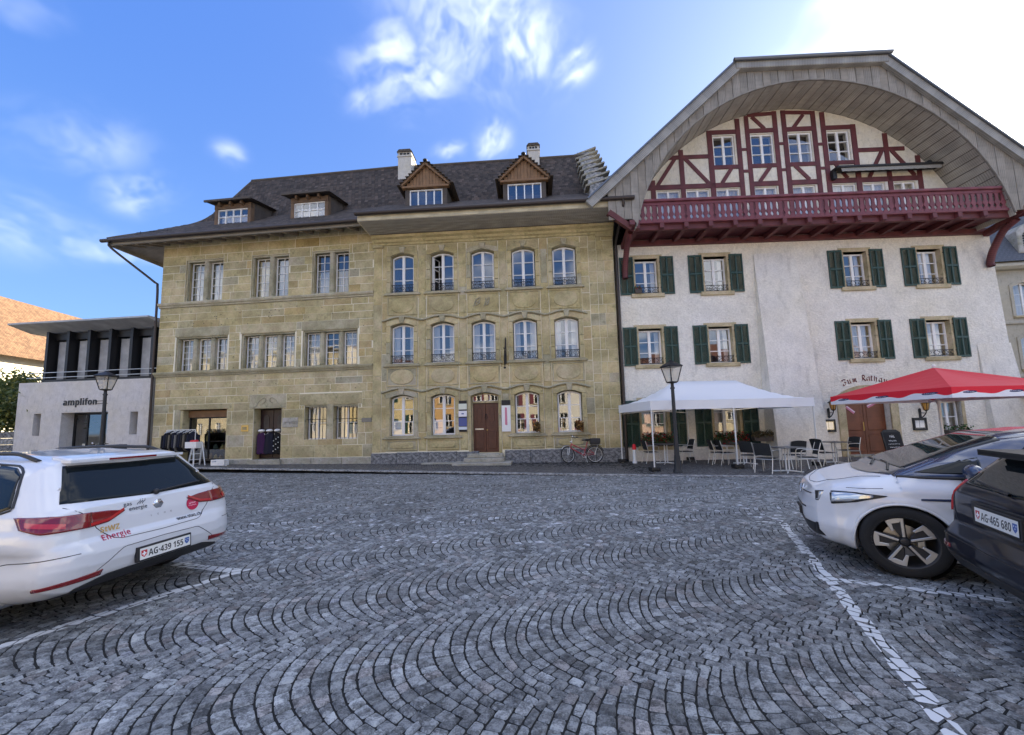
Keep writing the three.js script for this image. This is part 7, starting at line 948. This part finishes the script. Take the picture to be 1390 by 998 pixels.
menuCase('black framed menu case under the left wall lantern', 12.66, 1.24); menuCase('black framed menu case right of the inn door', 16.22, 1.22);
{
  const t = thing('chalkboard_sign', 'black folding chalkboard with white writing before the inn door', 'sign', wallSpot('C', 14.35, 0, 0.75), PLANES.C[0] - 0.05), f = picture(256, 384, (c, w, h) => { c.fillStyle = '#16171a'; c.fillRect(0, 0, w, h); c.fillStyle = '#d8dadd'; scribble(c, 90, 40, 80, 60, 4, 1); scribble(c, 60, 130, 120, 30, 5, 2); scribble(c, 40, 190, 180, 20, 9, 3); scribble(c, 50, 240, 160, 26, 8, 4); scribble(c, 110, 290, 90, 18, 5, 5); }); const m = new THREE.MeshStandardMaterial({ map: f, roughness: 0.8 }); m.name = 'chalk board face';
  for (const s of [1, -1]) { const b = sub('board', t); b.position.set(0, 1.0, 0); b.rotation.x = -s * 0.2; if (s < 0) b.rotation.y = Math.PI, b.rotation.x = -0.2; mesh('board_frame', slab([[-0.33, -0.92], [0.33, -0.92], [0.33, -0.05], [0.2, 0.05], [-0.2, 0.05], [-0.33, -0.05]], 0, 0.025), M.black, b); mesh('board_face', new THREE.PlaneGeometry(0.58, 0.86).translate(0, -0.48, 0.028), m, b); mesh('leg', [bar([-0.31, -0.9, 0.012], [-0.31, -1.01, 0.012], 0.03), bar([0.31, -0.9, 0.012], [0.31, -1.01, 0.012], 0.03)], M.black, b); }
}
mat('flagPink', [0.62, 0.22, 0.30], { roughness: 0.9, side: THREE.DoubleSide }); mat('flagWhite', [0.75, 0.7, 0.72], { roughness: 0.9, side: THREE.DoubleSide });
[[13.75, 1.86, -0.7, 'small pink and white banner slanting on the left door leaf'], [14.62, 2.05, 0.45, 'small pink and white banner slanting on the right door leaf']].forEach(([u, h, r, l]) => { const t = thing('door_banner', l, 'banner', wallSpot('C', u, h, -0.19), PLANES.C[0], 'banners on the inn door'); t.rotation.z = r; mesh('cloth', cube(0.4, 0.12, 0.006), M.flagPink, t); mesh('stripe', cube(0.4, 0.035, 0.009, 0, 0.025, 0), M.flagWhite, t); });
function flowers(name, label, cat, pos, turn, { w, n, tones, box: bx = true, seed, green = [0.03, 0.07, 0.02], spread = 0.16, group }) {
  const t = thing(name, label, cat, pos, turn, group), R = rng(seed); if (bx) mesh('trough', slab([[-w / 2, 0], [w / 2, 0], [w / 2 + 0.03, 0.18], [-w / 2 - 0.03, 0.18]], -0.1, 0.1), M.oldWood, t);
  const leaf = quads([[[-0.5, 0, 0], [0, -0.3, 0.08], [0.5, 0, 0], [0, 0.3, 0.08]]]), o = new THREE.Object3D(), c = new THREE.Color(); for (const [nm, cnt, cols, size] of [['foliage', n * 2, [green, green.map((x) => x * 1.8)], 0.09], ['blossoms', n, tones, 0.07]]) { const m = new THREE.InstancedMesh(leaf, mat('petal_' + t.name + nm, [1, 1, 1], { roughness: 0.8, side: THREE.DoubleSide }), cnt); m.name = nm; m.userData.kind = 'stuff'; for (let i = 0; i < cnt; i++) { o.position.set((R() - 0.5) * w * 1.08, 0.2 + (R() + R() - 0.7) * spread * (nm === 'foliage' ? 1.1 : 1.25), (R() + R() - 0.85) * spread); o.rotation.set(R() * 6, R() * 6, R() * 6); o.scale.setScalar(size * (0.7 + R() * 0.7)); o.updateMatrix(); m.setMatrixAt(i, o.matrix); m.setColorAt(i, c.setRGB(...cols[Math.floor(R() * cols.length)])); } t.add(m); }
}
const reds = [[0.42, 0.012, 0.02], [0.3, 0.01, 0.015], [0.5, 0.03, 0.03]]; flowers('flower_box', 'box of red geraniums under the inn window by the stone house', 'flower box', wallSpot('C', 5.76, 0.6, 0.2), PLANES.C[0], { w: 1.15, n: 260, tones: reds, seed: 31, spread: 0.26, group: 'geranium boxes under the tent' }); flowers('flower_box', 'box of red geraniums under the inn window by the buttress', 'flower box', wallSpot('C', 8.66, 0.58, 0.2), PLANES.C[0], { w: 1.15, n: 260, tones: reds, seed: 32, spread: 0.26, group: 'geranium boxes under the tent' });
flowers('flower_box', 'dark planted box under the small window right of the inn door', 'flower box', wallSpot('C', 17.55, 0.78, 0.14), PLANES.C[0], { w: 0.85, n: 40, tones: [[0.12, 0.03, 0.05]], seed: 33 }); flowers('flower_pot', 'dry grassy planter beside the buttress', 'planter', wallSpot('C', 9.75, 0.72, 0.45), 0, { w: 0.7, n: 120, tones: [[0.2, 0.13, 0.06], [0.13, 0.1, 0.05]], green: [0.07, 0.06, 0.03], seed: 34 });
flowers('flower_box', 'little red flower pot on the upper inn window by the stone house', 'flower box', wallSpot('C', 5.38, 6.92, 0.05), PLANES.C[0], { w: 0.24, n: 30, tones: reds, seed: 36, spread: 0.1 });
const oranges = [[0.6, 0.24, 0.04], [0.66, 0.34, 0.08], [0.45, 0.13, 0.02], [0.7, 0.5, 0.2]]; [[0.98, 'left'], [2.74, 'right']].forEach(([u, s], i) => flowers('flower_bunch', `bunch of orange flowers hung at the ${i ? 'window above the bicycle' : 'window beside the white banner'}`, 'flowers', wallSpot('B', u, 1.22, 0.13), PLANES.B[0], { w: 0.26, n: 170, tones: oranges, bx: false, box: false, seed: 40 + i, spread: 0.2, green: [0.1, 0.06, 0.02] }));
{ const t = thing('hydrant_post', 'short white post with red top by the corner of the stone house', 'post', spot(862, 629), 0); mesh('post', lathe([[0.09, 0], [0.09, 0.08], [0.065, 0.1], [0.065, 0.52]], 12), M.whiteMetal, t); mesh('cap', lathe([[0.07, 0.52], [0.075, 0.54], [0.075, 0.66], [0.05, 0.72], [0.001, 0.74]], 12), M.redCloth, t); }

// stone house B: sign boards, banner, hanging sign
{
  const t = thing('sign_board', 'column of four company panels left of the brown front door', 'sign', wallSpot('B', -2.09, 0, 0.03), PLANES.B[0]); mesh('rail', [cube(0.34, 1.3, 0.02, 0, 2.0, 0)], M.iron, t); const cols = [[0.66, 0.7, 0.6], [0.74, 0.74, 0.8], [0.06, 0.09, 0.28], [0.62, 0.68, 0.74]]; [[2.4, 0.24], [2.1, 0.24], [1.76, 0.34], [1.5, 0.12]].forEach(([y, h], i) => { const m = mat('panel' + i, cols[i], { roughness: 0.35 }); mesh('panel', cube(0.35, h, 0.02, 0, y, 0.018), m, t); }); mesh('emblem', [cube(0.1, 0.05, 0.004, 0.0, 2.1, 0.031).rotateZ(0), cube(0.22, 0.03, 0.004, 0, 1.82, 0.031)], M.panel2, t);
  const b = thing('banner', 'narrow white banner with a red stroke right of the front door', 'banner', wallSpot('B', -0.27, 0, 0.04), PLANES.B[0]); mesh('cloth', cube(0.37, 1.08, 0.012, 0, 1.86, 0), M.whitePaint, b); mesh('header', cube(0.36, 0.2, 0.02, 0, 2.52, 0), M.iron, b); mesh('stroke', slab([[-0.055, 1.6], [0.045, 1.58], [0.035, 2.3], [-0.045, 2.32]], 0.008, 0.011), M.flagPink, b);
  const s = thing('hanging_sign', 'wrought iron hanging sign on the stone house above the door', 'sign', wallSpot('B', -0.22, 4.5, 0), PLANES.B[0]); mesh('bracket', [tube([[0, 0.55, 0.02], [0, 0.75, 0.12], [0, 0.5, 0.3], [0, 0.15, 0.7], [0, 0.1, 1.1]], 0.02, 30, 6), rod([0, 0.1, 0.0], [0, 0.1, 1.2], 0.018), tube([[0, 0.08, 0.2], [0, -0.15, 0.35], [0, -0.05, 0.55], [0, 0.08, 0.45]], 0.014, 20, 5), tube([[0, 0.08, 0.6], [0, -0.1, 0.75], [0, 0.0, 0.95], [0, 0.08, 0.85]], 0.014, 20, 5), cube(0.05, 0.9, 0.02, 0, 0.1, 0.01)], M.iron, s); mesh('emblem', [tube([[0, 0.05, 0.75], [0.02, -0.3, 0.6], [0, -0.55, 0.8], [0, -0.3, 1.0], [0, 0.05, 0.75]], 0.02, 30, 6), cube(0.03, 0.26, 0.2, 0, -0.3, 0.8), ball(0, -0.62, 0.8, 0.05)], M.iron, s);
  for (const [c, l] of [[-4.7, 'left'], [-2.93, 'right']]) { const p = thing('window_poster', `white display board inside the ${l === 'left' ? 'window next to the mullioned house' : 'window next to the company panels'}`, 'board', wallSpot('B', c - 0.26, 1.27, -0.36), PLANES.B[0], 'white boards in the windows'), m = new THREE.MeshStandardMaterial({ roughness: 0.6, map: picture(128, 160, (x) => { x.fillStyle = '#e8ebf2'; x.fillRect(0, 0, 128, 160); x.fillStyle = '#9aa4b8'; scribble(x, 24, 84, 80, 12, 9, 6); }) }); m.name = 'poster ' + l; mesh('board', box(-0.24, 0.24, 0, 0.62, -0.01, 0.004), M.whitePaint, p); mesh('print', new THREE.PlaneGeometry(0.47, 0.6).translate(0, 0.31, 0.006), m, p); }
  // lit shop goods behind the right-hand windows
  mat('lampWarm', [0.6, 0.42, 0.2], { roughness: 0.6 }); const RG = rng(15); [0.61, 2.37].forEach((c, i) => { const g = thing('window_display', `lamps and parcels arranged in the ${i ? 'window above the bicycle' : 'window beside the white banner'}`, 'display', wallSpot('B', c, 1.24, -0.62), PLANES.B[0], 'shop displays in the windows'); mesh('board', box(-0.55, 0.55, -0.04, 0, -0.3, 0.25), M.whitePaint, g); for (let k = 0; k < 6; k++) { const x = -0.42 + k * 0.17, h = 0.2 + RG() * 0.5; if (k % 2) { mesh('lamp_shade', lathe([[0.11, h], [0.05, h + 0.16]], 12, [x, 0, RG() * 0.1]), M.lampWarm, g); mesh('lamp_stem', rod([x, 0, 0.05], [x, h + 0.1, 0.05], 0.012), M.brass, g); } else mesh('parcel', box(x - 0.08, x + 0.08, 0, h * 0.5, -0.08, 0.08, 0.01), k % 4 ? M.whitePaint : M.flagPink, g); } });
}

// bicycles
function bicycle(label, pos, turn, lean, frameMat, group) {
  const t = thing('bicycle', label, 'bicycle', pos, turn, group), r = 0.33, q = sub('frame_group', t); t.rotation.order = 'YXZ'; t.rotation.x = lean; t.remove(q);
  const A = [-0.53, r, 0], Bx = [0.53, r, 0], bb = [0.1, 0.29, 0], seat = [0.26, 0.82, 0], head = [-0.36, 0.78, 0], headL = [-0.42, 0.6, 0];
  mesh('frame', [rod(headL, bb, 0.022), rod([-0.37, 0.74, 0], [0.17, 0.48, 0], 0.02), rod(bb, seat, 0.018), rod(bb, Bx, 0.013), rod([0.2, 0.6, 0], Bx, 0.011), rod(head, headL, 0.022)], frameMat, t);
  for (const [c, nm] of [[A, 'front'], [Bx, 'rear']]) { const w = sub('wheel', t); w.position.set(...c); if (nm === 'front') w.rotation.y = 0.55; mesh('tyre', plain(new THREE.TorusGeometry(r - 0.02, 0.023, 8, 44)), M.rubber, w); mesh('rim', plain(new THREE.TorusGeometry(r - 0.045, 0.011, 6, 40)), M.alu, w); const sp = []; for (let k = 0; k < 16; k++) { const a = k / 16 * 6.283; sp.push(rod([Math.cos(a + 0.5) * 0.02, Math.sin(a + 0.5) * 0.02, k % 2 ? 0.02 : -0.02], [Math.cos(a) * (r - 0.05), Math.sin(a) * (r - 0.05), 0], 0.0022, 0.0022, 4)); } mesh('spokes', sp, M.alu, w); mesh('hub', rod([0, 0, -0.04], [0, 0, 0.04], 0.02), M.alu, w); const fd = []; for (let k = 0; k <= 8; k++) { const a = lerp(0.3, nm === 'front' ? 2.5 : 3.0, k / 8); fd.push([Math.cos(a) * (r + 0.035), Math.sin(a) * (r + 0.035), 0]); } mesh('mudguard', tube(fd, 0.018, 24, 5), nm === 'front' ? M.alu : M.trim, w); if (nm === 'front') mesh('fork', [rod([0, 0, 0.05], [0.07, 0.3, 0.05], 0.014), rod([0, 0, -0.05], [0.07, 0.3, -0.05], 0.014)], M.alu, w); }
  mesh('handlebar', [rod([-0.36, 0.76, 0], [-0.34, 0.98, 0], 0.016), tube([[-0.22, 1.0, 0.28], [-0.3, 1.02, 0.2], [-0.38, 1.0, 0.06], [-0.38, 1.0, -0.06], [-0.3, 1.02, -0.2], [-0.22, 1.0, -0.28]], 0.012, 30, 6)], M.alu, t); mesh('grip', [rod([-0.22, 1.0, 0.28], [-0.12, 0.99, 0.31], 0.018), rod([-0.22, 1.0, -0.28], [-0.12, 0.99, -0.31], 0.018)], M.rubber, t); mesh('bell', ball(-0.33, 1.04, 0.16, 0.035), M.chrome, t); mesh('front_light', rod([-0.43, 0.84, 0], [-0.36, 0.84, 0], 0.035), M.lampClear, t);
  mesh('saddle', [ball(0.26, 0.9, 0, 0.1, 1.25, 0.45, 0.95), ball(0.12, 0.9, 0, 0.055, 1.7, 0.5, 0.6), rod(seat, [0.27, 0.88, 0], 0.014)], M.black, t); mesh('crank', [plain(new THREE.TorusGeometry(0.085, 0.008, 5, 24).translate(bb[0], bb[1], 0.05)), rod([bb[0], bb[1], 0.06], [bb[0] + 0.09, bb[1] - 0.14, 0.06], 0.011), rod([bb[0], bb[1], -0.06], [bb[0] - 0.09, bb[1] + 0.14, -0.06], 0.011)], M.alu, t); mesh('pedal', [cube(0.09, 0.025, 0.08, bb[0] + 0.09, bb[1] - 0.14, 0.11), cube(0.09, 0.025, 0.08, bb[0] - 0.09, bb[1] + 0.14, -0.11)], M.black, t); mesh('chain_guard', [bar([bb[0], bb[1] + 0.07, 0.045], [0.5, r + 0.05, 0.045], 0.012, 0.05)], frameMat, t);
  mesh('rack', [rod([0.25, 0.7, 0.05], [0.82, 0.71, 0.05], 0.007), rod([0.25, 0.7, -0.05], [0.82, 0.71, -0.05], 0.007), rod([0.53, r, 0.05], [0.66, 0.7, 0.05], 0.006), rod([0.53, r, -0.05], [0.66, 0.7, -0.05], 0.006)], M.alu, t); mesh('stand', rod([0.16, 0.27, 0.02], [0.2, 0.01, 0.14], 0.011), M.alu, t);
  const g = new THREE.BoxGeometry(0.42, 0.24, 0.24, 8, 6, 6), p = g.attributes.position; for (let i = 0; i < p.count; i++) { const k = fbm(p.getX(i) * 9, p.getY(i) * 9, p.getZ(i) * 9 + pos[0], 3) - 0.5, v = V3(p.getX(i) / 0.21, p.getY(i) / 0.12, p.getZ(i) / 0.12), s = 1 - 0.16 * Math.max(0, v.length() - 1) + k * 0.18; p.setXYZ(i, p.getX(i) * s, p.getY(i) * s, p.getZ(i) * s); } g.computeVertexNormals(); mesh('pannier_bag', g.translate(0.56, 0.84, 0), M.black, t); return t;
}
mat('bikeRed', [0.36, 0.02, 0.035], { physical: true, roughness: 0.35, clearcoat: 0.6 }); bicycle('red bicycle with black rear bag leaning on the stone house', wallSpot('B', 2.72, 0.02, 0.42), PLANES.B[0], -0.12, M.bikeRed);
bicycle('dark bicycle with black bag parked beside the clothes shop', wallSpot('A', -17.1, 0.22, 1.3), 0.15, 0, M.carBlack);

// clothes shop: rail of jackets, step ladder with boxes, door display
const base = 0.2;
{
  const t = thing('clothes_rail', 'white rail of dark jackets and shirts outside the clothes shop', 'clothes rail', wallSpot('A', -14.45, base, 0.5), PLANES.A[0] + 0.15); mesh('stand', [rod([-0.6, 0.05, 0], [-0.6, 1.52, 0], 0.016), rod([0.6, 0.05, 0], [0.6, 1.52, 0], 0.016), rod([-0.6, 1.52, 0], [0.6, 1.52, 0], 0.016), rod([-0.6, 0.05, -0.25], [-0.6, 0.05, 0.25], 0.016), rod([0.6, 0.05, -0.25], [0.6, 0.05, 0.25], 0.016)], M.whiteMetal, t);
  const cl = [[0.015, 0.016, 0.03], [0.02, 0.025, 0.06], [0.03, 0.03, 0.035], [0.35, 0.30, 0.22], [0.012, 0.012, 0.014], [0.03, 0.035, 0.075], [0.42, 0.40, 0.36]].map((c, i) => mat('cloth' + i, c, { roughness: 0.95, map: 'weave', ms: 8 }));
  for (let k = 0; k < 13; k++) { const g = new THREE.CapsuleGeometry(0.2, 0.5, 4, 12), p = g.attributes.position; for (let i = 0; i < p.count; i++) { const y = p.getY(i), w = y > 0.25 ? 1 - (y - 0.25) * 1.5 : 1 + (0.25 - y) * 0.12; p.setXYZ(i, p.getX(i) * w * 1.1, y, p.getZ(i) * 0.17 + 0.012 * Math.sin(y * 23 + k)); } g.computeVertexNormals(); const gar = sub('garment', t); gar.position.set(-0.52 + k * 0.086, 1.0 + (k % 3) * 0.02, 0); gar.rotation.y = Math.PI / 2 - 0.5 + (k % 4) * 0.06; mesh('jacket', g, cl[k % 7], gar); mesh('sleeve', [rod([0.19, 0.3, 0], [0.24, -0.25, 0.03], 0.055, 0.04), rod([-0.19, 0.3, 0], [-0.24, -0.25, 0.03], 0.055, 0.04)], cl[k % 7], gar); mesh('hanger', tube([[-0.16, 0.38, 0], [0, 0.47, 0], [0.16, 0.38, 0]], 0.012, 12, 5), M.whiteMetal, gar); }
  const l = thing('step_ladder', 'white folding step ladder outside the clothes shop', 'ladder', wallSpot('A', -13.55, base, 0.6), PLANES.A[0] - 0.5); for (const s of [-1, 1]) { mesh('rail', bar([-0.3, 0, s * 0.2], [0.06, 0.98, s * 0.15], 0.025, 0.05), M.whiteMetal, l); mesh('rear_rail', bar([0.34, 0, s * 0.2], [0.04, 0.95, s * 0.15], 0.022, 0.03), M.whiteMetal, l); } for (let k = 1; k < 4; k++) mesh('step', cube(0.11, 0.025, 0.36, lerp(-0.3, 0.06, k / 4), k * 0.245, 0), M.whiteMetal, l);
  const b = thing('goods_box', 'white box of red goods on the step ladder', 'box', wallSpot('A', -13.7, base + 0.74, 0.62), PLANES.A[0]); mesh('box', slab(rect(-0.26, 0.26, 0, 0.26), -0.15, 0.15), M.whitePaint, b); mesh('contents', [ball(-0.02, 0.28, 0, 0.1, 1.4, 0.6, 1), ball(0.14, 0.29, 0.03, 0.08, 1.2, 0.7, 1)], M.redCloth, b);
  const c = thing('crate', 'small white crate on the pavement by the clothes shop', 'crate', wallSpot('A', -12.55, 0.18, 0.5), PLANES.A[0]); mesh('side', [slab(rect(-0.3, 0.3, 0, 0.24), 0.12, 0.135, [rect(-0.24, -0.02, 0.14, 0.2), rect(0.04, 0.24, 0.05, 0.1)]), box(-0.3, 0.3, 0, 0.24, -0.135, -0.12), box(-0.3, -0.285, 0, 0.24, -0.12, 0.12), box(0.285, 0.3, 0, 0.24, -0.12, 0.12), box(-0.3, 0.3, 0, 0.015, -0.12, 0.12)], M.whitePaint, c); mesh('handle', tube([[0.32, 0.0, 0.1], [0.42, 0.02, 0.1], [0.44, 0.22, 0.1], [0.36, 0.24, 0.1]], 0.015, 14, 5), M.whiteMetal, c);
  mat('purple', [0.10, 0.02, 0.13], { roughness: 0.9, map: 'weave', ms: 8 }); mat('navy', [0.012, 0.012, 0.04], { roughness: 0.9, map: 'weave', ms: 8 });
  [[-11.24, M.purple, 'purple jacket hung in the dark doorway of the mullioned house'], [-10.86, M.navy, 'navy jacket hung in the middle of the dark doorway'], [-10.48, M.cloth4, 'black spotted dress hung in the dark doorway beside the stone tablet']].forEach(([u, m, lb], k) => { const j = thing('hung_garment', lb, 'garment', wallSpot('A', u, 0.5, -0.2), PLANES.A[0], 'garments in the doorway'), g = new THREE.CapsuleGeometry(0.2, 0.72, 4, 14), p = g.attributes.position; for (let i = 0; i < p.count; i++) { const y = p.getY(i); const fl = y > 0.3 ? 0.92 : 1.05 + (0.3 - y) * 0.22; p.setXYZ(i, p.getX(i) * fl + 0.02 * Math.sin(y * 13 + k * 2), Math.max(y, -0.4 + 0.03 * Math.sin(p.getX(i) * 30 + k)), p.getZ(i) * 0.4 + 0.03 * Math.sin(p.getX(i) * 34 + k * 1.7)); } g.computeVertexNormals(); mesh('garment_body', g.translate(0, 0.48, 0), m, j); mesh('hanger', tube([[-0.16, 0.93, 0], [0, 1.03, 0], [0.16, 0.93, 0]], 0.014, 12, 5), M.whiteMetal, j); mesh('hat', ball(0, 1.1, 0.02, 0.13, 1.1, 0.5, 1), M.whitePaint, j); if (k === 2) mesh('spots', [...Array(9)].map((_, i) => ball(-0.12 + (i % 3) * 0.11, 0.2 + i * 0.075, 0.09, 0.022)), M.whitePaint, j); });
}
scene.traverse((o) => { if (o.isMesh) o.castShadow = o.receiveShadow = true; });
renderer.render(scene, camera);
